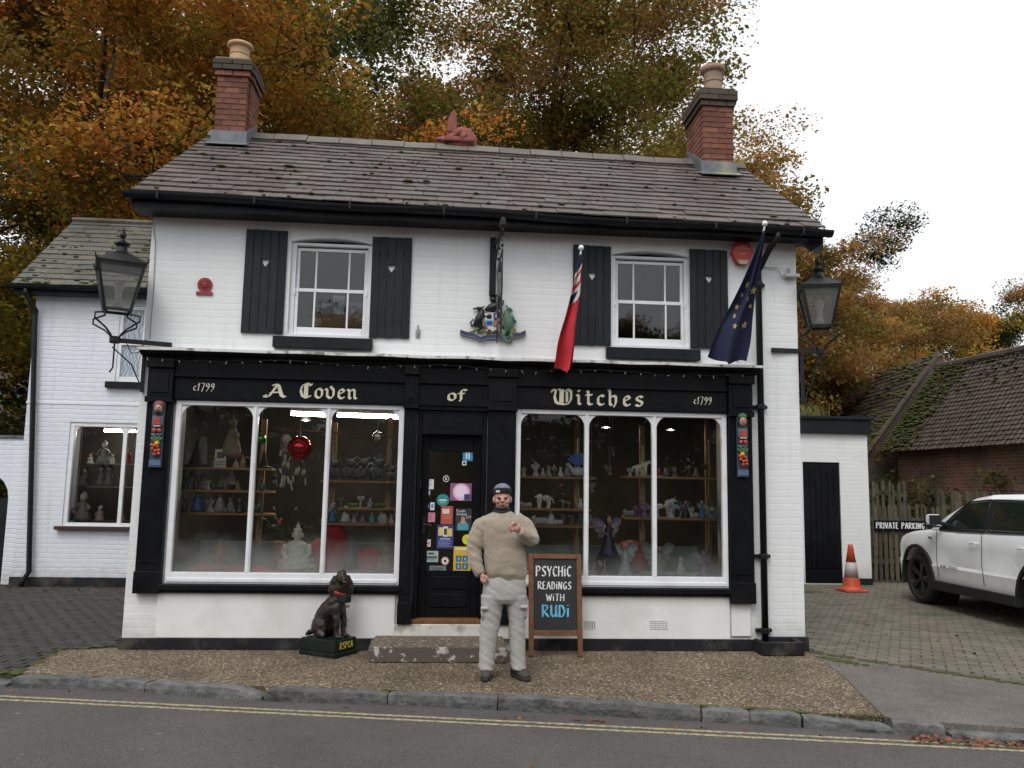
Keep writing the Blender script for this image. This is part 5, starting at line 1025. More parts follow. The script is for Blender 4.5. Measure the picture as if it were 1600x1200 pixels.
# further small stock so that the shelves are as full as in the photograph
PB, LG, PW, LV, DV, TB = (.34,.44,.50), (.40,.41,.42), (.62,.63,.64), (.30,.24,.42), (.10,.06,.16), (.08,.20,.34)
for k_, px, hh, c, kind, lb in [
 ('r1', 818, 16, (.40,.30,.22), 'f', 'tan fairy figurine at the door end of the top right shelf'), ('r1', 848, 14, LG, 'c', 'small light grey cat figurine between two fairies'), ('r1', 876, 16, PW, 'c', 'white kitten figurine behind the blue grey cat'), ('r1', 918, 17, TB, 'f', 'deep blue fairy figurine beside the peacock'),
 ('r2', 822, 13, LG, 'l', 'light grey cub figurine following the panther'), ('r2', 884, 15, (.20,.20,.20), 'q', 'small grey wolf figurine on the panther shelf'), ('r2', 908, 17, PW, 'c', 'white cat figurine by the post on the panther shelf'),
 ('r3', 833, 15, TB, 'f', 'blue fairy figurine behind the lying white cat'), ('r3', 873, 13, PW, 'l', 'white cub figurine beside the upright white cat'), ('r3', 924, 17, (.30,.30,.31), 'c', 'silver cat figurine at the mullion end of the lower shelf'),
 ('q1', 986, 15, PB, 'f', 'pale blue fairy figurine behind the white foal'), ('q1', 1043, 15, (.12,.12,.13), 'g', 'small black gargoyle on the top shelf past the mullion'), ('q1', 1057, 18, (.16,.15,.14), 'f', 'dusky fairy figurine beside the bare tree ornament'), ('q1', 1090, 17, (.22,.20,.17), 'c', 'brown cat figurine between the tree ornaments'),
 ('q2', 984, 15, (.28,.28,.30), 'l', 'grey reclining dragon figurine at the start of the fairy shelf'), ('q2', 995, 21, DV, 'f', 'dark violet fairy figurine beside the purple fairy'), ('q2', 1028, 20, PB, 'f', 'pale blue fairy figurine behind the unicorn'), ('q2', 1083, 20, PB, 'f', 'ice blue fairy figurine beside the black dress'), ('q2', 1086, 12, PW, 'l', 'white cub figurine at the feet of the ice blue fairy'), ('q2', 1116, 22, (.20,.34,.38), 'f', 'teal fairy figurine at the far end of the fairy shelf'),
 ('m1', 508, 22, (.13,.13,.13), 'g', 'small dark gargoyle by the mullion'), ('m1', 580, 24, (.16,.16,.165), 'g', 'small gargoyle squeezed between two larger ones'), ('m1', 611, 26, (.14,.14,.14), 'g', 'small gargoyle at the door end of the shelf'),
 ('m3', 508, 24, PB, 'c', 'pale blue cat figurine at the mullion end of the lowest shelf'), ('m3', 553, 20, LG, 'f', 'light grey fairy figurine beside the slim white cat'), ('m3', 566, 17, LV, 'c', 'lilac cat figurine on the lowest shelf'), ('m3', 611, 22, PW, 'f', 'white fairy figurine next to the crystal point'),
 ('l3', 326, 24, (.30,.30,.31), 'f', 'silver fairy figurine between the doll and the wolf head'), ('l3', 358, 25, (.22,.25,.27), 'c', 'slate grey owl figurine beside the wolf head'), ('l3', 390, 20, (.06,.10,.08), 'l', 'dark green lizard figurine near the mullion'), ('l1', 292, 20, (.20,.18,.16), 'c', 'brown cat figurine beside the witch hat brim'), ('l1', 362, 17, (.32,.28,.22), 'c', 'tan owl figurine under the hanging robe'), ('l2', 320, 18, (.30,.32,.33), 'f', 'grey fairy figurine among the potion bottles'), ('l2', 390, 17, (.25,.20,.15), 'c', 'brown owl figurine among the potion bottles')]:
    h_ = hh*PXM; mb = {'f': lambda: fairy(h_, .8), 'c': lambda: cat_sit(h_), 'l': lambda: cat_lie(h_*.75), 'q': lambda: quad(h_, .15, stocky=1.2), 'g': lambda: gargoyle(h_)}[kind]()
    mats = [fm(c)] if kind != 'f' else [fm(c), SK, fm(tuple(x*.5 for x in c)), fm(tuple(min(.8, x*1.25) for x in c), .3)]
    place(mb, mats, lb, 'figurine', {'f': 'fairy_figurine', 'c': 'cat_figurine', 'l': 'lying_figurine', 'q': 'wolf_figurine', 'g': 'gargoyle'}[kind], on(k_, px, 800)+Vector((0, .045, 0)), r.uniform(-.5, .5))
# upstairs things behind the sash window
mb = MB(); mb.box(-.34, .34, 0, .3, 0, .30); mb.mi = 1; mb.box(-.345, .345, -.006, -.001, .14, .155)
o = mb.build('wooden_crate', [M['wood'], M['darkwood']]); o.location = (wx(535, 500, .3), .26, 3.27); tag(o, 'brown wooden crate behind the lower left sash window', 'crate')
for px, py, w_, h_, c, lb in ((530, 470, .13, .22, (.52,.53,.62), 'pale blue sheet of paper on the upstairs crate'), (512, 476, .14, .13, (.36,.37,.38), 'grey paper leaning on the upstairs crate'), (556, 476, .15, .15, (.33,.33,.33), 'second grey paper on the upstairs crate by the frame')):
    p = W(px, py, .34); o = MB().box(-w_/2, w_/2, 0, .004, 0, h_).build('paper_sheet', pm(c)); o.location = (p.x, .30, 3.572); o.rotation_euler = (R(-6), 0, 0); tag(o, lb, 'paper')
t_ = thing('chair', 'dim wooden chair behind the upstairs window by the flags', 'chair', (wx(1000, 520, .7), .7, 2.985)); p = Vector(t_.location)
MB().box(p.x-.25, p.x+.25, .55, .95, 3.42, 3.46).build('seat', M['wood'], t_)
for sx in (-.22, .22):
    for sy in (.58, .92): MB().bar((p.x+sx, sy, 2.985), (p.x+sx, sy, 3.42), .035).build('leg', M['wood'], t_)
MB().bar((p.x+.22, .60, 3.461), (p.x+.24, .55, 3.78), .03).build('back_post', M['wood'], t_)
# ================================================================== LEFT WING
WY = 5.2; wl, wr = wx(45, 600, WY), -3.3; we = wz(120, 452, WY-.25)
wing = thing('side_wing', 'lower white brick wing with mossy tiled roof beside the shop', 'building', (wl, WY, 0))
wx0, wx1, wz0, wz1 = wx(103, 740, WY), wx(240, 740, WY), wz(150, 822, WY), wz(150, 660, WY)
sx0, sx1, sz0, sz1 = wx(181, 570, WY), wx(219, 570, WY), wz(200, 597, WY), wz(200, 478, WY)
wall_open('front_wall', wl, wr, 0, we, [(wx0, wx1, wz0, wz1), (sx0, sx1+.3, sz0, sz1)], WY, .22, M['white_wing'], wing)
MB().box(wl, wl+.2, WY+.221, WY+3.4, 0, we).build('side_wall', M['white_side'], wing)
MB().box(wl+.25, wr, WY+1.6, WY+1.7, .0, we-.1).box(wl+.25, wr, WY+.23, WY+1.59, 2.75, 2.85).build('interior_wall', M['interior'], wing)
MB().box(wl-.02, wr, WY-.03, WY-.002, 0, .14).build('plinth', M['plinth'], wing)
MB().box(wl-.01, wr, WY-.012, WY-.002, 2.92, 2.955).build('string_ledge', M['white_paint'], wing)
F = MB(); F.box(wx0, wx0+.07, WY+.02, WY+.12, wz0+.05, wz1).box(wx1-.07, wx1, WY+.02, WY+.12, wz0+.05, wz1).box(wx0+.071, wx1-.071, WY+.02, WY+.12, wz1-.07, wz1).box(wx0, wx1, WY+.02, WY+.12, wz0, wz0+.049)
win = F.build('window', M['white_paint'], wing, bev=.004); xm = wx(190, 740, WY)
MB().box(xm-.03, xm+.03, WY+.03, WY+.11, wz0+.05, wz1-.071).build('mullion', M['white_paint'], win, bev=.004)
for a, b in ((wx0+.07, xm-.03), (xm+.03, wx1-.07)):
    pane_mesh(a, b, wz0+.05, wz1-.07, WY+.07).build('pane', M['clear'], win)
    for xx, s in ((a, 1), (b, -1)):
        mb = MB(); arch_spandrel(mb, xx, wz1-.071, s, .13, WY+.035, WY+.06); mb.build('arch_spandrel', M['white_paint'], win)
MB().box(wx0-.08, wx1+.06, WY-.10, WY-.002, wz0-.06, wz0-.004).build('window_sill', mat('dark brown sill paint', (.045,.022,.016), .5), wing, bev=.006)
F = MB(); F.box(sx0, sx0+.06, WY+.02, WY+.1, sz0, sz1).box(sx1, sx1+.06, WY+.02, WY+.1, sz0, sz1).box(sx0+.061, sx1-.001, WY+.02, WY+.1, sz1-.06, sz1).box(sx0+.061, sx1-.001, WY+.02, WY+.1, sz0, sz0+.09).box(sx0+.061, sx1-.001, WY+.02, WY+.1, (sz0+sz1)/2-.02, (sz0+sz1)/2+.03)
win2 = F.build('window', M['white_paint'], wing, bev=.004)
m, t, p = newmat('patterned frosted glass'); p.inputs['Roughness'].default_value = .35; wv = nd(t, 'ShaderNodeTexWave'); wv.inputs['Scale'].default_value = 6; wv.inputs['Distortion'].default_value = 12; wv.inputs['Detail'].default_value = 3
tc = nd(t, 'ShaderNodeTexCoord'); t.links.new(tc.outputs['Object'], wv.inputs['Vector']); c = mixc(t, wv.outputs['Fac'], (.50,.55,.62), (.24,.28,.34)); t.links.new(c, p.inputs['Base Color']); bump(t, p, wv.outputs['Fac'], .5, .01); M['frost'] = m
pane_mesh(sx0+.06, sx1, sz0+.09, (sz0+sz1)/2-.02, WY+.06).build('pane', M['frost'], win2); pane_mesh(sx0+.06, sx1, (sz0+sz1)/2+.03, sz1-.06, WY+.06).build('pane', M['frost'], win2)
MB().box(sx0-.12, sx1+.3, WY-.09, WY-.002, sz0-.11, sz0-.004).build('window_sill', M['blackmatt'], wing, bev=.006)
# wing roof
eL, eY = wx(18, 447, WY-.25), WY-.25; rp = W(133, 346, WY+1.75); we0 = we+.06
sd2 = Vector((0, 2.0, rp.z-we0)); L2 = sd2.length; sd2.normalize(); sn2 = Vector((0, -sd2.z, sd2.y))
rf = MB().add([(eL+.02, eY+.01, we0-.03), (wr, eY+.01, we0-.03), (wr, eY+2.0, rp.z-.03), (eL+.02, eY+2.0, rp.z-.03), (wr, eY+4.0, we0-.03), (eL+.02, eY+4.0, we0-.03)], [(0,1,2,3), (3,2,4,5)]).build('roof', M['felt'], wing)
tile_roof(rf, eL, wr, Vector((0, eY, we0)), sd2, sn2, L2-.02, 14, .27, M['slate_wing'], 300, 12)
for i in range(8):
    a = eL+i*(wr-eL)/8; MB().tube([(a+.004, eY+2.0, rp.z+.0), (a+(wr-eL)/8-.004, eY+2.0, rp.z+.0)], [(.12, .07)]*2, 8).build('ridge_tile', M['ridge'], rf)
mo = MB(); r = random.Random(77)
for k in range(70):
    s = r.random()**1.6*L2*.8; q = r.uniform(.012, .04); mo.ell(Vector((r.uniform(eL+.05, eL+2.2), eY, we0))+sd2*s+sn2*.03, (q*1.5, q, q*.6), n=6, k=4)
mo.build('moss', M['moss'], rf, kind='stuff')
MB().box(eL+.02, wr, eY+.02, eY+.045, we0-.17, we0-.035).box(eL+.02, wr, eY+.046, WY-.002, we0-.14, we0-.12).build('fascia', M['blackmatt'], wing)
rs = []
for x in (eL-.04, wr): rs.append([Vector((x, eY-.045+.06*math.cos(a), we0-.03+.06*math.sin(a))) for a in [PI+PI*k/8 for k in range(9)]]+[Vector((x, eY-.045+.05*math.cos(a), we0-.03+.05*math.sin(a))) for a in [2*PI-PI*k/8 for k in range(9)]])
MB().rings(rs).build('gutter', M['gutter'], wing)
q0, q1 = W(52, 470, WY-.08), W(35, 890, WY-.08)
MB().tube([(q0.x-.03, eY-.04, we0-.08), (q0.x-.03, eY-.04, we0-.15), (q0.x+.06, WY-.08, we0-.42), (q0.x+.05, WY-.08, we0-.5), (q1.x+.10, WY-.08, .22), (q1.x+.04, WY-.12, .10), (q1.x+.03, WY-.14, .01)], .042, 10).build('downpipe', M['gutter'], wing, smooth=True)
# left boundary wall with an arched doorway
bw = thing('boundary_wall', 'white brick boundary wall with a dark arched doorway', 'wall', (wl-1.6, WY+.15, 0)); bz = wz(15, 685, WY+.15); dx1_ = wx(11, 800, WY+.15); dzt = wz(5, 735, WY+.15)
pts = [(dx1_, 0), (wl-.002, 0), (wl-.002, bz), (wl-3.2, bz), (wl-3.2, 0), (dx1_-.95, 0), (dx1_-.95, dzt-.45)]+[(dx1_-.475-.475*math.cos(PI*k/10), dzt-.45+.45*math.sin(PI*k/10)) for k in range(1, 10)]+[(dx1_, dzt-.45)]
MB().prism(pts, (0, WY+.37, 0), (1,0,0), (0,0,1), (0,-1,0), .22).build('wall', M['white_wing'], bw)
MB().box(wl-3.2, wl-.003, WY+.12, WY+.40, bz+.001, bz+.05).build('coping', M['kerb'], bw, bev=.01)
MB().box(dx1_-.949, dx1_-.001, WY+.28, WY+.33, .02, dzt-.45).build('door', M['blackmatt'], bw)
# santas and lights in the wing window
M['glassshelf'] = mat('glass shelf edge', (.35,.42,.40), .2, .05)
def wingshelf(lb, py): p = W(125, py, WY+.5); o = MB().box(wx0+.15, wx1, WY+.45, WY+.7, p.z-.012, p.z).build('glass_shelf', M['glassshelf']); tag(o, lb, 'shelf', 'glass shelves in the wing window'); return p.z
zs1 = wingshelf('upper glass shelf holding small santas in the wing window', 723.5); zs2 = wingshelf('lower glass shelf in the wing window', 759.5)
zs3 = wz0+.06; tag(MB().box(wx0+.1, wx1, WY+.26, WY+.95, zs3-.03, zs3).build('window_deck', M['interior']), 'dark display deck inside the wing window', 'deck')
p = W(163, 673, WY+.9); strip_light('lit fluorescent strip in the wing window', p, W(213, 674, WY+.9))
RED, CRM = fm((.38,.03,.03)), fm((.58,.52,.46))
for px, z, hh, mats, lb in ((143, zs1, 15, [CRM, CRM, RED], 'small cream santa at the left end of the glass shelf'), (163, zs1, 34, [fm((.2,.2,.17)), CRM, fm((.22,.2,.16))], 'tall grey green wizard among the santas'), (177, zs1, 14, [CRM, CRM, CRM], 'small white snowman on the glass shelf'), (200, zs1, 24, [RED, CRM, RED], 'red and white santa by the shop corner'),
    (137, zs2, 28, [fm((.10,.09,.09)), fm((.3,.28,.26)), BLK], 'dark robed figure on the lower glass shelf'), (162, zs2, 32, [fm((.10,.08,.08)), fm((.2,.18,.17)), BLK], 'dark hooded figure beneath the wizard'), (174, zs2, 32, [fm((.12,.10,.10)), fm((.2,.18,.17)), BLK], 'brown hooded figure beneath the snowman'),
    (137, zs3, 42, [fm((.30,.27,.26)), CRM, fm((.5,.48,.46))], 'large pale bearded santa low in the wing window'), (164, zs3, 23, [fm((.42,.25,.25)), CRM, CRM], 'pink and white santa low in the wing window'), (120, zs3, 18, [fm((.12,.08,.1)), fm((.3,.25,.22)), RED], 'small dark gnome low in the wing window'), (197, zs3, 20, [fm((.30,.34,.32)), CRM, RED], 'small grey santa low by the shop corner')):
    q = W(px, 700, WY+.55); place(doll(hh*15.1/1300), mats, lb, 'figurine', 'santa_figurine', (q.x, WY+.55, z+.001), rnd.uniform(-.3, .3), grp='figures in the wing window')
# ================================================================== SHED, FENCE, BARN
SY = 6.4; h0, h1 = wx(1240, 800, SY), wx(1358, 780, SY); hz = wz(1300, 678, SY)
shed = thing('outbuilding', 'small white flat roofed outbuilding with a black plank door', 'building', ((h0+h1)/2, SY, 0))
e0, e1, ez = wx(1256, 800, SY), wx(1314, 800, SY), wz(1285, 722, SY)
M['white_shed'] = white_brick('white painted shed wall', 'y', .25, (.79,.80,.80)); 
wall_open('front_wall', h0, h1, 0, hz, [(e0, e1, .02, ez)], SY, .2, M['white_shed'], shed)
MB().box(h1-.2, h1, SY+.201, SY+3, 0, hz).build('side_wall', M['white_side'], shed)
MB().box(h0, h1+.04, SY-.09, SY+3.05, hz+.001, hz+.27).box(h0, h1+.07, SY-.13, SY+3.08, hz+.271, hz+.33).build('roof', M['blackmatt'], shed, bev=.01)
MB().box(e1, h1+.01, SY-.02, SY-.002, 0, .12).build('plinth', M['plinth'], shed)
dm = MB().box(e0+.001, e1-.001, SY+.03, SY+.05, .02, ez-.001).build('door', M['black'], shed)
for i in range(6):
    a = e0+.01+i*(e1-e0-.02)/6; MB().box(a+.003, a+(e1-e0-.02)/6-.003, SY+.012, SY+.029, .28, ez-.10).build('plank', M['black'], dm, bev=.003)
MB().box(e0+.01, e1-.01, SY-.0, SY+.029, .03, .26).build('kick_board', M['black'], dm, bev=.004)
for q in (3, ): pass
tf = MB(); r = random.Random(2)
for k in range(160):
    p = Vector((wx(1262, 650, SY)+r.gauss(.12, .16), SY+.25+r.gauss(0,.12), hz+.33)); tf.bar(p, p+Vector((r.gauss(0,.06), r.gauss(0,.05), r.uniform(.08, .26))), .007, .004)
tag(tf.build('roof_weeds', mat('dry roof weeds', (.16,.15,.05), .9, .5, 10), kind='stuff'), 'tuft of dry weeds growing on the flat outbuilding roof', 'weeds')
M['fence'] = mat('weathered grey wood', (.085,.070,.047), .9, .3, 10, .6, 40, rand=.3, dirt=(.075,.085,.045), dscale=4)
def fence(label, x0, x1, y, zt, n, rails, lean=0):
    t_ = thing('picket_fence', label, 'fence', (x0, y, 0), group='picket fences beside the outbuilding'); r = random.Random(int(n*7))
    for i in range(n):
        x = x0+(x1-x0)*(i+.5)/n; wd = .034; h = zt+r.gauss(0, .02); tl = r.gauss(0, .02); dx = tl*h
        MB().prism([(x-wd, .02), (x+wd, .02), (x+wd+dx, h-.06), (x+wd*.55+dx, h-.015), (x+dx, h), (x-wd*.55+dx, h-.015), (x-wd+dx, h-.06)], (0, y, 0), (1,0,0), (0,0,1), (0,-1,0), .02).build('picket', M['fence'], t_)
    for z in rails: MB().box(x0-.02, x1+.02, y+.002, y+.05, z-.04, z+.04).build('rail', M['fence'], t_)
    for x in (x0, x1): MB().box(x-.045, x+.045, y+.051, y+.14, 0, zt+.03).build('post', M['fence'], t_)
    return t_
FX0 = wx(1362, 850, 6.9)
fence('front run of weathered picket fence behind the parking sign', FX0, FX0+1.55, 6.9, 1.50, 14, (.4, 1.2))
fence('taller rear run of picket fence with a rail across it', FX0+.05, FX0+1.3, 7.9, 1.95, 11, (.5, 1.72))
fence('short run of picket fence touching the white car bonnet', FX0+1.65, FX0+2.9, 7.2, 1.78, 11, (.4, 1.45))
# parking sign
p0, p1 = W(1366, 829, 6.85), W(1450, 814, 6.85); sg = thing('parking_sign', 'black private parking sign with white capital letters on the fence', 'sign', (p0.x, 6.85, p0.z))
sw = 1.05; MB().box(p0.x, p0.x+sw, 6.83, 6.855, p0.z, p0.z+.20).build('board', M['black'], sg, bev=.004)
tx = MB(); lettering(tx, 'PRIVATE PARKING', CAPS, (p0.x+.035, 6.8285, p0.z+.045), (1,0,0), (0,0,1), sw-.07, .115, (0,-1,0), .24, 8, .003, .16); tx.build('lettering', M['white_paint'], sg)
# cone
cp = G(1331, 924); tc_ = thing('traffic_cone', 'dirty orange and white traffic cone by the outbuilding', 'traffic cone', cp); ORG = mat('faded orange plastic', (.62,.085,.035), .5, .15, 10, .2, 30, dirt=(.42,.10,.06))
ch = (925-852)/1300*14.4
b = MB(); b.box(cp.x-.20, cp.x+.20, cp.y-.20, cp.y+.20, .004, .04); b.lathe([(.19, .04), (.155, .09), (.125, .30*ch)], 20, cp); b.build('base', ORG, tc_, bev=.01)
lp = lambda f: .125+(.04-.125)*(f-.30)/.70
MB().lathe([(.123, .301*ch), (lp(.62), .62*ch)], 20, cp).build('reflective_sleeve', mat('grimy white sleeve', (.42,.40,.38), .5, .15, 8, dirt=(.36,.16,.12)), tc_, smooth=True)
MB().lathe([(lp(.62), .622*ch), (.043, .96*ch), (.043, ch), (.03, ch), (.03, .9*ch)], 20, cp).build('tip', ORG, tc_, smooth=True)
# barn: two tiled roof sections over a brick wall
barn = thing('brick_barn', 'old brick barn with a mossy brown tiled roof behind the fence', 'barn', (14, 12, 0))
BZ = 2.75; E1 = G(1383, 707, BZ); E2 = G(1600, 693, BZ); bd = Vector((E2.x-E1.x, E2.y-E1.y, 0)).normalized(); bn = Vector((-bd.y, bd.x, 0)); bn = bn if bn.dot(Vector((.3, 1, 0))) > 0 else -bn
d = ray(1473, 573)
# ridge point: E1 + bn*w + z
A = np.array([[bn.x, -d.x], [bn.y, -d.y]]); sol = np.linalg.solve(A, np.array([CAM.x-E1.x, CAM.y-E1.y])); wd_ = min(sol[0], 4.0)
tt = (E1+bn*wd_ - CAM).dot(cF)/d.dot(cF); RZb = CAM.z+d.z*tt; RZb = max(RZb, BZ+1.5)
LB = 13.0
M['barn_brick'] = None; m, t, p = newmat('old red barn brick'); vec = nd(t, 'ShaderNodeUVMap').outputs[0]; bk = bricktex(t, vec, .23, .077, .012)
bk.inputs['Color1'].default_value = (.27,.105,.06,1); bk.inputs['Color2'].default_value = (.14,.07,.05,1); bk.inputs['Mortar'].default_value = (.24,.19,.15,1); c = mixc(t, ramp(t, tnoise(t, .9, 5), [(.45, 0.), (.7, .7)]), bk.outputs['Color'], (.05,.045,.035)); t.links.new(c, p.inputs['Base Color']); p.inputs['Roughness'].default_value = .9; bump(t, p, bk.outputs['Fac'], -.5, .01); M['barn_brick'] = m
mb = MB(); P0, P1 = E1+bn*.35, E1+bn*.35+bd*LB; wb = mb.add([(P0.x, P0.y, -.1), (P1.x, P1.y, -.1), (P1.x, P1.y, BZ+.1), (P0.x, P0.y, BZ+.1)], [(0,1,2,3)]); Q = P0+bn*(2*wd_-.7)
mb.add([(P0.x, P0.y, -.1), (Q.x, Q.y, -.1), (Q.x, Q.y, BZ+.1), ((P0.x+Q.x)/2, (P0.y+Q.y)/2, RZb-.2), (P0.x, P0.y, BZ+.1)], [(4,3,2,1,0)])
o = mb.build('wall', M['barn_brick'], barn); uv = o.data.uv_layers.new(name='UVMap')
for pl in o.data.polygons:
    for li in pl.loop_indices:
        v = o.data.vertices[o.data.loops[li].vertex_index].co; dv = Vector(v)-P0; uv.data[li].uv = (dv.dot(bd)+dv.dot(bn), v.z)
M['pantile'] = slate_mat('mossy clay barn tile', (.062,.039,.029), (.052,.042,.030), .4); M['pantile_moss'] = M['moss']
def tiled_slope(name, o_, along, up, length, height_n, rows, cols, parent, seed):
    r = random.Random(seed); st = MB(); nrm = along.cross(up).normalized(); nrm = nrm if nrm.z > 0 else -nrm; rh = height_n/rows; tw = length/cols
    st.add([o_, o_+along*length, o_+along*length+up*height_n, o_+up*height_n], [(0,1,2,3)]); vals = [.5]*4
    for j in range(rows):
        for i in range(cols):
            a = o_+along*(i*tw+.006)+up*(j*rh-.03)+nrm*(.045+r.uniform(0,.012)); b = along*(tw-.012); u = up*(rh*1.25); dn = nrm*-.028
            st.add([a, a+b*.5+nrm*.018, a+b, a+dn*.9, a+b+dn*.9, a+u+dn, a+b*.5+u+dn+nrm*.018, a+b+u+dn], [(0,1,6,5), (1,2,7,6), (3,4,2,1,0)]); vals += [r.random()]*8
    ob = st.build(name, M['pantile'], parent, kind='stuff'); at = ob.data.attributes.new('tone', 'FLOAT', 'POINT'); at.data.foreach_set('value', vals); return nrm
up1 = (bn*wd_+Vector((0,0,RZb-BZ))); hL = up1.length; up1.normalize()
nb = tiled_slope('roof_tiles', E1-bd*.15, bd, up1, LB, hL, 21, 92, barn, 1)
up1b = (-bn*wd_+Vector((0,0,RZb-BZ))).normalized(); mb = MB(); q = E1-bd*.15+bn*2*wd_; mb.add([q, q+bd*LB, q+bd*LB+up1b*hL, q+up1b*hL], [(0,1,2,3)]); mb.build('rear_roof', M['pantile'], barn)
rp0 = E1-bd*.2+up1*hL
for i in range(20): MB().tube([rp0+bd*(i*.64)+Vector((0,0,.03)), rp0+bd*(i*.64+.63)+Vector((0,0,.03))], .13, 8).build('ridge_tile', M['pantile'], barn)
mo = MB(); r = random.Random(17)
for k in range(900):
    s = r.random(); w_ = r.random()**2*1.15; p = E1+up1*(hL*s)+bd*(w_-.1)+nb*.07
    if r.random() < .25: p = E1+up1*(hL*(1-r.random()**2*.5))+bd*(r.random()*7)+nb*.07
    q = r.uniform(.02, .065); mo.ell(p, (q*1.5, q, q*.35), n=6, k=4)
mo.build('moss', M['moss'], barn, kind='stuff')
# second, farther roof section running back from a raised verge
A1 = W(1463, 554, rp0.y+.3); lo = W(1387, 660, E1.y+.5)
barn2 = thing('barn_extension', 'far barn roof with a pale timber verge running up to its apex', 'barn', (A1.x, A1.y, 0)); v1 = A1-lo; vL = v1.length; v1.normalize(); back = W(1300, 612, A1.y+8); al = (back-A1).normalized()
lo2 = lo-v1*1.2
n2 = tiled_slope('roof_tiles', lo2+al*8.5, -al, v1, 8.4, vL+1.2, 20, 52, barn2, 3)
MB().bar(lo2, A1+v1*.1, .10, .10, up=n2).build('bargeboard', mat('pale weathered timber', (.085,.065,.048), .9, .3, 12, .4, 40), barn2, bev=.01)
rr_ = v1.copy(); g2 = A1+(-v1+2*Vector((0,0,v1.z))).normalized()*0
sv = Vector((-v1.x, -v1.y, v1.z)); MB().add([lo2, A1, A1-Vector((sv.x, sv.y, sv.z))*(vL+1.2), Vector((A1.x, A1.y, 0)), Vector((lo2.x, lo2.y, 0)), Vector((A1.x-sv.x*(vL+1.2), A1.y-sv.y*(vL+1.2), 0))], [(0,1,3,4), (1,2,5,3)]).build('gable_wall', M['pantile'], barn2)
mo = MB()
for k in range(150):
    p = lo2+v1*(r.random()*(vL+1.2))+al*(r.random()**2*5)+n2*.07; q = r.uniform(.03, .09); mo.ell(p, (q*1.4, q, q*.5), n=6, k=4)
mo.build('moss', M['moss'], barn2, kind='stuff')

# ================================================================== FITTINGS ON THE SHOP FRONT
M['dustglass'] = M['lampglass']
def lantern(label, c, s, rz, arm_to, scale=1.0):
    """c = centre of the underside of the glass body; s = top side length"""
    t_ = thing('lantern', label, 'lantern', c, group='wall lanterns at the shop corners'); c = Vector(c); Rz = Matrix.Rotation(rz, 3, 'Z'); b = s*.56; H = s*1.06
    P = lambda x, y, z: c+Rz @ Vector((x, y, z))
    k4 = [(-1,-1), (1,-1), (1,1), (-1,1)]; fr = MB()
    for (u, v) in k4: fr.bar(P(u*b/2, v*b/2, 0), P(u*s/2, v*s/2, H), .022)
    for z, w_ in ((0, b), (H, s)):
        for i in range(4): (u, v), (u2, v2) = k4[i], k4[(i+1) % 4]; fr.bar(P(u*w_/2, v*w_/2, z), P(u2*w_/2, v2*w_/2, z), .026)
    fr.build('frame', M['iron'], t_)
    for i in range(4):
        (u, v), (u2, v2) = k4[i], k4[(i+1) % 4]; MB().add([P(u*b*.48, v*b*.48, .01), P(u2*b*.48, v2*b*.48, .01), P(u2*s*.485, v2*s*.485, H-.01), P(u*s*.485, v*s*.485, H-.01)], [(0,1,2,3)]).build('pane', M['dustglass'], t_)
    cp_ = MB(); rings_ = []
    for w_, z in ((s*1.08, H+.0), (s*1.10, H+.02), (s*.55, H+.11*s/.43), (s*.42, H+.135*s/.43)): rings_.append([P(u*w_/2, v*w_/2, z) for u, v in k4])
    cp_.rings(rings_); k = s/.43*.66
    cp_.lathe([(.13*k, .20*k), (.14*k, .22*k), (.09*k, .25*k), (.075*k, .33*k), (.115*k, .36*k), (.12*k, .385*k), (.07*k, .40*k), (.035*k, .44*k), (.025*k, .46*k)], 14, P(0,0,H))
    cp_.build('cap', M['iron'], t_)
    MB().lathe([(.02*k, .455*k), (.05*k, .50*k), (.055*k, .53*k), (.025*k, .57*k), (.03*k, .59*k), (.002, .65*k)], 12, P(0,0,H)).build('finial', M['iron'], t_, smooth=True)
    for u, v in k4: MB().tube([P(u*s*.54, v*s*.54, H+.02), P(u*s*.58, v*s*.58, H+.07)], [.014, .004], 6).build('corner_point', M['iron'], t_)
    MB().lathe([(.05, .02), (.05, .07), (.03, .10), (.035, .20), (.05, .26), (.03, .32), (.0, .33)], 12, P(0,0,0)).build('lamp_holder', fm((.40,.40,.36), .4), t_, smooth=True)
    k = s/.43*.72; d0 = -.42*k
    for u, v in k4:
        MB().tube([P(u*b*.42, v*b*.42, -.005), P(u*b*.44, v*b*.44, -.05*k), P(u*b*.85, v*b*.85, -.10*k), P(u*b*.85, v*b*.85, -.17*k), P(u*b*.4, v*b*.4, -.27*k), P(u*.05, v*.05, -.34*k), P(u*.022, v*.022, d0)], .010, 6).build('scroll', M['iron'], t_, smooth=True)
    MB().lathe([(.045, d0-.03), (.055, d0-.02), (.055, d0+.03), (.04, d0+.04)], 10, c).tube([c+Vector((0,0,d0-.02)), c+Vector((0,0,d0-.28)), c+Vector((-.03,0,d0-.33))], .009, 6).build('boss', M['iron'], t_)
    a = Vector(arm_to); e = c+Vector((0,0,d0)); e2 = Vector((e.x, e.y, a.z))
    MB().bar(a, e, .035, .045).build('bracket_arm', M['iron'], t_, bev=.003)
    return t_
lc = W(183, 486, -.30); ll = lantern('large black lantern on a bracket beside the wing', lc, .43, R(24), (XL+.30, -.035, lc.z-.29))
brk = MB(); bx = XL+.03
brk.bar((bx, -.035, lc.z-.32), (bx, -.035, lc.z-.80), .03, .035).tube([(bx, -.04, lc.z-.76), (bx-.10, -.10, lc.z-.52), (bx-.26, -.22, lc.z-.36)], .007, 6).build('bracket_stay', M['iron'], ll)
rc_ = W(1281, 511, .02); rl = lantern('black lantern on a bracket by the red and blue flags', rc_, .405, R(-17), (XR-.32, -.035, rc_.z-.29))
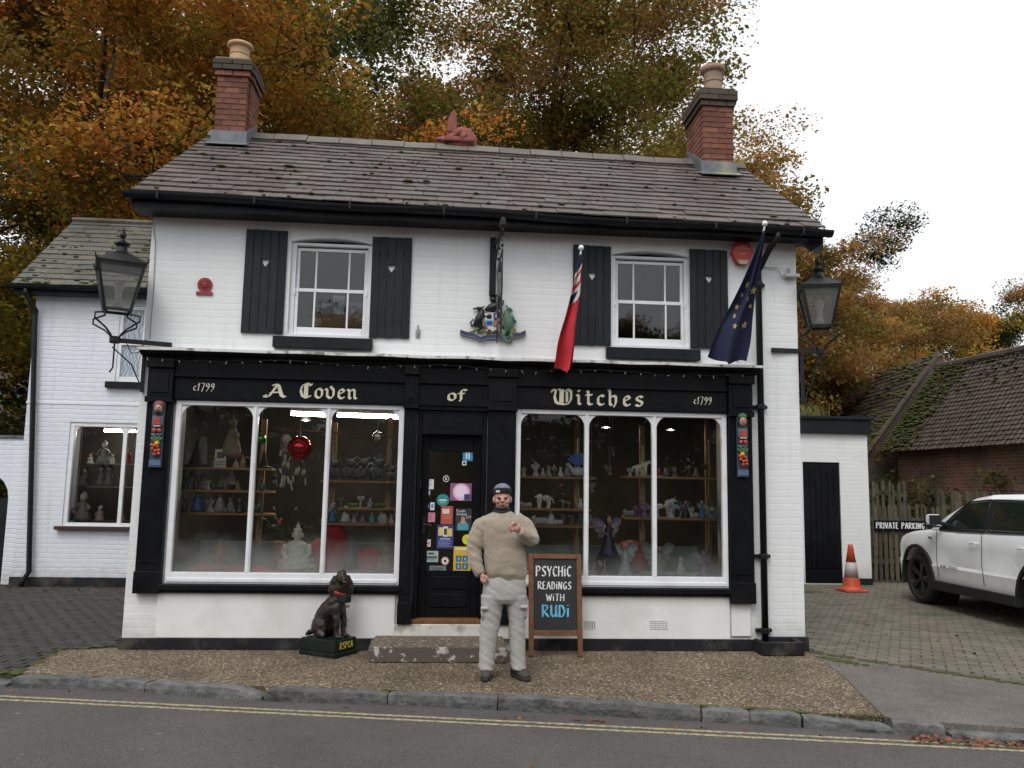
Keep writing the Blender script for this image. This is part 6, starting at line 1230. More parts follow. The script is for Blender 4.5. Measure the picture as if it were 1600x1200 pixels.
MB().bar((XR+.03, -.03, rc_.z-.31), (XR+.03, -.03, rc_.z-.90), .028, .03).tube([(XR+.03, -.03, rc_.z-.86), (XR+.16, -.01, rc_.z-.62), (rc_.x-.02, .02, rc_.z-.33)], .007, 6).build('bracket_stay', M['iron'], rl)
# loose cables
for lb, pts in (('thin black cable looping below the left lantern', [W(196, 533, -.25), W(205, 552, -.2), W(218, 550, -.1), W(228, 530, -.02)]), ('thin cable running down beside the left corner', [W(238, 345, -.01), W(243, 380, -.012), W(239, 470, -.012), W(234, 530, -.012)]), ('grey cable clipped beside the downpipe', [W(1192, 418, -.012), W(1215, 419, -.03), W(1220, 430, -.03), W(1240, 433, -.012)])):
    tag(MB().tube(pts, .005, 5).build('cable', M['iron'] if 'black' in lb else fm((.3,.3,.3))), lb, 'cable')
# fire mark plaque
p = W(320, 449, -.01); fmk = MB(); s = .0068
fmk.prism([(11.5*s*math.cos(2*PI*k/24), 4*s+11.5*s*math.sin(2*PI*k/24)) for k in range(24)], (p.x, -.004, p.z), (1,0,0), (0,0,1), (0,-1,0), .014)
for k in range(12): a = 2*PI*k/12; fmk.tube([(p.x+6*s*math.cos(a), -.019, p.z+4*s+6*s*math.sin(a)), (p.x+9.5*s*math.cos(a), -.019, p.z+4*s+9.5*s*math.sin(a))], [.010, .003], 5)
fmk.ell((p.x, -.018, p.z+4*s), (5.5*s, .016, 5.5*s)).ell((p.x, -.033, p.z+3.8*s), (.006, .008, .012), n=6, k=4).ell((p.x-.014, -.03, p.z+5.5*s), (.007, .006, .005), n=6, k=4).ell((p.x+.014, -.03, p.z+5.5*s), (.007, .006, .005), n=6, k=4)
fmk.box(p.x-12.5*s, p.x+12.5*s, -.020, -.003, p.z-12*s, p.z-7*s); tag(fmk.build('fire_mark', mat('dull red cast iron', (.27,.03,.035), .6, .2, 20, .3, 50)), 'red cast fire mark plaque with a sun face', 'plaque')
# alarm box
p = W(1159, 398, -.04); al_ = thing('alarm_box', 'red hexagonal burglar alarm box below the eaves', 'alarm box', p); s = .0069
hx = [(-10*s, 21*s), (10*s, 21*s), (19*s, 3*s), (10*s, -16*s), (-10*s, -16*s), (-19*s, 3*s)]
AR = mat('red plastic alarm', (.52,.035,.03), .4, .08, 10)
MB().prism(hx, (p.x, -.004, p.z), (1,0,0), (0,0,1), (0,-1,0), .075).build('case', AR, al_, bev=.012)
MB().prism([(-10*s, -10.5*s), (10*s, -10.5*s), (6*s, -17.5*s), (-6*s, -17.5*s)], (p.x, -.078, p.z), (1,0,0), (0,0,1), (0,-1,0), .008).build('strobe_lens', mat('amber lens', (.55,.40,.25), .3), al_)
mb = MB()
for q, (z, w_) in enumerate(((13*s, 7*s), (9.5*s, 13*s), (0, 5*s))): mb.box(p.x-w_, p.x+w_, -.0815, -.0795, p.z+z-.004, p.z+z+.004)
mb.build('printing', mat('pale red print', (.66,.35,.33), .5), al_)
# wall hook and camera
p = W(653, 519, -.02); tag(MB().box(p.x-.025, p.x+.025, -.012, -.002, p.z-.06, p.z+.03).tube([(p.x, -.02, p.z-.04), (p.x, -.035, p.z), (p.x, -.035, p.z+.075)], .011, 8).build('wall_bolt', fm((.35,.35,.34), .4)), 'grey metal hold-back bolt beside the shutter', 'bolt')
p = W(1238, 431, -.06); tag(MB().box(p.x-.09, p.x+.08, -.09, -.03, p.z-.02, p.z+.022).box(p.x-.03, p.x+.0, -.03, -.002, p.z-.012, p.z+.10).build('camera_box', fm((.45,.45,.46), .4), bev=.008), 'small grey junction box on the wall corner', 'junction box')
# satellite dish seen edge on under the right eave
p = W(1268, 383, .35); sdh = thing('satellite_dish', 'grey satellite dish behind the right gable', 'satellite dish', p)
MB().lathe([(.001, .02), (.07, .028), (.13, .05), (.135, .054), (.07, .036), (.001, .03)], 20, p, Euler((0, R(62), R(10))).to_matrix()).build('dish', fm((.10,.10,.10), .6), sdh, smooth=True); MB().bar(p, (XR, .4, p.z-.02), .03).build('arm', M['iron'], sdh)
# --- hanging sign bracket seen end on, with an empty frame
p = W(771, 372, -.03); q = W(771, 462, -.03); hb = thing('sign_bracket', 'black iron sign bracket with an empty hanging frame', 'sign bracket', (p.x, 0, q.z))
MB().box(p.x-.035, p.x+.035, -.06, -.002, q.z, p.z).build('back_post', M['blackmatt'], hb, bev=.004)
ax_ = p.x+.055; zt = p.z
MB().bar((p.x+.02, -.061, zt-.09), (ax_, -.78, zt-.13), .02, .03).tube([(p.x+.02, -.061, zt-.32), (p.x+.03, -.3, zt-.22), (ax_-.01, -.5, zt-.14)], .01, 6).build('arm', M['iron'], hb)
for y, z in ((-.78, zt-.06), (-.60, zt-.02)): MB().lathe([(.012, -.05), (.03, -.03), (.03, .03), (.012, .05)], 10, (ax_, y, z)).build('curl', M['iron'], hb)
f0 = [(ax_, -.12, zt-.34), (ax_, -.76, zt-.34), (ax_, -.76, zt-1.18), (ax_, -.12, zt-1.18)]; mb = MB()
for i in range(4): mb.bar(f0[i], f0[(i+1) % 4], .014, .022)
mb.build('hanging_frame', M['iron'], hb)
for y in (-.18, -.70):
    for k in range(3): MB().lathe([(.016, -.004), (.02, 0), (.016, .004), (.012, 0)], 8, (ax_, y, zt-.16-k*.06), Euler((R(90), 0, R(90*(k % 2)))).to_matrix()).build('chain_link', M['iron'], hb)
mb = MB(); r = random.Random(4); pts = [(ax_+.004*math.sin(k), -.42+.1*math.sin(k*1.3), zt-.36-.1*k) for k in range(9)]; mb.tube(pts, [.01]+[.035-.003*k for k in range(8)], 6)
for k in range(6): mb.tube([(ax_, -.42, zt-.5-.1*k), (ax_, -.42+(.2 if k % 2 else -.2), zt-.56-.1*k)], [.014, .004], 5)
mb.build('iron_figure', mat('grey iron silhouette', (.07,.075,.075), .6), hb)
# --- carved coat of arms
ca = W(771, 527, -.02); arms = thing('coat_of_arms', 'carved painted coat of arms with black beast and green dragon', 'coat of arms', (ca.x, 0, ca.z)); U = .00685
def au(px, py, y=-.03): return Vector((ca.x+(px-771)*U, y, ca.z-(py-527-(px-771)*.015)*U))
BLUE, GRN, BLKP, GLD = mat('heraldic blue', (.03,.05,.16), .5), mat('heraldic green', (.09,.20,.13), .5, .2, 20), mat('heraldic black', (.012,.013,.016), .45), mat('heraldic gold', (.42,.30,.08), .4)
rb = MB(); pts = [au(*q) for q in ((718,521), (727,524), (740,526), (750,527), (760,524), (771,527), (782,524), (792,527), (802,526), (814,524), (822,520))]
rs = []
for i, q in enumerate(pts): z = .004*math.sin(i*2); dn = [0,0,.0,.035,.03,.0,.03,.035,.0,0,0][i]; rs.append([q+Vector((0, .026, .035-dn)), q+Vector((0, -.012+z, .035-dn)), q+Vector((0, -.012+z, -.02-dn)), q+Vector((0, .026, -.02-dn))])
rb.rings(rs); rbo = rb.build('ribbon', BLUE, arms)
g = MB()
for k in (0, 1):
    g.tube([q+Vector((0, -.016, (.031 if k == 0 else -.016)-[0,0,0,.035,.03,0,.03,.035,0,0,0][i])) for i, q in enumerate(pts)], .003, 4)
g.build('ribbon_edge', GLD, rbo)
sh = MB(); o0 = au(770, 500, -.004); shp = [(-.095, .09), (.095, .09), (.095, -.02), (.06, -.09), (0, -.13), (-.06, -.09), (-.095, -.02)]
sh.prism(shp, o0, (1,0,0), (0,0,1), (0,-1,0), .035); sho = sh.build('shield', mat('shield white', (.6,.6,.58), .5), arms, bev=.004)
q_ = Vector((0, -.036, 0)); 
MB().box(o0.x+.003, o0.x+.088, -.044, -.0395, o0.z+.004, o0.z+.083).build('shield_quarter', mat('heraldic violet', (.05,.04,.18), .5), sho); MB().box(o0.x-.088, o0.x-.003, -.044, -.0395, o0.z-.06, o0.z-.003).build('shield_quarter', mat('heraldic azure', (.04,.25,.50), .5), sho); MB().box(o0.x+.003, o0.x+.075, -.044, -.0395, o0.z-.075, o0.z-.003).build('shield_quarter', mat('heraldic red', (.45,.09,.05), .5), sho)
MB().ell((o0.x-.045, -.045, o0.z+.045), (.028, .01, .022)).box(o0.x-.07, o0.x-.02, -.046, -.040, o0.z+.018, o0.z+.03).build('charge', BLKP, sho); MB().lathe([(.02, -.003), (.024, 0), (.02, .003), (.015, 0)], 12, (o0.x+.045, -.046, o0.z+.045), Matrix.Rotation(PI/2, 3, 'X')).build('charge', fm((.6,.62,.7)), sho)
MB().ell((o0.x-.045, -.045, o0.z-.03), (.03, .006, .018)).build('charge', BLUE, sho); MB().ell((o0.x+.04, -.045, o0.z-.035), (.016, .008, .03)).build('charge', GLD, sho)
md = MB(); md.tube([au(757,487), au(770,481), au(785,487)], [.016, .022, .016], 6).tube([au(753,492), au(754,507), au(764,519)], [.012, .014, .01], 6).tube([au(786,492), au(786,507), au(777,519)], [.012, .014, .01], 6); md.build('mantling', mat('heraldic pink', (.30,.16,.15), .5), arms, smooth=True)
cat_ = MB(); cat_.tube([au(757,484), au(765,480), au(774,477), au(777,471)], [.02, .045, .05, .03], 8).ell(au(769,466), (.04, .03, .032)).tube([au(766,463), au(764,458), au(768,455)], [.016, .008, .003], 6).tube([au(772,463), au(775,458), au(778,456)], [.014, .008, .003], 6).tube([au(777,479), au(784,474), au(786,468), au(782,466)], [.018, .012, .010, .004], 6).tube([au(764,481), au(757,486)], [.02, .01], 6).tube([au(777,480), au(783,486)], [.02, .01], 6)
cat_.build('crest_cat', BLKP, arms, smooth=True)
bs = MB(); bs.tube([au(744,508), au(748,496), au(752,487), au(751,482)], [.04, .045, .032, .022], 8).ell(au(747,481), (.04, .022, .02)).tube([au(741,481), au(737,482)], [.014, .006], 6).tube([au(751,480), au(757,477)], [.012, .002], 5).tube([au(752,492), au(760,495)], [.018, .012], 6).tube([au(745,505), au(751,510), au(747,519)], [.03, .022, .014], 6).tube([au(742,507), au(736,510), au(734,504), au(738,499), au(742,503)], [.016, .012, .011, .009, .004], 6)
bs.build('supporter_beast', BLKP, arms, smooth=True)
dr_ = MB(); dr_.tube([au(793,519), au(795,508), au(793,498), au(791,489), au(792,483)], [.04, .06, .055, .035, .025], 8).ell(au(795,481), (.034, .022, .018)).tube([au(797,482), au(801,485)], [.014, .006], 6).tube([au(792,478), au(790,474)], [.012, .003], 5).tube([au(788,498), au(781,496)], [.018, .01], 6).tube([au(791,516), au(785,524), au(792,534), au(801,534)], [.035, .028, .02, .012], 7).tube([au(797,518), au(801,527), au(798,533)], [.03, .018, .012], 6)
dr_.prism([(p_.x, p_.z) for p_ in (au(796,494), au(801,490), au(808,503), au(804,503), au(802,506), au(799,502), au(796,503))], (0, -.02, 0), (1,0,0), (0,0,1), (0,-1,0), .02)
dr_.build('supporter_dragon', GRN, arms, smooth=True)
fl_ = MB(); r = random.Random(6)
for k in range(26): q = au(735+k*2.9, 518+r.uniform(-4, 3), -.035); fl_.ell(q, (.016, .014, .014), n=6, k=4)
fl_.build('compartment', mat('mossy compartment', (.10,.16,.07), .7, .5, 40), arms); fl_ = MB()
for px, py in ((738,517), (760,517), (784,517), (800,517), (806,518)): fl_.ell(au(px, py, -.05), (.015, .01, .015), n=8, k=5)
fl_.build('compartment_flowers', fm((.5,.35,.25)), arms)
# --- flags
def flag(label, base, tip, fn, mats_faces, group):
    pass
def cloth_flag(name, label, foot, tip, hang, wid, canton):
    """flag hanging limp from a leaning pole: u runs along the hoist (down the pole), v away from it"""
    foot = Vector(foot); tip = Vector(tip); t_ = thing(name, label, 'flag', foot, group='flags on poles above the shop front'); pd = (foot-tip).normalized()
    MB().tube([foot, tip], .011, 8).build('pole', fm((.55,.55,.52), .4), t_, smooth=True); MB().ell(tip+Vector((0,0,.02)), .03).build('finial', M['white_paint'], t_, smooth=True)
    return t_, pd
def flag_surface(top, bottom_l, bottom_r, L, seed, folds=3.2, amp=.05):
    def P(u, v):
        # u 0..1 down, v 0..1 across the gathered cloth
        a = top.lerp(bottom_l, u); b = (top+Vector((.03, 0, 0))).lerp(bottom_r, u); q = a.lerp(b, v); am = amp*(u**.8)
        nn_ = noise.noise((v*3.1+seed, u*2.2, seed)); return q+Vector((.03*u*noise.noise((u*3, v*2, seed+4)), -am*math.sin(v*folds*2*PI+seed+u*2.4+1.6*nn_)-.35*am*math.sin(v*13+u*5+3*nn_), (.03*math.sin(v*7+seed)+.03*nn_)*u))
    return P
def flag_grid(P, nu, nv, colf, mats, name, parent):
    mb = MB()
    for i in range(nu+1):
        for j in range(nv+1): mb.v.append(tuple(P(i/nu, j/nv)))
    for i in range(nu):
        for j in range(nv): a = i*(nv+1)+j; mb.f.append((a, a+nv+1, a+nv+2, a+1)); mb.m.append(colf((i+.5)/nu, (j+.5)/nv))
    return mb.build(name, mats, parent, smooth=True)
FR, FB, FW = mat('red flag cloth', (.50,.025,.035), .85, .12, 6), mat('navy flag cloth', (.013,.017,.055), .85, .15, 6), mat('white flag cloth', (.66,.66,.66), .85, .08, 6)
tip = W(908, 390, -.55); foot = Vector((wx(885, 560, -.02), -.02, 3.10))
t1, pd = cloth_flag('red_flag', 'faded red ensign flag hanging from a leaning pole', foot, tip, 1, 1, True)
P1_ = flag_surface(tip+Vector((-.015, 0, -.05)), W(863, 578, -.42), W(897, 574, -.36), 1.2, .6, 1.35, .085)
def ens(u, v):
    if u < .44:
        w_ = u+.10*(v-.5)
        if w_ < .13: return 1
        if w_ < .16: return 2
        if w_ < .195: return 0
        if w_ < .255: return 2 if abs(v-.5) < .35 else 1
        if w_ < .30: return 0
        if w_ < .33: return 2
        if w_ < .42: return 1 if v < .75-(w_-.33)*4 else 2
        return 0
    if False:
        a = (u-.16)/.22; d1 = abs(a-v*.9); d2 = abs((1-a)-v*.9)
        if abs(a-.5) < .07: return 0
        if abs(a-.5) < .13: return 2
        if d1 < .09 or d2 < .09: return 2
        return 1
    return 1 if u < .10 else 0
flag_grid(P1_, 60, 40, ens, [FR, FB, FW], 'cloth', t1)
tip = W(1195, 352, -.80); foot = Vector((wx(1152, 560, -.02), -.02, 3.12))
t2, pd = cloth_flag('blue_flag', 'navy blue flag with a ring of gold stars on a leaning pole', foot, tip, 1, 1, False)
top2 = tip+Vector((-.02, 0, -.06)); P2_ = flag_surface(top2, W(1109, 560, -.54), W(1163, 568, -.42), 1.5, 1.2, 1.7, .085)
flag_grid(P2_, 60, 40, lambda u, v: 0, [FB], 'cloth', t2)
SG = mat('gold star cloth', (.42,.37,.17), .8)
for (px, py, sz) in ((1167,447,5.5), (1176,453,6.5), (1168,467,5), (1150,480,5), (1146,495,4.5), (1149,508,4.5), (1162,507,6), (1172,480,3.5), (1158,462,4)):
    best = min(((((W(px, py, -.5)-CAM).normalized()).cross((P2_(i/50, j/30)-CAM).normalized()).length, i, j) for i in range(4, 50) for j in range(31))); u, v = best[1]/50, best[2]/30
    mb = MB(); ctr = P2_(u, v); du = (P2_(min(1, u+.02), v)-ctr).normalized(); dv = (P2_(u, min(1, v+.02))-P2_(u, max(0, v-.02))).normalized(); s = sz*.0078
    pts = []
    for k in range(10):
        rr = s if k % 2 == 0 else s*.42; a = PI/2+k*PI/5; pts.append(ctr+(-du)*rr*math.sin(a)+dv*rr*math.cos(a)*.8+Vector((0, -.012, 0)))
    mb.add(pts+[q+Vector((0,.003,0)) for q in pts], [tuple(range(10)), tuple(range(19, 9, -1))]); mb.build('star', SG, t2)
# --- carved wooden pilaster figures
def totem(label, px, pyt, pyb, male):
    a = W(px, pyt, -.09); b = W(px-(4 if px < 800 else -2), pyb, -.09); t_ = thing('carved_panel', label, 'carving', (b.x, -.09, b.z), group='carved figures on the shop pilasters'); cx = (a.x+b.x)/2; h = a.z-b.z; y0 = -.0765 if False else -.092
    cl = lambda c: mat('carved paint %.2f %.2f %.2f' % c, c, .5, .25, 25, .3, 60); Z = lambda f: b.z+h*f
    MB().box(cx-.062, cx+.062, y0-.022, y0, b.z, a.z).build('backboard', cl((.035,.05,.075)), t_, bev=.004); yf = y0-.023
    if male: MB().ell((cx, yf-.005, Z(.90)), (.058, .035, .045)).box(cx-.055, cx+.055, yf-.02, yf, Z(.87), Z(.90)).build('turban', cl((.20,.05,.05)), t_, smooth=False)
    else: MB().ell((cx, yf-.005, Z(.925)), (.052, .035, .035)).build('turban', cl((.06,.15,.08)), t_)
    skin = cl((.42,.27,.18)); hd = MB().ell((cx, yf-.012, Z(.845)), (.044, .038, .055)).ell((cx, yf-.052, Z(.84)), (.009, .010, .018), n=6, k=4); hd.build('head', skin, t_, smooth=True)
    fe = MB()
    for s in (-1, 1): fe.ell((cx+s*.017, yf-.048, Z(.86)), (.008, .005, .005), n=6, k=4)
    if male: fe.ell((cx, yf-.045, Z(.795)), (.034, .018, .024), n=8, k=5)
    else:
        for s in (-1, 1): fe.tube([(cx+s*.035, yf-.02, Z(.90)), (cx+s*.05, yf-.015, Z(.80))], [.014, .01], 6)
    fe.build('features', cl((.025,.018,.015)), t_)
    MB().box(cx-.055, cx+.055, yf-.022, yf-.001, Z(.60), Z(.74)).build('tunic', cl((.10,.12,.15)), t_, bev=.006); MB().box(cx-.032, cx+.032, yf-.035, yf-.0225, Z(.61), Z(.71)).build('book', cl((.42,.05,.04)), t_, bev=.004); MB().box(cx-.036, cx+.036, yf-.030, yf-.0225, Z(.585), Z(.605)).build('page_edge', cl((.5,.47,.40)), t_)
    for s in (-1, 1): MB().ell((cx+s*.024, yf-.02, Z(.53)), (.022, .022, .024)).build('apple', cl((.45,.06,.04)), t_, smooth=True)
    MB().tube([(cx-.05, yf-.005, Z(.47)), (cx+.05, yf-.005, Z(.48))], .012, 6).build('moulding', cl((.12,.16,.22)), t_)
    lf_ = MB(); 
    for k in range(5): lf_.ell((cx+(-.035+.0175*k), yf-.012, Z(.40+.02*(k % 2))), (.016, .01, .035), Matrix.Rotation((k-2)*.4, 3, 'Y'), 6, 5)
    lf_.build('leaves', cl((.05,.13,.05)), t_)
    for k, (dx, f) in enumerate(((-.03,.27), (.0,.24), (.03,.25), (-.015,.31), (.02,.30), (-.04,.32), (.035,.20), (-.005,.19))): MB().ell((cx+dx, yf-.022, Z(f)), .019).build('berry', cl((.45,.07,.03)), t_, smooth=True)
    MB().ell((cx+.012*(1 if male else -1), yf-.026, Z(.345)), .026).build('orange', cl((.62,.33,.03)), t_, smooth=True)
    MB().box(cx-.058, cx+.058, yf-.02, yf-.001, Z(.01), Z(.11)).box(cx-.05, cx+.05, yf-.028, yf-.0205, Z(.03), Z(.06)).build('foot_block', cl((.09,.13,.22)), t_, bev=.004)
totem('carved bearded man above fruit on the pilaster by the wing', 249, 622, 731, True); totem('carved woman above fruit on the pilaster by the downpipe', 1158, 643, 746, False)
# --- roof dragon
dg = W(716, 230, RYY); M['terracotta'] = mat('red terracotta', (.22,.065,.05), .75, .2, 20, .4, 50); k = .0083
def dv_(px, py, y=0): return Vector((dg.x+(px-716)*k, RYY+y, dg.z-(py-229)*k))
mb = MB(); mb.ell(dv_(721, 224), (.22, .10, .09)).tube([dv_(733,226), dv_(736,214), dv_(731,206), dv_(721,203), dv_(711,206), dv_(705,212), dv_(697,217), dv_(688,218)], [.11, .10, .09, .085, .08, .07, .055, .04], 10)
mb.ell(dv_(684, 217), (.07, .045, .035)).ell(dv_(679, 219), (.03, .03, .018)).tube([dv_(687,214), dv_(693,209)], [.02, .004], 6)
mb.tube([dv_(728,212,-.08), dv_(722,217,-.11), dv_(726,225,-.10)], [.06, .045, .035], 8).tube([dv_(706,212,-.06), dv_(703,219,-.10), dv_(697,218,-.1)], [.04, .03, .02], 7)
drm = remesh(mb, M['terracotta'], .012, 3); drt = thing('ridge_dragon', 'red terracotta dragon finial on the roof ridge', 'statue', dg); obj('body', drm, drt)
wg = MB()
for yy_ in (-.05, .06):
    pts = [dv_(698,206), dv_(697,196), dv_(698,184), dv_(702,174), dv_(707,166), dv_(709,169), dv_(712,180), dv_(713,194), dv_(712,206)]
    wg.prism([(q.x-dg.x, q.z-dg.z) for q in pts], (dg.x, RYY+yy_, dg.z), (1,0,0), (0,0,1), (0,-1,0), .022)
wg.build('wing', M['terracotta'], drt, bev=.006)
MB().box(dg.x-.20, dg.x+.22, RYY-.13, RYY+.13, RZ+.06, RZ+.13).build('saddle', M['terracotta'], drt, bev=.02)
# --- step
m, t, p = newmat('pebbled concrete step with peeling white paint'); c = mixc(t, ramp(t, tnoise(t, 7, 7, .7), [(.53, 0.), (.57, 1.)]), (.10,.083,.066), (.50,.48,.44))
g_ = nd(t, 'ShaderNodeNewGeometry'); spn = nd(t, 'ShaderNodeSeparateXYZ'); t.links.new(g_.outputs['Normal'], spn.inputs[0]); vv = nd(t, 'ShaderNodeTexVoronoi'); vv.inputs['Scale'].default_value = 60; tcx = nd(t, 'ShaderNodeTexCoord'); t.links.new(tcx.outputs['Object'], vv.inputs['Vector']); sc_ = nd(t, 'ShaderNodeSeparateColor'); t.links.new(vv.outputs['Color'], sc_.inputs[0])
c2 = ramp(t, sc_.outputs[0], [(0, (.09,.07,.05)), (.5, (.16,.125,.085)), (.85, (.22,.18,.13)), (.96, (.4,.36,.28))], 'CONSTANT'); c = mixc(t, ramp(t, spn.outputs['Z'], [(.5, 0.), (.7, 1.)]), c, c2); t.links.new(c, p.inputs['Base Color']); p.inputs['Roughness'].default_value = .9; bump(t, p, vv.outputs['Distance'], .4, .006)
s0, s1 = G(575, 1036), G(770, 1039); stp = MB()
stp.prism([(s0.x+.02, -.037), (s0.x, s0.y), (s1.x+.14, s0.y-.02), (s1.x+.14, -.037)][::-1], (0,0,.004), (1,0,0), (0,1,0), (0,0,1), .148); tag(stp.build('door_step', m, bev=.012), 'worn pebbled concrete door step with peeling white paint', 'step')
# --- chalk board
A0, A1_ = G(824, 1026), G(912, 1027); ab = thing('chalkboard', 'wooden framed A-board chalkboard advertising psychic readings', 'sign', (A0+A1_)/2)
bx0, bx1, by = A0.x+.01, A1_.x-.01, (A0.y+A1_.y)/2; hB = 1.0; lean = .16
def bp_(x, s, off=0): return Vector((x, by+lean*s-off, hB*s))
Ux, Uz = Vector((1,0,0)), (bp_(0,1)-bp_(0,0)).normalized(); Un = Ux.cross(Uz).normalized(); hL_ = (bp_(0,1)-bp_(0,0)).length
o0 = Vector((bx0, by, .006)); BW = bx1-bx0; FRW = mat('varnished brown frame', (.15,.062,.028), .45, .3, 18, .3, 60)
Un = Un if Un.y < 0 else -Un
MB().prism([(0, 0), (.05, 0), (.05, hL_), (0, hL_)], o0, Ux, Uz, Un, .035).build('side_rail', FRW, ab, bev=.004); MB().prism([(BW-.05, 0), (BW, 0), (BW, hL_), (BW-.05, hL_)], o0, Ux, Uz, Un, .035).build('side_rail', FRW, ab, bev=.004)
MB().prism([(.051, hL_-.05), (BW-.051, hL_-.05), (BW-.051, hL_), (.051, hL_)], o0, Ux, Uz, Un, .034).build('top_rail', FRW, ab, bev=.004); MB().prism([(.051, .20), (BW-.051, .20), (BW-.051, .25), (.051, .25)], o0, Ux, Uz, Un, .034).build('bottom_rail', FRW, ab, bev=.004)
MB().prism([(.051, .251), (BW-.051, .251), (BW-.051, hL_-.051), (.051, hL_-.051)], o0+Un*.006, Ux, Uz, Un, .012).build('board', mat('black chalk board', (.012,.013,.014), .55, .2, 8, dirt=(.02,.02,.021)), ab)
CHW, CHB = mat('white chalk paint', (.70,.70,.70), .8, .15, 40), mat('blue chalk paint', (.12,.42,.62), .8, .25, 14)
ub = lambda px: (px-831)/(910-831)*BW; 
def chalk(txt, px0, px1, pyb, pyt, mt, nib=.2, ang=25):
    # board rows: y 876 (top) to 1024 (foot)
    f = lambda py: (1024-py)/(1024-876)*hL_
    mb = MB(); lettering(mb, txt, CAPS, o0+Un*.0185+Ux*((px0-823)/(913-823)*BW)+Uz*f(pyb), Ux, Uz, (px1-px0)/(913-823)*BW, f(pyt)-f(pyb), Un, nib, ang, .0012, .14); mb.build('lettering', mt, ab)
chalk('PSYCHiC', 836, 896, 909, 894, CHW, .2); chalk('READiNGS', 839, 896, 928, 917, CHW, .2); chalk('WiTH', 853, 884, 945, 935, CHW, .17); chalk('RUDi', 846, 892, 968, 951, CHB, .2)
for x in (bx0+.03, bx1-.03): MB().bar((x, by+.50, .004), (x, by+lean*.99+.03, hB*.985), .032, .022, up=(1,0,0)).build('rear_leg', FRW, ab, bev=.003)
for x in (bx0+.10, bx1-.10): MB().box(x-.035, x+.035, by+lean-.02, by+lean+.05, hB+.0, hB+.006).build('hinge', M['chrome'], ab)
# --- dog collection box
da, db, dc = G(466, 1022), G(523, 1030), G(549, 1014); e1_ = Vector((db.x-da.x, db.y-da.y, 0)); e2_ = Vector((dc.x-db.x, dc.y-db.y, 0)); e2_ = (e2_-e1_.normalized()*e2_.dot(e1_.normalized())).normalized()*.36
L1 = e1_.length; e1_.normalize(); e2n = e2_.normalized(); dog = thing('dog_collection_box', 'sitting brown spaniel charity collection box on a dark green plinth', 'statue', da+(db-da)*.5+e2_*.5)
zb_ = .165; DG = mat('dark green plinth paint', (.006,.014,.011), .4, .3, 8, .2, 30, spec=.25, dirt=(.014,.02,.017))
MB().prism([(0,0), (L1,0), (L1,.36), (0,.36)], da+Vector((0,0,.004)), e1_, e2n, (0,0,1), .04).prism([(.015,.015), (L1-.015,.015), (L1-.015,.345), (.015,.345)], da+Vector((0,0,.044)), e1_, e2n, (0,0,1), zb_-.044).build('plinth', DG, dog, bev=.006)
tx = MB(); lettering(tx, 'RSPCA', CAPS, da+e1_*(L1-.0145)+e2n*.09+Vector((0,0,.075)), e2n, (0,0,1), .20, .062, e1_, .2, 10, .002, .18); tx.build('lettering', mat('yellow sign paint', (.60,.50,.04), .5), dog)
cd_ = da+e1_*(L1*.5)+e2n*.18+Vector((0,0,zb_)); FX, FYv = e1_, e2n
def dp_(f, s, z): return cd_+FX*f-FYv*s+Vector((0,0,z))       # f forward, s towards the road, z up
Md = Matrix((FX, -FYv, Vector((0,0,1)))).transposed(); mb = MB()
mb.ell(dp_(-.09, 0, .10), (.105, .095, .10), Md).tube([dp_(-.10,0,.10), dp_(-.05,0,.21), dp_(.03,0,.29), dp_(.085,0,.37)], [.10, .108, .105, .085], 14)
mb.ell(dp_(.10, 0, .31), (.075, .08, .10), Md).tube([dp_(.085,0,.38), dp_(.11,0,.46), dp_(.13,0,.54)], [.082, .066, .058], 12)
for s in (1, -1):
    mb.tube([dp_(.10, s*.05, .31), dp_(.135, s*.053, .17), dp_(.135, s*.053, .05), dp_(.14, s*.053, .02)], [.050, .034, .028, .030], 8).ell(dp_(.17, s*.055, .020), (.045, .028, .021), Md)
    mb.ell(dp_(-.07, s*.085, .10), (.095, .042, .105), Md).tube([dp_(-.05, s*.10, .04), dp_(.03, s*.10, .022)], [.038, .028], 8)
mb.tube([dp_(-.18, 0, .05), dp_(-.21, .06, .03), dp_(-.18, .14, .025)], [.035, .03, .012], 8)
hd_ = (FX*.80-FYv*.60).normalized(); hs_ = Vector((hd_.y, -hd_.x, 0)); hc = dp_(.14, .01, .59); Mh = Matrix((hd_, hs_, Vector((0,0,1)))).transposed()
hp_ = lambda f, s, z: hc+hd_*f+hs_*s+Vector((0,0,z))
mb.ell(hp_(0,0,0), (.075, .062, .066), Mh).ell(hp_(-.01,0,.035), (.058, .052, .042), Mh).tube([hp_(.04,0,-.012), hp_(.09,0,-.012), hp_(.122,0,-.010)], [(.042,.038), (.034,.032), (.026,.024)], 10)
for s in (1, -1): mb.tube([hp_(-.015, s*.058, .02), hp_(-.02, s*.082, -.05), hp_(-.02, s*.088, -.13), hp_(-.015, s*.084, -.175)], [(.026,.02), (.042,.02), (.05,.02), (.03,.013)], 8)
DB = mat('dark brown painted statue', (.018,.010,.008), .45, .5, 9, .6, 40, dirt=(.034,.015,.010), dscale=7, bdist=.012)
obj('body', remesh(mb, DB, .009, 3, lambda c, n: n*(.006*noise.noise(c*22))), dog)
MB().ell(hp_(.132, 0, .004), (.012, .017, .012), Mh).build('nose', BLKP, dog, smooth=True); mz = MB()
for s in (1, -1): mz.ell(hp_(.056, s*.030, .022), (.012, .010, .008), Mh, 8, 5)
mz.build('eyes', fm((.06,.035,.02), .2), dog, smooth=True); MB().ell(hp_(.118, 0, -.026), (.018, .022, .011), Mh).build('muzzle_patch', fm((.16,.08,.045)), dog, smooth=True)
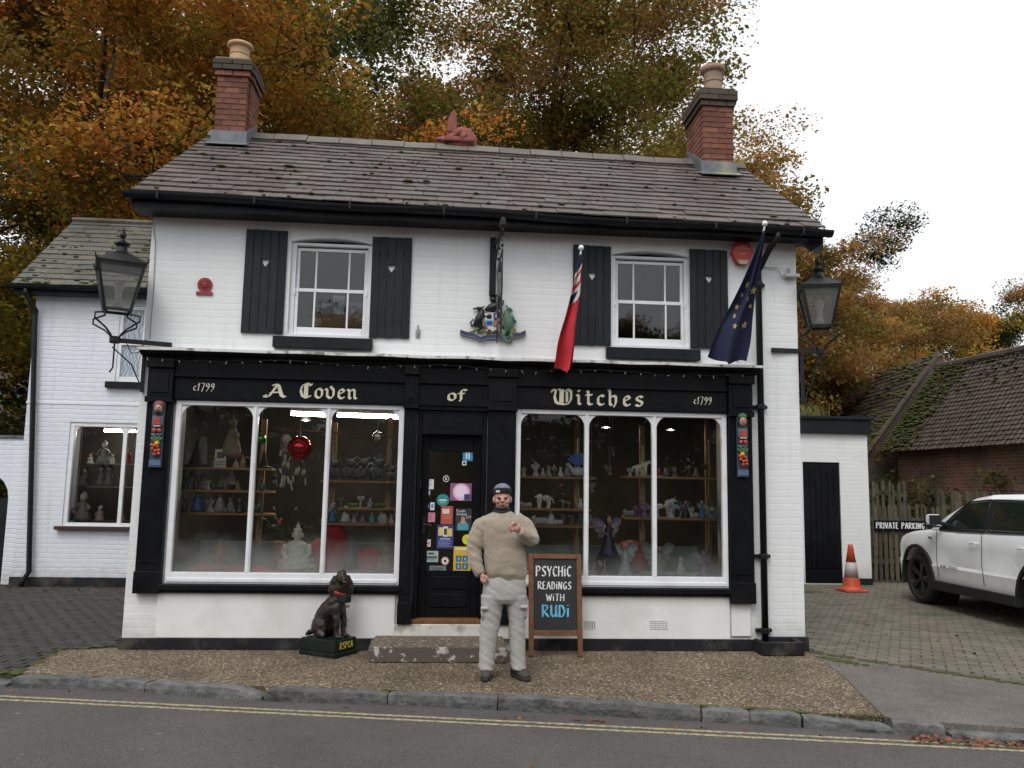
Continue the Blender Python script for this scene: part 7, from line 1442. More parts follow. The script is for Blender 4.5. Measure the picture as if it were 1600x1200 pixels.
MB().lathe([(.070, -.011), (.074, 0), (.070, .011), (.062, .011), (.062, -.011)], 18, dp_(.108, 0, .445), Euler((R(4), R(18), 0)).to_matrix()).build('collar', mat('red dog collar', (.30,.035,.02), .5), dog)
q = dp_(.21, .03, .385); MB().prism([(-.05,-.04), (.045,-.04), (.045,.04), (-.05,.04)], q-Vector((0,0,.03)), FX, FYv, (0,0,1), .07).build('coin_box', DG, dog, bev=.005); MB().ell(q+Vector((.03,-.02,-.06)), .018).build('padlock', fm((.25,.12,.05)), dog)
MB().tube([q+Vector((.02,-.03,-.06)), q+Vector((.0,-.05,-.16)), q+Vector((.05,-.03,-.20)), q+Vector((-.02,-.04,-.22)), q+Vector((.045,-.03,-.26)), q+Vector((-.03,-.03,-.29))], .003, 5).build('chain', M['iron'], dog)
# ================================================================== PERSON
MY = -1.28
def mp(px, py, dy=0.0): return W(px, py, MY+dy)
foot = G(786, 1056); man = thing('person', 'person in beige sweater and grey cargo trousers standing before the door', 'person', (foot.x, MY, 0)); PX = .00592
def ering(px, py, hw, dep, dy=0, n=24, sq=2.4):
    c = mp(px, py, dy); r_ = []
    for k in range(n):
        a = 2*PI*k/n; ca, sa = math.cos(a), math.sin(a); e = 2/sq
        r_.append(c+Vector((math.copysign(abs(ca)**e, ca)*hw*PX, math.copysign(abs(sa)**e, sa)*dep, 0)))
    return r_
def mtube(mb, pts, n=14): mb.tube([mp(p[0], p[1], p[2]) for p in pts], [p[3] for p in pts], n)
SKIN = mat('skin', (.50,.275,.205), .5, .12, 30, .15, 90)
b = MB()
b.ell(mp(785, 775.5), (.076, .094, .112)).ell(mp(785, 787, -.022), (.062, .066, .062)).ell(mp(785, 793, -.045), (.036, .036, .026))                       # skull, jaw, chin
b.ell(mp(785, 776.8, -.080), (.052, .016, .010)).tube([mp(785, 777.5, -.09), mp(785, 782, -.108), mp(785, 784, -.112)], [.012, .014, .017], 10)
for s in (-1, 1): b.ell(mp(785+s*2.2, 784.2, -.100), (.009, .010, .008)).ell(mp(785+s*13.3, 781, .008), (.011, .022, .032)).ell(mp(785+s*7.5, 783.5, -.068), (.024, .022, .020))
b.ell(mp(785, 787.6, -.088), (.025, .014, .008)).ell(mp(785, 789.6, -.085), (.022, .014, .009))
b.tube([mp(785, 790), mp(785, 800, .01), mp(785, 815, .01), mp(786, 850), mp(789, 890), mp(789, 915)], [.058, .060, .09, .11, .11, .11], 14)
mtube(b, [(770, 808, 0, .04), (748, 822, 0, .045), (741, 850, 0, .040), (740, 872, -.02, .036), (751, 896, -.07, .028)]); mtube(b, [(800, 808, 0, .04), (820, 820, 0, .045), (832, 841, -.06, .040), (824, 838, -.18, .034), (811, 828.5, -.255, .027)])
for s, px in ((-1, 770), (1, 807)): mtube(b, [(787+s*7, 912, 0, .075), (px, 950, 0, .06), (px-s*-2, 985, .0, .05), (px-(6 if s < 0 else -3), 1035, .02, .04)])
# raised hand: palm, four curled fingers, thumb
b.ell(mp(807.5, 825, -.275), (.030, .024, .040), Matrix.Rotation(R(35), 3, 'Y'))
for k, (a, c_, e) in enumerate([((805.5, 820.2), (799.5, 818.3), (796.5, 820.6)), ((804, 822.6), (797.6, 821.2), (795.2, 823.8)), ((803.4, 825.2), (797.8, 824.4), (796, 827)), ((803.6, 828), (799.2, 827.8), (797.8, 830))]):
    b.tube([mp(*a, -.285), mp(*c_, -.315), mp(*e, -.295), mp(e[0]+2, e[1]+.6, -.272)], [.0105, .0100, .0092, .0075], 8)
b.tube([mp(808, 820.5, -.28), mp(804.5, 816.6, -.305), mp(800.6, 815.6, -.30)], [.0125, .0105, .0085], 8)
# lowered hand with the thumb outside the pocket
b.ell(mp(754.5, 901, -.09), (.024, .03, .040), Matrix.Rotation(R(-20), 3, 'Y'))
for k in range(4): b.tube([mp(751.5+k*2.3, 903, -.105), mp(753+k*2.0, 908, -.112), mp(755+k*1.6, 912, -.10)], [.0105, .010, .008], 8)
b.tube([mp(758.5, 899, -.11), mp(761, 903, -.125), mp(761.5, 907, -.12)], [.012, .0105, .008], 8)
obj('body', remesh(b, SKIN, .0055, 2), man)
e_ = MB()
for s in (-1, 1): e_.ell(mp(785+s*5.6, 779.4, -.0865), (.012, .008, .0048), n=10, k=6)
e_.build('eyes', fm((.045,.04,.04), .2), man, smooth=True); e_ = MB()
for s in (-1, 1): e_.tube([mp(785+s*9.2, 777.6, -.083), mp(785+s*6, 776.6, -.097), mp(785+s*2.6, 777.4, -.098)], [.002, .0034, .0024], 6)
e_.build('eyebrows', fm((.22,.15,.11), .9), man); MB().tube([mp(781, 788.7, -.096), mp(785, 788.4, -.103), mp(789, 788.7, -.096)], [.002, .0032, .002], 6).build('lips', fm((.26,.10,.085), .6), man)
# sweater
KN = None; m, t, p = newmat('beige lambswool knit'); wv = tnoise(t, 260, 2); c = mixc(t, ramp(t, tnoise(t, 90, 4, .7), [(.3, 0.), (.7, 1.)]), (.29,.24,.185), (.41,.35,.28)); t.links.new(c, p.inputs['Base Color']); p.inputs['Roughness'].default_value = .95; p.inputs['Specular IOR Level'].default_value = .15; bump(t, p, wv, .5, .004); p.inputs['Sheen Weight'].default_value = .3; KN = m
s_ = MB(); s_.rings([ering(791, 906, 29, .130, 0), ering(791, 901, 30, .138), ering(790.5, 895, 32, .155), ering(790, 880, 32.5, .160), ering(788, 858, 32, .155), ering(786, 836, 32.5, .148), ering(785, 820, 34, .138), ering(784.5, 812, 31, .125), ering(784.5, 804.5, 22, .105), ering(785, 799, 13.5, .085)])
mtube(s_, [(764, 816, 0, .065), (752.5, 822, 0, .080), (745, 838, .0, .083), (741.5, 860, -.01, .070), (742, 876, -.035, .064), (746.5, 889, -.06, .054), (751.5, 898, -.08, .043)]); mtube(s_, [(806, 812, 0, .075), (817, 819, 0, .080), (826, 832, -.02, .079), (830, 842, -.07, .074), (827, 842, -.15, .066), (819, 835.5, -.215, .054), (812.5, 829.5, -.255, .042)])
def sw_d(c, n):
    w_ = .010*noise.noise(Vector((c.x*7, c.y*7, c.z*9)))+.005*noise.noise(Vector((c.x*14, c.y*14, c.z*20)))
    ar = abs(c.x-foot.x) > .2; w_ += (.009*noise.noise(Vector((c.x*10, c.y*10, c.z*26+c.x*12))) if ar else 0)
    hem = max(0, 1-abs(c.z-(mp(790, 899).z))/.05); w_ += .004*hem*math.sin(c.x*45)
    return n*w_
obj('sweater', remesh(s_, KN, .009, 3, sw_d), man)
MB().lathe([(.098, -.012), (.104, 0), (.094, .014), (.082, .016)], 28, mp(785, 801.5, -.0), Euler((R(14), 0, 0)).to_matrix(), sx=.92, sy=.92).build('sweater_collar', KN, man, smooth=True)
NV = mat('dark navy fleece', (.018,.020,.028), .95, .3, 40, .5, 120)
gt = MB(); gt.rings([ering(785, 804, 15.5, .092, -.005, sq=2), ering(785, 799, 14, .086, -.01, sq=2), ering(785, 795, 12.8, .082, -.018, sq=2), ering(785, 792.6, 12.2, .078, -.022, sq=2), ering(785, 793.5, 10, .06, -.02, sq=2)]); obj('neck_gaiter', remesh(gt, NV, .006, 2, lambda c, n: n*.006*math.sin(c.z*190+6*noise.noise(c*9))), man)
# beanie
BN = mat('black knitted wool', (.010,.010,.012), .95, .3, 60, .6, 150); BT = mat('grey lilac fleece', (.17,.17,.23), .95, .25, 30, .4, 100)
MB().lathe([(.070, -.024), (.088, -.025), (.092, -.014), (.092, .020), (.087, .026), (.07, .026)], 28, mp(785, 769.0, .004), Euler((R(-9), 0, 0)).to_matrix(), sy=1.12, sx=.93).build('beanie_cuff', BN, man, smooth=True)
MB().ell(mp(785, 767.5, .006), (.083, .098, .074), n=24, k=12).build('beanie_crown', BT, man, smooth=True); bq = mp(778, 768, -.107); MB().box(bq.x-.018, bq.x+.018, bq.y-.006, bq.y, bq.z-.010, bq.z+.010).build('beanie_badge', fm((.55,.55,.56), .6), man, bev=.003)
# trousers
m, t, p = newmat('stone grey cotton'); c = mixc(t, ramp(t, tnoise(t, 12, 5, .6), [(.3, 0.), (.7, 1.)]), (.385,.37,.35), (.425,.41,.39)); t.links.new(c, p.inputs['Base Color']); p.inputs['Roughness'].default_value = .85; bump(t, p, tnoise(t, 220, 2), .25, .002); TR = m
T_ = MB(); T_.rings([ering(790, 898, 28, .13), ering(789, 908, 32, .140), ering(788.5, 922, 33.5, .142), ering(788, 934, 33.5, .138), ering(788, 942, 31, .11)])
for L_ in ([(770.5, 930, 18.5, .125), (768.5, 948, 16.8, .112), (766.8, 965, 15.3, .10), (764.5, 985, 13.8, .092), (762.5, 1005, 12.8, .085), (761.3, 1022, 12.4, .082), (760.4, 1036, 12.2, .084), (760, 1046, 11.8, .09)], [(805.5, 930, 17.5, .125), (806.5, 948, 15, .112), (807.2, 965, 13.2, .10), (808, 985, 12.2, .092), (808.6, 1005, 11.8, .085), (809, 1022, 11.5, .082), (809.8, 1036, 11.6, .084), (810.4, 1045, 11.2, .09)]):
    T_.rings([ering(a, b_, c_, d_, 0, sq=2.1) for a, b_, c_, d_ in L_])
# cargo pockets
for px, py in ((754, 958), (821, 955)): c_ = mp(px, py, -.03); T_.ell(c_, (.020, .060, .070)); 
def tr_d(c, n):
    z = c.z; k = 1+1.4*math.exp(-((z-.48)/.10)**2)+1.8*math.exp(-((z-.10)/.07)**2)+.9*math.exp(-((z-.80)/.06)**2)
    return n*(.0030*k*noise.noise(Vector((c.x*6+3, c.y*6, z*22+(c.x-foot.x)*14)))+.0007*k*noise.noise(Vector((c.x*12, c.y*12+5, z*44-(c.x-foot.x)*20)))+.004*noise.noise(Vector((c.x*14, c.y*14, z*4))))
obj('trousers', remesh(T_, TR, .0075, 2, tr_d), man)
pk = MB()
for px, py, s in ((757, 950, -1), (819, 948, 1)): c_ = mp(px, py, -.105); pk.box(c_.x-.034, c_.x+.034, c_.y-.012, c_.y+.03, c_.z-.018, c_.z+.012)
obj('pocket_flaps', pk.mesh('pocket_flaps', TR, bev=.008), man)
# shoes
SH = mat('brown grey suede boot', (.055,.045,.042), .8, .3, 20, .4, 60); SO = mat('dark rubber sole', (.02,.02,.021), .7, .2)
for px, out in ((760, -.10), (811, .42)):
    c_ = mp(px, 1047); c_ = Vector((c_.x, MY, 0)); d_ = Vector((math.sin(out), -math.cos(out), 0)); sd_ = Vector((d_.y, -d_.x, 0)); q = lambda f, s, z: c_+d_*f+sd_*s+Vector((0, 0, z)); Mq = Matrix((d_, sd_, Vector((0,0,1)))).transposed()
    k = MB(); k.tube([q(-.10,0,.055), q(-.03,0,.062), q(.05,0,.058), q(.12,0,.045), q(.165,0,.038)], [(.042,.05), (.045,.055), (.047,.048), (.046,.034), (.030,.022)], 12).tube([q(-.045,0,.05), q(-.05,0,.13)], [.055, .056], 12)
    sh_ = obj('shoe', remesh(k, SH, .008, 2), man)
    so = MB(); so.rings([[q(f, s*w_, z) for f, s, w_ in [(-.135,-.5,.04), (-.06,-1,.045), (.05,-1,.05), (.13,-1,.044), (.18,-.4,.04), (.18,.4,.04), (.13,1,.044), (.05,1,.05), (-.06,1,.045), (-.135,.5,.04)]] for z in (.004, .03)]); so.build('sole', SO, sh_, bev=.006)
    lc_ = MB()
    for f in (.01, .035, .06): lc_.tube([q(f, -.022, .11-f*.45), q(f+.005, 0, .118-f*.45), q(f, .022, .11-f*.45)], .0035, 5)
    lc_.build('laces', BLKP, sh_)

# ================================================================== CAR
cf = G(1440, 943); a_, b_2 = G(1482, 924, .36), G(1600, 961, .36); fdir = Vector((math.sin(R(2)), math.cos(R(2)), 0)); sdv = Vector((-fdir.y, fdir.x, 0))     # sdv: side facing the road
WB0, TRK, WR = .90, .80, .385
orig = Vector((cf.x, cf.y, 0))-sdv*(TRK+.09)+fdir*WB0       # centre of the front bumper on the ground
Mc = Matrix((-fdir, -sdv, Vector((0,0,1.04)))).transposed().to_4x4(); Mc.translation = orig       # local x runs back along the car, y to the hidden side
car = thing('parked_car', 'white off-road car parked on the block paving', 'car', orig)
CW = mat('white car paint', (.82,.83,.84), .22, .02, 3, 0, spec=.6, dirt=(.74,.735,.72), dscale=1.2); BKT = mat('black car trim', (.014,.014,.015), .55, .2, 20, .3, 80); GLS = None
m, t, p = newmat('dark car glass'); p.inputs['Base Color'].default_value = (.012,.02,.018,1); p.inputs['Roughness'].default_value = .04; p.inputs['Specular IOR Level'].default_value = .8; GLS = m
def fixn(me):
    bm = bmesh.new(); bm.from_mesh(me); bmesh.ops.remove_doubles(bm, verts=bm.verts, dist=1e-5); bmesh.ops.recalc_face_normals(bm, faces=bm.faces); bm.to_mesh(me); bm.free()
T4 = lambda pts: [Mc @ Vector(q) for q in pts]
def lerpt(T, x):
    for (x0, v0), (x1, v1) in zip(T, T[1:]):
        if x <= x1: k = (x-x0)/(x1-x0); return v0+(v1-v0)*k
    return T[-1][1]
top = [(0,.80), (.06,.95), (.20,1.02), (.6,1.09), (1.1,1.14), (1.35,1.16), (2,1.15), (3.5,1.20), (4.5,1.22), (4.75,1.10), (4.82,.9)]
wid = [(0,.66), (.06,.76), (.25,.88), (.6,.935), (1.0,.95), (2.5,.96), (4.0,.95), (4.6,.90), (4.82,.80)]
bot = [(0,.42), (.1,.30), (.5,.27), (4.2,.28), (4.7,.36), (4.82,.45)]
xs_ = [0,.04,.10,.2,.35,.5,.65,.8,.95,1.1,1.25,1.4,1.7,2.0,2.4,2.8,3.2,3.6,3.9,4.2,4.5,4.7,4.78,4.82]; rs = []
for x in xs_:
    w_, zt_, zb2 = lerpt(wid, x), lerpt(top, x), lerpt(bot, x); half = [(.0, zb2), (w_*.9, zb2), (w_*.975, zb2+.10), (w_*.985, zb2+.22), (w_*1.0, zb2+.33), (w_*.975, zb2+.37), (w_*.985, zb2+(zt_-zb2)*.70), (w_*.972, zt_-.14), (w_*.94, zt_-.07), (w_*.86, zt_-.025), (w_*.5, zt_+.0), (0, zt_+.012)]
    ring = [(x, y, z) for y, z in half]+[(x, -y, z) for y, z in half[-2:0:-1]]; rs.append(T4(ring))
bm_ = MB(); bm_.rings(rs); me = bm_.mesh('car_body', CW); fixn(me); tmp = bpy.data.objects.new('tmp', me); C.objects.link(tmp); cut = MB()
for xw in (WB0, WB0+2.92):
    for s in (-1, 1): cut.tube([Mc @ Vector((xw, s*.55, WR)), Mc @ Vector((xw, s*1.2, WR))], .455, 28)
cme = cut.mesh('cut', BKT); fixn(cme); co = bpy.data.objects.new('cut', cme); C.objects.link(co); bo = tmp.modifiers.new('b', 'BOOLEAN'); bo.operation = 'DIFFERENCE'; bo.object = co; bo.solver = 'EXACT'
dgp = bpy.context.evaluated_depsgraph_get(); me2 = bpy.data.meshes.new_from_object(tmp.evaluated_get(dgp)); bpy.data.objects.remove(tmp); bpy.data.objects.remove(co)
me2.materials.clear(); me2.materials.append(CW); me2.name = 'body'; sm = [abs(pl.normal.length) > 0 for pl in me2.polygons]; me2.polygons.foreach_set('use_smooth', sm)
try: me2.set_sharp_from_angle(angle=R(32))
except Exception: pass
obj('body', me2, car)
for xw in (WB0, WB0+2.92):
    for s in (-1, 1): MB().tube([Mc @ Vector((xw, s*.50, WR)), Mc @ Vector((xw, s*.54, WR))], .46, 24).build('wheel_arch_liner', BKT, car)
# cabin
cab = [(1.22,1.12,.84,1.12), (1.60,1.13,.86,1.37), (2.05,1.14,.87,1.60), (2.45,1.15,.87,1.655), (3.2,1.17,.87,1.665), (4.0,1.18,.86,1.63), (4.35,1.18,.84,1.55), (4.66,1.16,.80,1.16)]; rs = []
for x, z0, w_, z1 in cab:
    k = (z1-z0)/.62; wt = w_-.20*k; rs.append(T4([(x, -w_, z0), (x, -wt-.02, z0+(z1-z0)*.86), (x, -wt+.10, z1-.015*k), (x, 0, z1+.02*k), (x, wt-.10, z1-.015*k), (x, wt+.02, z0+(z1-z0)*.86), (x, w_, z0), (x, 0, z0-.02)]))
MB().rings(rs).build('cabin', CW, car, smooth=False)
def side(x, f):            # point on the cabin side, f = 0 at the belt, 1 at the gutter
    for A_, B_ in zip(cab, cab[1:]):
        if x <= B_[0]:
            k = (x-A_[0])/(B_[0]-A_[0]); v = [A_[i]+(B_[i]-A_[i])*k for i in range(4)]; break
    z0, w_, z1 = v[1:]; q = (z1-z0)/.62; wt = w_-.20*q+.02; zz = z0+(z1-z0)*.86; return Vector((x, w_+(wt-w_)*f+.016, z0+(zz-z0)*f))
for nm, P in (('front_window', [(1.52,.08), (2.60,.06), (2.58,.93), (2.10,.95), (1.92,.80)]), ('rear_window', [(2.72,.06), (3.70,.05), (3.72,.93), (2.70,.93)]), ('quarter_window', [(3.78,.06), (4.38,.10), (4.22,.86), (3.79,.93)])):
    pts = [side(x, f) for x, f in P]; MB().add([Mc @ q for q in pts], [tuple(range(len(P)))]).build(nm, GLS, car); MB().add([Mc @ Vector((q.x, -q.y, q.z)) for q in pts], [tuple(range(len(P)))[::-1]]).build(nm, GLS, car)
ws = [Vector((1.36,-.76,1.215)), Vector((1.36,.76,1.215)), Vector((1.98,.60,1.585)), Vector((1.98,-.60,1.585))]; MB().add([Mc @ (q+Vector((-.02,0,.012))) for q in ws], [(0,1,2,3)]).build('windscreen', GLS, car)
bs_ = MB()
for s in (1, -1):
    pts = [side(2.61,.06), side(2.71,.06), side(2.69,.94), side(2.59,.94)]; bs_.add([Mc @ Vector((q.x, s*(q.y-.002), q.z)) for q in pts], [(0,1,2,3) if s > 0 else (3,2,1,0)])
bs_.build('door_pillar', BKT, car)
for s in (1, -1):
    for P in ([(1.46,.03), (2.62,.01), (2.62,.97), (2.10,.995), (1.86,.84)], [(2.69,.01), (3.74,.01), (3.76,.97), (2.67,.97)]):
        pts = [Vector((q.x, s*(q.y+.001), q.z)) for q in (side(x, f) for x, f in P)]
        for a, b in zip(pts, pts[1:]+pts[:1]): MB().bar(Mc @ a, Mc @ b, .016, .022).build('window_trim', BKT, car)
MB().box(2.5, 3.1, -.45, .45, 1.678, 1.695, Mc).build('roof_window', GLS, car, bev=.004)
for s in (1, -1):
    MB().tube(T4([(1.62, s*.80, 1.19), (1.62, s*.97, 1.24)]), [.035, .03], 8).build('mirror_arm', BKT, car); MB().box(1.56, 1.66, s*1.04-.10, s*1.04+.10, 1.20, 1.35, Mc).build('mirror', CW, car, bev=.035); MB().box(1.661, 1.668, s*1.04-.092, s*1.04+.092, 1.206, 1.342, Mc).box(1.52, 1.64, s*1.04-.09, s*1.04+.09, 1.165, 1.188, Mc).build('mirror_glass', GLS, car)
    # shut lines, handles, sill cladding, arch trims
    yb = None
    for x in (1.52, 2.64, 3.66): MB().tube(T4([(x, s*.945, 1.12), (x+.0, s*.957, .95), (x, s*.964, .7), (x+.02, s*.955, .45)]), .0045, 5).build('shut_line', BKT, car)
    for x in (2.36, 3.40): MB().tube(T4([(x, s*.955, .99), (x+.05, s*.985, .992), (x+.17, s*.985, .995), (x+.22, s*.955, .998)]), [(.010,.016)]*4, 8).build('door_handle', CW, car)
    MB().box(WB0+.47, WB0+2.92-.47, s*.955-.03, s*.955+.03, .27, .40, Mc).build('sill_cladding', BKT, car, bev=.012)
    for xw in (WB0, WB0+2.92):
        rg = []
        for k in range(17):
            a = R(-14+k*13); cx_, cz_ = math.cos(a), math.sin(a); yo = lerpt(wid, max(.1, xw+.46*cx_)); rg.append(T4([(xw+.45*cx_, s*(yo-.10), WR+.45*cz_), (xw+.45*cx_, s*(yo+.018), WR+.45*cz_), (xw+.50*cx_, s*(yo+.015), WR+.50*cz_), (xw+.51*cx_, s*(yo-.10), WR+.51*cz_)]))
        MB().rings(rg).build('wheel_arch_trim', BKT, car)
        wc = Mc @ Vector((xw, s*TRK, WR)); ax = Mc.to_3x3() @ Vector((0, s, 0)); Mw = ax.to_track_quat('Z', 'Y').to_matrix()
        wh = MB().lathe([(.10, -.10), (.27, -.12), (.345, -.125), (.380, -.09), (.385, 0), (.380, .09), (.345, .125), (.275, .12), (.262, .09), (.262, -.05)], 36, wc, Mw).build('wheel', mat('black tyre rubber', (.018,.018,.018), .8, .2, 20, .3, 60), car, smooth=True)
        rm = MB().lathe([(.0, -.06), (.255, -.06), (.261, .10), (.252, .11), (.240, .06), (.235, -.02), (.0, -.02)], 30, wc, Mw).lathe([(.05, .02), (.05, .075), (.03, .085), (.0, .085)], 14, wc, Mw)
        for k in range(5):
            for dd_ in (-.13, .13): a = 2*PI*k/5; v0 = Mw @ Vector((.04*math.cos(a), .04*math.sin(a), .065)); v1 = Mw @ Vector((.248*math.cos(a+dd_), .248*math.sin(a+dd_), .095)); rm.bar(wc+v0, wc+v1, .035, .03, up=ax)
        rm.build('rim', mat('black alloy', (.02,.02,.021), .35, .2, spec=.6), wh)
    MB().box(.07, .26, s*.62-.10, s*.62+.10, .80, .90, Mc).build('headlight', GLS, car, bev=.02)
MB().box(-.012, .04, -.50, .50, .70, .86, Mc).build('grille', BKT, car, bev=.01); MB().box(-.03, .10, -.70, .70, .42, .52, Mc).build('bumper_insert', BKT, car, bev=.02)
tx = MB(); lettering(tx, 'GRAND CHEROKEE', CAPS, Mc @ Vector((1.62, -.972, .600)), -fdir, (0,0,1), .46, .040, sdv, .16, 10, .002, .2); tx.build('badge', fm((.10,.10,.10), .3), car)
MB().box(1.30, 1.37, -.962, -.945, .99, 1.02, Mc).build('side_marker', fm((.16,.15,.14), .3), car)
# ================================================================== TREES
def leaf_mat(name, trans=.5):
    m = bpy.data.materials.new(name); m.use_nodes = True; t = m.node_tree; p = t.nodes['Principled BSDF']; out = t.nodes['Material Output']
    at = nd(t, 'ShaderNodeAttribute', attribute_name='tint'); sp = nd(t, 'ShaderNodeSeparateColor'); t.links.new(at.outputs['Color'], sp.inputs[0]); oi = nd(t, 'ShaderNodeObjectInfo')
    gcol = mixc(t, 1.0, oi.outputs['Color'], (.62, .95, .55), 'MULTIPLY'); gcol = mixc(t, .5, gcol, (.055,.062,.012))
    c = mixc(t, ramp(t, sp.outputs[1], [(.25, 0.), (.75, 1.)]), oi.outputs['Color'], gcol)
    hs_ = nd(t, 'ShaderNodeHueSaturation'); hm = nd(t, 'ShaderNodeMapRange'); hm.inputs[3].default_value = .465; hm.inputs[4].default_value = .53; t.links.new(sp.outputs[2], hm.inputs[0]); t.links.new(hm.outputs[0], hs_.inputs['Hue'])
    vm = nd(t, 'ShaderNodeMapRange'); vm.inputs[3].default_value = .55; vm.inputs[4].default_value = 1.45; t.links.new(sp.outputs[0], vm.inputs[0]); t.links.new(vm.outputs[0], hs_.inputs['Value']); t.links.new(c, hs_.inputs['Color'])
    t.links.new(hs_.outputs[0], p.inputs['Base Color']); p.inputs['Roughness'].default_value = .6; p.inputs['Specular IOR Level'].default_value = .25
    tr = nd(t, 'ShaderNodeBsdfTranslucent'); t.links.new(hs_.outputs[0], tr.inputs[0]); ms = nd(t, 'ShaderNodeMixShader'); ms.inputs[0].default_value = trans; t.links.new(p.outputs[0], ms.inputs[1]); t.links.new(tr.outputs[0], ms.inputs[2]); t.links.new(ms.outputs[0], out.inputs[0]); return m
LEAF = leaf_mat('autumn leaf'); BARK = mat('grey brown bark', (.055,.045,.036), .95, .4, 5, .9, 20, dirt=(.075,.085,.05), dscale=2, bdist=.03)
def crown_mesh(name, clusters, per, size, seed, flat=.55, aspect=.62):
    """clusters: (centre, radius); leaves are small folded quads scattered through each cluster"""
    g = np.random.default_rng(seed); cs = np.array([c[0][:] for c in clusters]); rs = np.array([c[1] for c in clusters]); n = len(cs)*per
    idx = np.repeat(np.arange(len(cs)), per); d = g.normal(size=(n, 3)); d /= np.linalg.norm(d, axis=1)[:, None]; rad = g.random(n)**.45
    pos = cs[idx]+d*(rad*rs[idx])[:, None]*np.array([1, 1, flat])
    a = g.normal(size=(n, 3)); a[:, 2] *= .45; a[:, 2] -= .25; a /= np.linalg.norm(a, axis=1)[:, None]; nrm = g.normal(size=(n, 3))*.7+np.array([0, 0, 1.0]); b = np.cross(nrm, a); b /= np.linalg.norm(b, axis=1)[:, None]+1e-9
    nz = np.cross(a, b); s = size*np.clip(g.gamma(9, 1/9, n), .45, 1.5)[:, None]*g.uniform(.6, 1.25, n)[:, None]
    v = np.empty((n, 4, 3)); v[:, 0] = pos-a*s*.5; v[:, 1] = pos-b*s*.5*aspect+nz*s*.08; v[:, 2] = pos+a*s*.5; v[:, 3] = pos+b*s*.5*aspect+nz*s*.08
    me = bpy.data.meshes.new(name); me.vertices.add(n*4); me.vertices.foreach_set('co', v.reshape(-1)); me.loops.add(n*4); me.loops.foreach_set('vertex_index', np.arange(n*4, dtype=np.int32)); me.polygons.add(n); me.polygons.foreach_set('loop_start', np.arange(0, n*4, 4, dtype=np.int32)); me.update()
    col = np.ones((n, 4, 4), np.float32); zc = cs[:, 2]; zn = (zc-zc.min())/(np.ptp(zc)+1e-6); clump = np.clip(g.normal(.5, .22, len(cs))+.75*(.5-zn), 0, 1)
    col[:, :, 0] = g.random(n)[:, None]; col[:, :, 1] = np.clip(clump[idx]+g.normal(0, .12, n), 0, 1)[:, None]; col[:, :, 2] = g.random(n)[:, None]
    at = me.color_attributes.new('tint', 'FLOAT_COLOR', 'POINT'); at.data.foreach_set('color', col.reshape(-1)); me.materials.append(LEAF); return me
def tree_proto(seed, H, Rc, cb, ncl, per, leaf, crad, flat=.55, trunk=.28, fork=.35, nl=13, sag=0.0):
    """returns trunk mesh and crown mesh, base at the origin"""
    r = random.Random(seed); mb = MB(); cl = []; lean = Vector((r.gauss(0,.03), r.gauss(0,.03), 0))
    tp = [Vector((lean.x*z*1.0+.12*math.sin(z*.5+seed), lean.y*z+.12*math.cos(z*.43+seed), z)) for z in [H*.95*k/9 for k in range(10)]]; tr_ = [trunk*(1.25 if k == 0 else 1)*(1-.88*k/9) for k in range(10)]
    mb.tube(tp, tr_, 9)
    def at(z): k = min(8.999, z/(H*.95)*9); i = int(k); return tp[i].lerp(tp[i+1], k-i), tr_[i]
    for i in range(nl):
        f = (i+.5)/nl; z = H*(fork+(.93-fork)*f); p0, rr = at(z); a = i*2.4+r.uniform(-.5, .5); prof = math.sin(PI*min(1, (.25+.75*(1-f))))**.6 if f > .3 else .75+.25*f/.3
        Ln = Rc*prof*r.uniform(.75, 1.1); up_ = (.15+.6*f)*Ln-sag*Ln*(1-f); e = p0+Vector((math.cos(a)*Ln, math.sin(a)*Ln, up_)); mid = p0.lerp(e, .5)+Vector((r.gauss(0,.1)*Ln, r.gauss(0,.1)*Ln, .10*Ln))
        r1 = max(.03, rr*.5); mb.tube([p0, p0.lerp(mid, .5)+Vector((0,0,.03*Ln)), mid, mid.lerp(e, .55)+Vector((0,0,.02*Ln)), e], [r1, r1*.75, r1*.5, r1*.3, .01], 6)
        for k in range(max(3, ncl//nl)):
            u = r.uniform(.35, 1.05); q = p0.lerp(mid, u*2) if u < .5 else mid.lerp(e, u*2-1); gc = lambda m_, s_: m_+s_*max(-1.25, min(1.25, r.gauss(0,1))); off = Vector((gc(0,1), gc(0,1), gc(.1,.6)))*min(1.0, .17*Ln*(.5+u)); s = q+off
            if s.z < H*cb: s.z = H*cb+r.random()*.5
            mb.tube([q, q.lerp(s, .5)+Vector((0,0,.05)), s], [r1*.22, r1*.12, .006], 4); cl.append((s, crad*r.uniform(.65, 1.3)))
    return mb.mesh('trunk', BARK, True), crown_mesh('crown', cl, per, leaf, seed, flat)
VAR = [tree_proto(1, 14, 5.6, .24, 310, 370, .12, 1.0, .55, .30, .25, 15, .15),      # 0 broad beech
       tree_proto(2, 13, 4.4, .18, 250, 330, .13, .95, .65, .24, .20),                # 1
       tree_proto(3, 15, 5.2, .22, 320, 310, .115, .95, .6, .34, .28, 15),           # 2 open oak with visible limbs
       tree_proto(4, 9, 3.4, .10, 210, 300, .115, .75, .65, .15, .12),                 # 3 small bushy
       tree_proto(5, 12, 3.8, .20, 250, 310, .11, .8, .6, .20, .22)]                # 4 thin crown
r = random.Random(3); bc = []
for k in range(60): bc.append((Vector((r.gauss(0,.75), r.gauss(0,.6), abs(r.gauss(.75,.45)))), r.uniform(.25,.5)))
SHRUB = crown_mesh('foliage', bc, 150, .085, 9, .8)
mbs = MB(); [mbs.tube([(0,0,-.1), Vector(c[0])*.6, c[0]], [.03,.02,.005], 5) for c in bc[:24]]; SHST = mbs.mesh('stems', BARK)
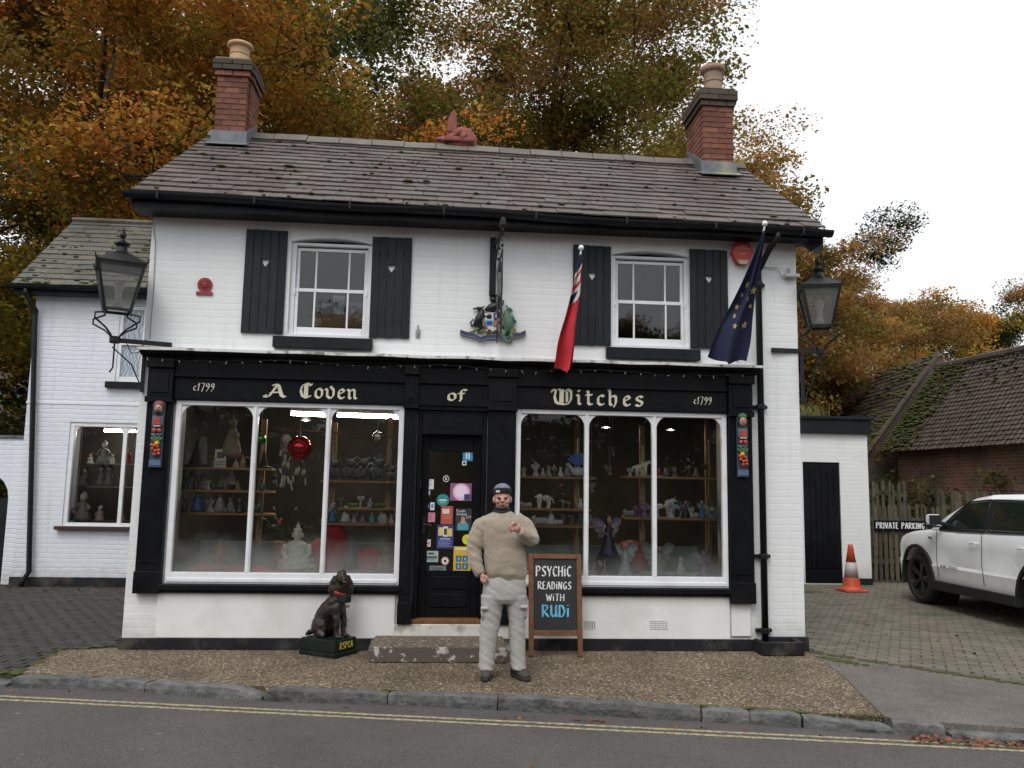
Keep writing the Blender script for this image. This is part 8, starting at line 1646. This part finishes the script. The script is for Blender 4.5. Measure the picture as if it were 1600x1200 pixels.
def add_tree(name, label, v, x, y, col, s=1.0, rz=None, sz=None, group='trees on the hillside behind the shop', zoff=-.25, cat='tree'):
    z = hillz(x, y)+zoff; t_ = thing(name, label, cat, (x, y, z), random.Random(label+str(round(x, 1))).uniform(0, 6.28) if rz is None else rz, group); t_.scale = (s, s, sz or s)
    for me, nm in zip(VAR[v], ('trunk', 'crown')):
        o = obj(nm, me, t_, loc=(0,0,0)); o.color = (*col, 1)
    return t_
def add_shrub(label, x, y, s, col, sz=None, group='dark shrubs', name='shrub', z=None):
    t_ = thing(name, label, 'shrub', (x, y, hillz(x, y)-.05 if z is None else z), rnd.uniform(0, 6.28), group); t_.scale = (s, s, sz or s)
    o = obj('stems', SHST, t_, loc=(0,0,0)); o = obj('foliage', SHRUB, t_, loc=(0,0,0)); o.color = (*col, 1)
tx_ = lambda px, y: wx(px, 700, y)
ORA, AMB, OLI, GRN_, BRN, DKG, RUS = (.56,.245,.05), (.50,.28,.06), (.31,.205,.05), (.11,.115,.03), (.36,.20,.065), (.035,.05,.016), (.42,.13,.03)
TREES = [
 ('beech_tree', 'large orange leaved beech towering behind the low side wing', 0, 60, 10.2, ORA, 1.0),
 ('beech_tree', 'orange beech whose branches reach behind the left chimney', 0, 265, 13.0, AMB, .88),
 ('beech_tree', 'dark green beech in the shade left of the side wing roof', 1, -60, 12.5, OLI, 1.0),
 ('oak_tree', 'tall dark green oak rising to the right of the left chimney', 1, 455, 17.5, GRN_, 1.12),
 ('beech_tree', 'dark olive tree deep in the wood above the side wing', 1, 160, 17.0, GRN_, 1.05),
 ('beech_tree', 'olive brown tree filling the wood behind the amber young tree', 1, 575, 18.5, BRN, .86),
 ('maple_tree', 'bright amber young tree between the left chimney and the roof dragon', 3, 500, 13.0, AMB, .88),
 ('maple_tree', 'orange young tree just left of the roof dragon', 3, 625, 13.8, ORA, 1.0),
 ('beech_tree', 'russet tree with a gap of sky to its left behind the dragon', 4, 690, 19.5, BRN, 1.12),
 ('oak_tree', 'tall olive oak with a dark forked trunk behind the ridge', 2, 885, 16.0, OLI, 1.12),
 ('oak_tree', 'brown oak beside the right chimney with bare limbs showing', 2, 955, 18.0, BRN, 1.0),
 ('maple_tree', 'low orange tree peeping over the ridge before the right chimney', 3, 985, 12.8, AMB, .86),
 ('maple_tree', 'olive bush tree peeping over the ridge right of the dragon', 3, 820, 13.2, OLI, .86),
 ('beech_tree', 'thin brown tree sloping down beyond the right chimney', 4, 1118, 17.0, BRN, .84),
 ('beech_tree', 'sparse yellow brown tree at the edge of the wood by the right gable', 4, 1178, 19.0, AMB, .62),
 ('beech_tree', 'brown orange tree filling the gap right of the right chimney', 3, 1168, 15.5, BRN, 1.06),
 ('beech_tree', 'dense amber brown tree directly behind the right chimney', 1, 1092, 19.5, AMB, .86),
 ('beech_tree', 'small brown tree filling the slope between right chimney and eave corner', 3, 1222, 16.5, BRN, .88),
 ('oak_tree', 'dark green oak showing past the right eave', 1, 1262, 30.0, DKG, .92),
 ('maple_tree', 'amber tree directly behind the right lantern', 3, 1290, 20.0, AMB, .80),
 ('maple_tree', 'brown orange tree right of the right lantern', 3, 1370, 24.0, BRN, .92),
 ('maple_tree', 'golden tree above the apex of the far barn roof', 3, 1440, 27.0, AMB, .98),
 ('beech_tree', 'hazy brown tree on the far ridge above the barn', 4, 1420, 44.0, BRN, 1.0),
 ('beech_tree', 'hazy dark brown tree on the far skyline beyond the barn', 4, 1490, 48.0, BRN, .98),
 ('maple_tree', 'russet tree low behind the barn ridge', 3, 1500, 32.0, BRN, 1.0),
 ('holly_tree', 'dark evergreen rounded tree behind the barn', 3, 1545, 31.0, DKG, 1.05),
 ('beech_tree', 'tall brown tree at the edge of the view beyond the evergreen', 4, 1625, 40.0, BRN, 1.1),
 ('beech_tree', 'dim brown tree high on the slope behind the right chimney', 1, 990, 25.0, BRN, .95),
 ('beech_tree', 'dim green tree high on the slope behind the left chimney', 1, 330, 24.0, GRN_, 1.15),
]
for nm, lb, v, px, y, col, s in TREES: add_tree(nm, lb, v, tx_(px, y), y, col, s)
for i, (px, y, s, c, lb) in enumerate([(-70, 10.6, 1.7, OLI, 'yellow green bush against the boundary wall beside the wing'), (40, 12.2, 2.2, DKG, 'dark bush in the gap behind the side wing'), (150, 12.0, 2.2, DKG, 'dark bush behind the side wing ridge'), (235, 12.0, 2.3, GRN_, 'dark green bush between the wing and the main roof'),
    (1300, 12.5, 1.5, (.20,.10,.02), 'orange bush behind the flat outbuilding roof'), (1350, 16, 1.6, DKG, 'dark bush at the far end of the barn roof'), (1390, 8.9, 1.0, DKG, 'dark bramble bush over the picket fence'), (1440, 9.2, 1.1, DKG, 'dark ivy bush against the barn brickwork'), (1500, 8.6, 1.05, GRN_, 'dark green bush above the car bonnet'), (1560, 8.2, 1.15, GRN_, 'dark green bush above the car roof'), (1620, 8.0, 1.1, DKG, 'dark bush beyond the car at the edge of the view')]):
    add_shrub(lb, tx_(px, y), y, s, c)
# the far side of the road, seen only in the window reflections
for i in range(16): add_tree('roadside_tree', 'roadside tree across the road from the shop', 1 if i % 2 else 3, -28+i*3.7+rnd.uniform(-1, 1), -25+rnd.uniform(-2, 2), GRN_ if i % 3 else OLI, (.62 if i % 2 else .85), group='trees across the road')
for i in range(14): add_shrub('dark hedge bush across the road from the shop', -22+i*3.3, -19.5+rnd.uniform(-.5, .5), 2.4, DKG, group='hedge across the road', name='hedge_bush')
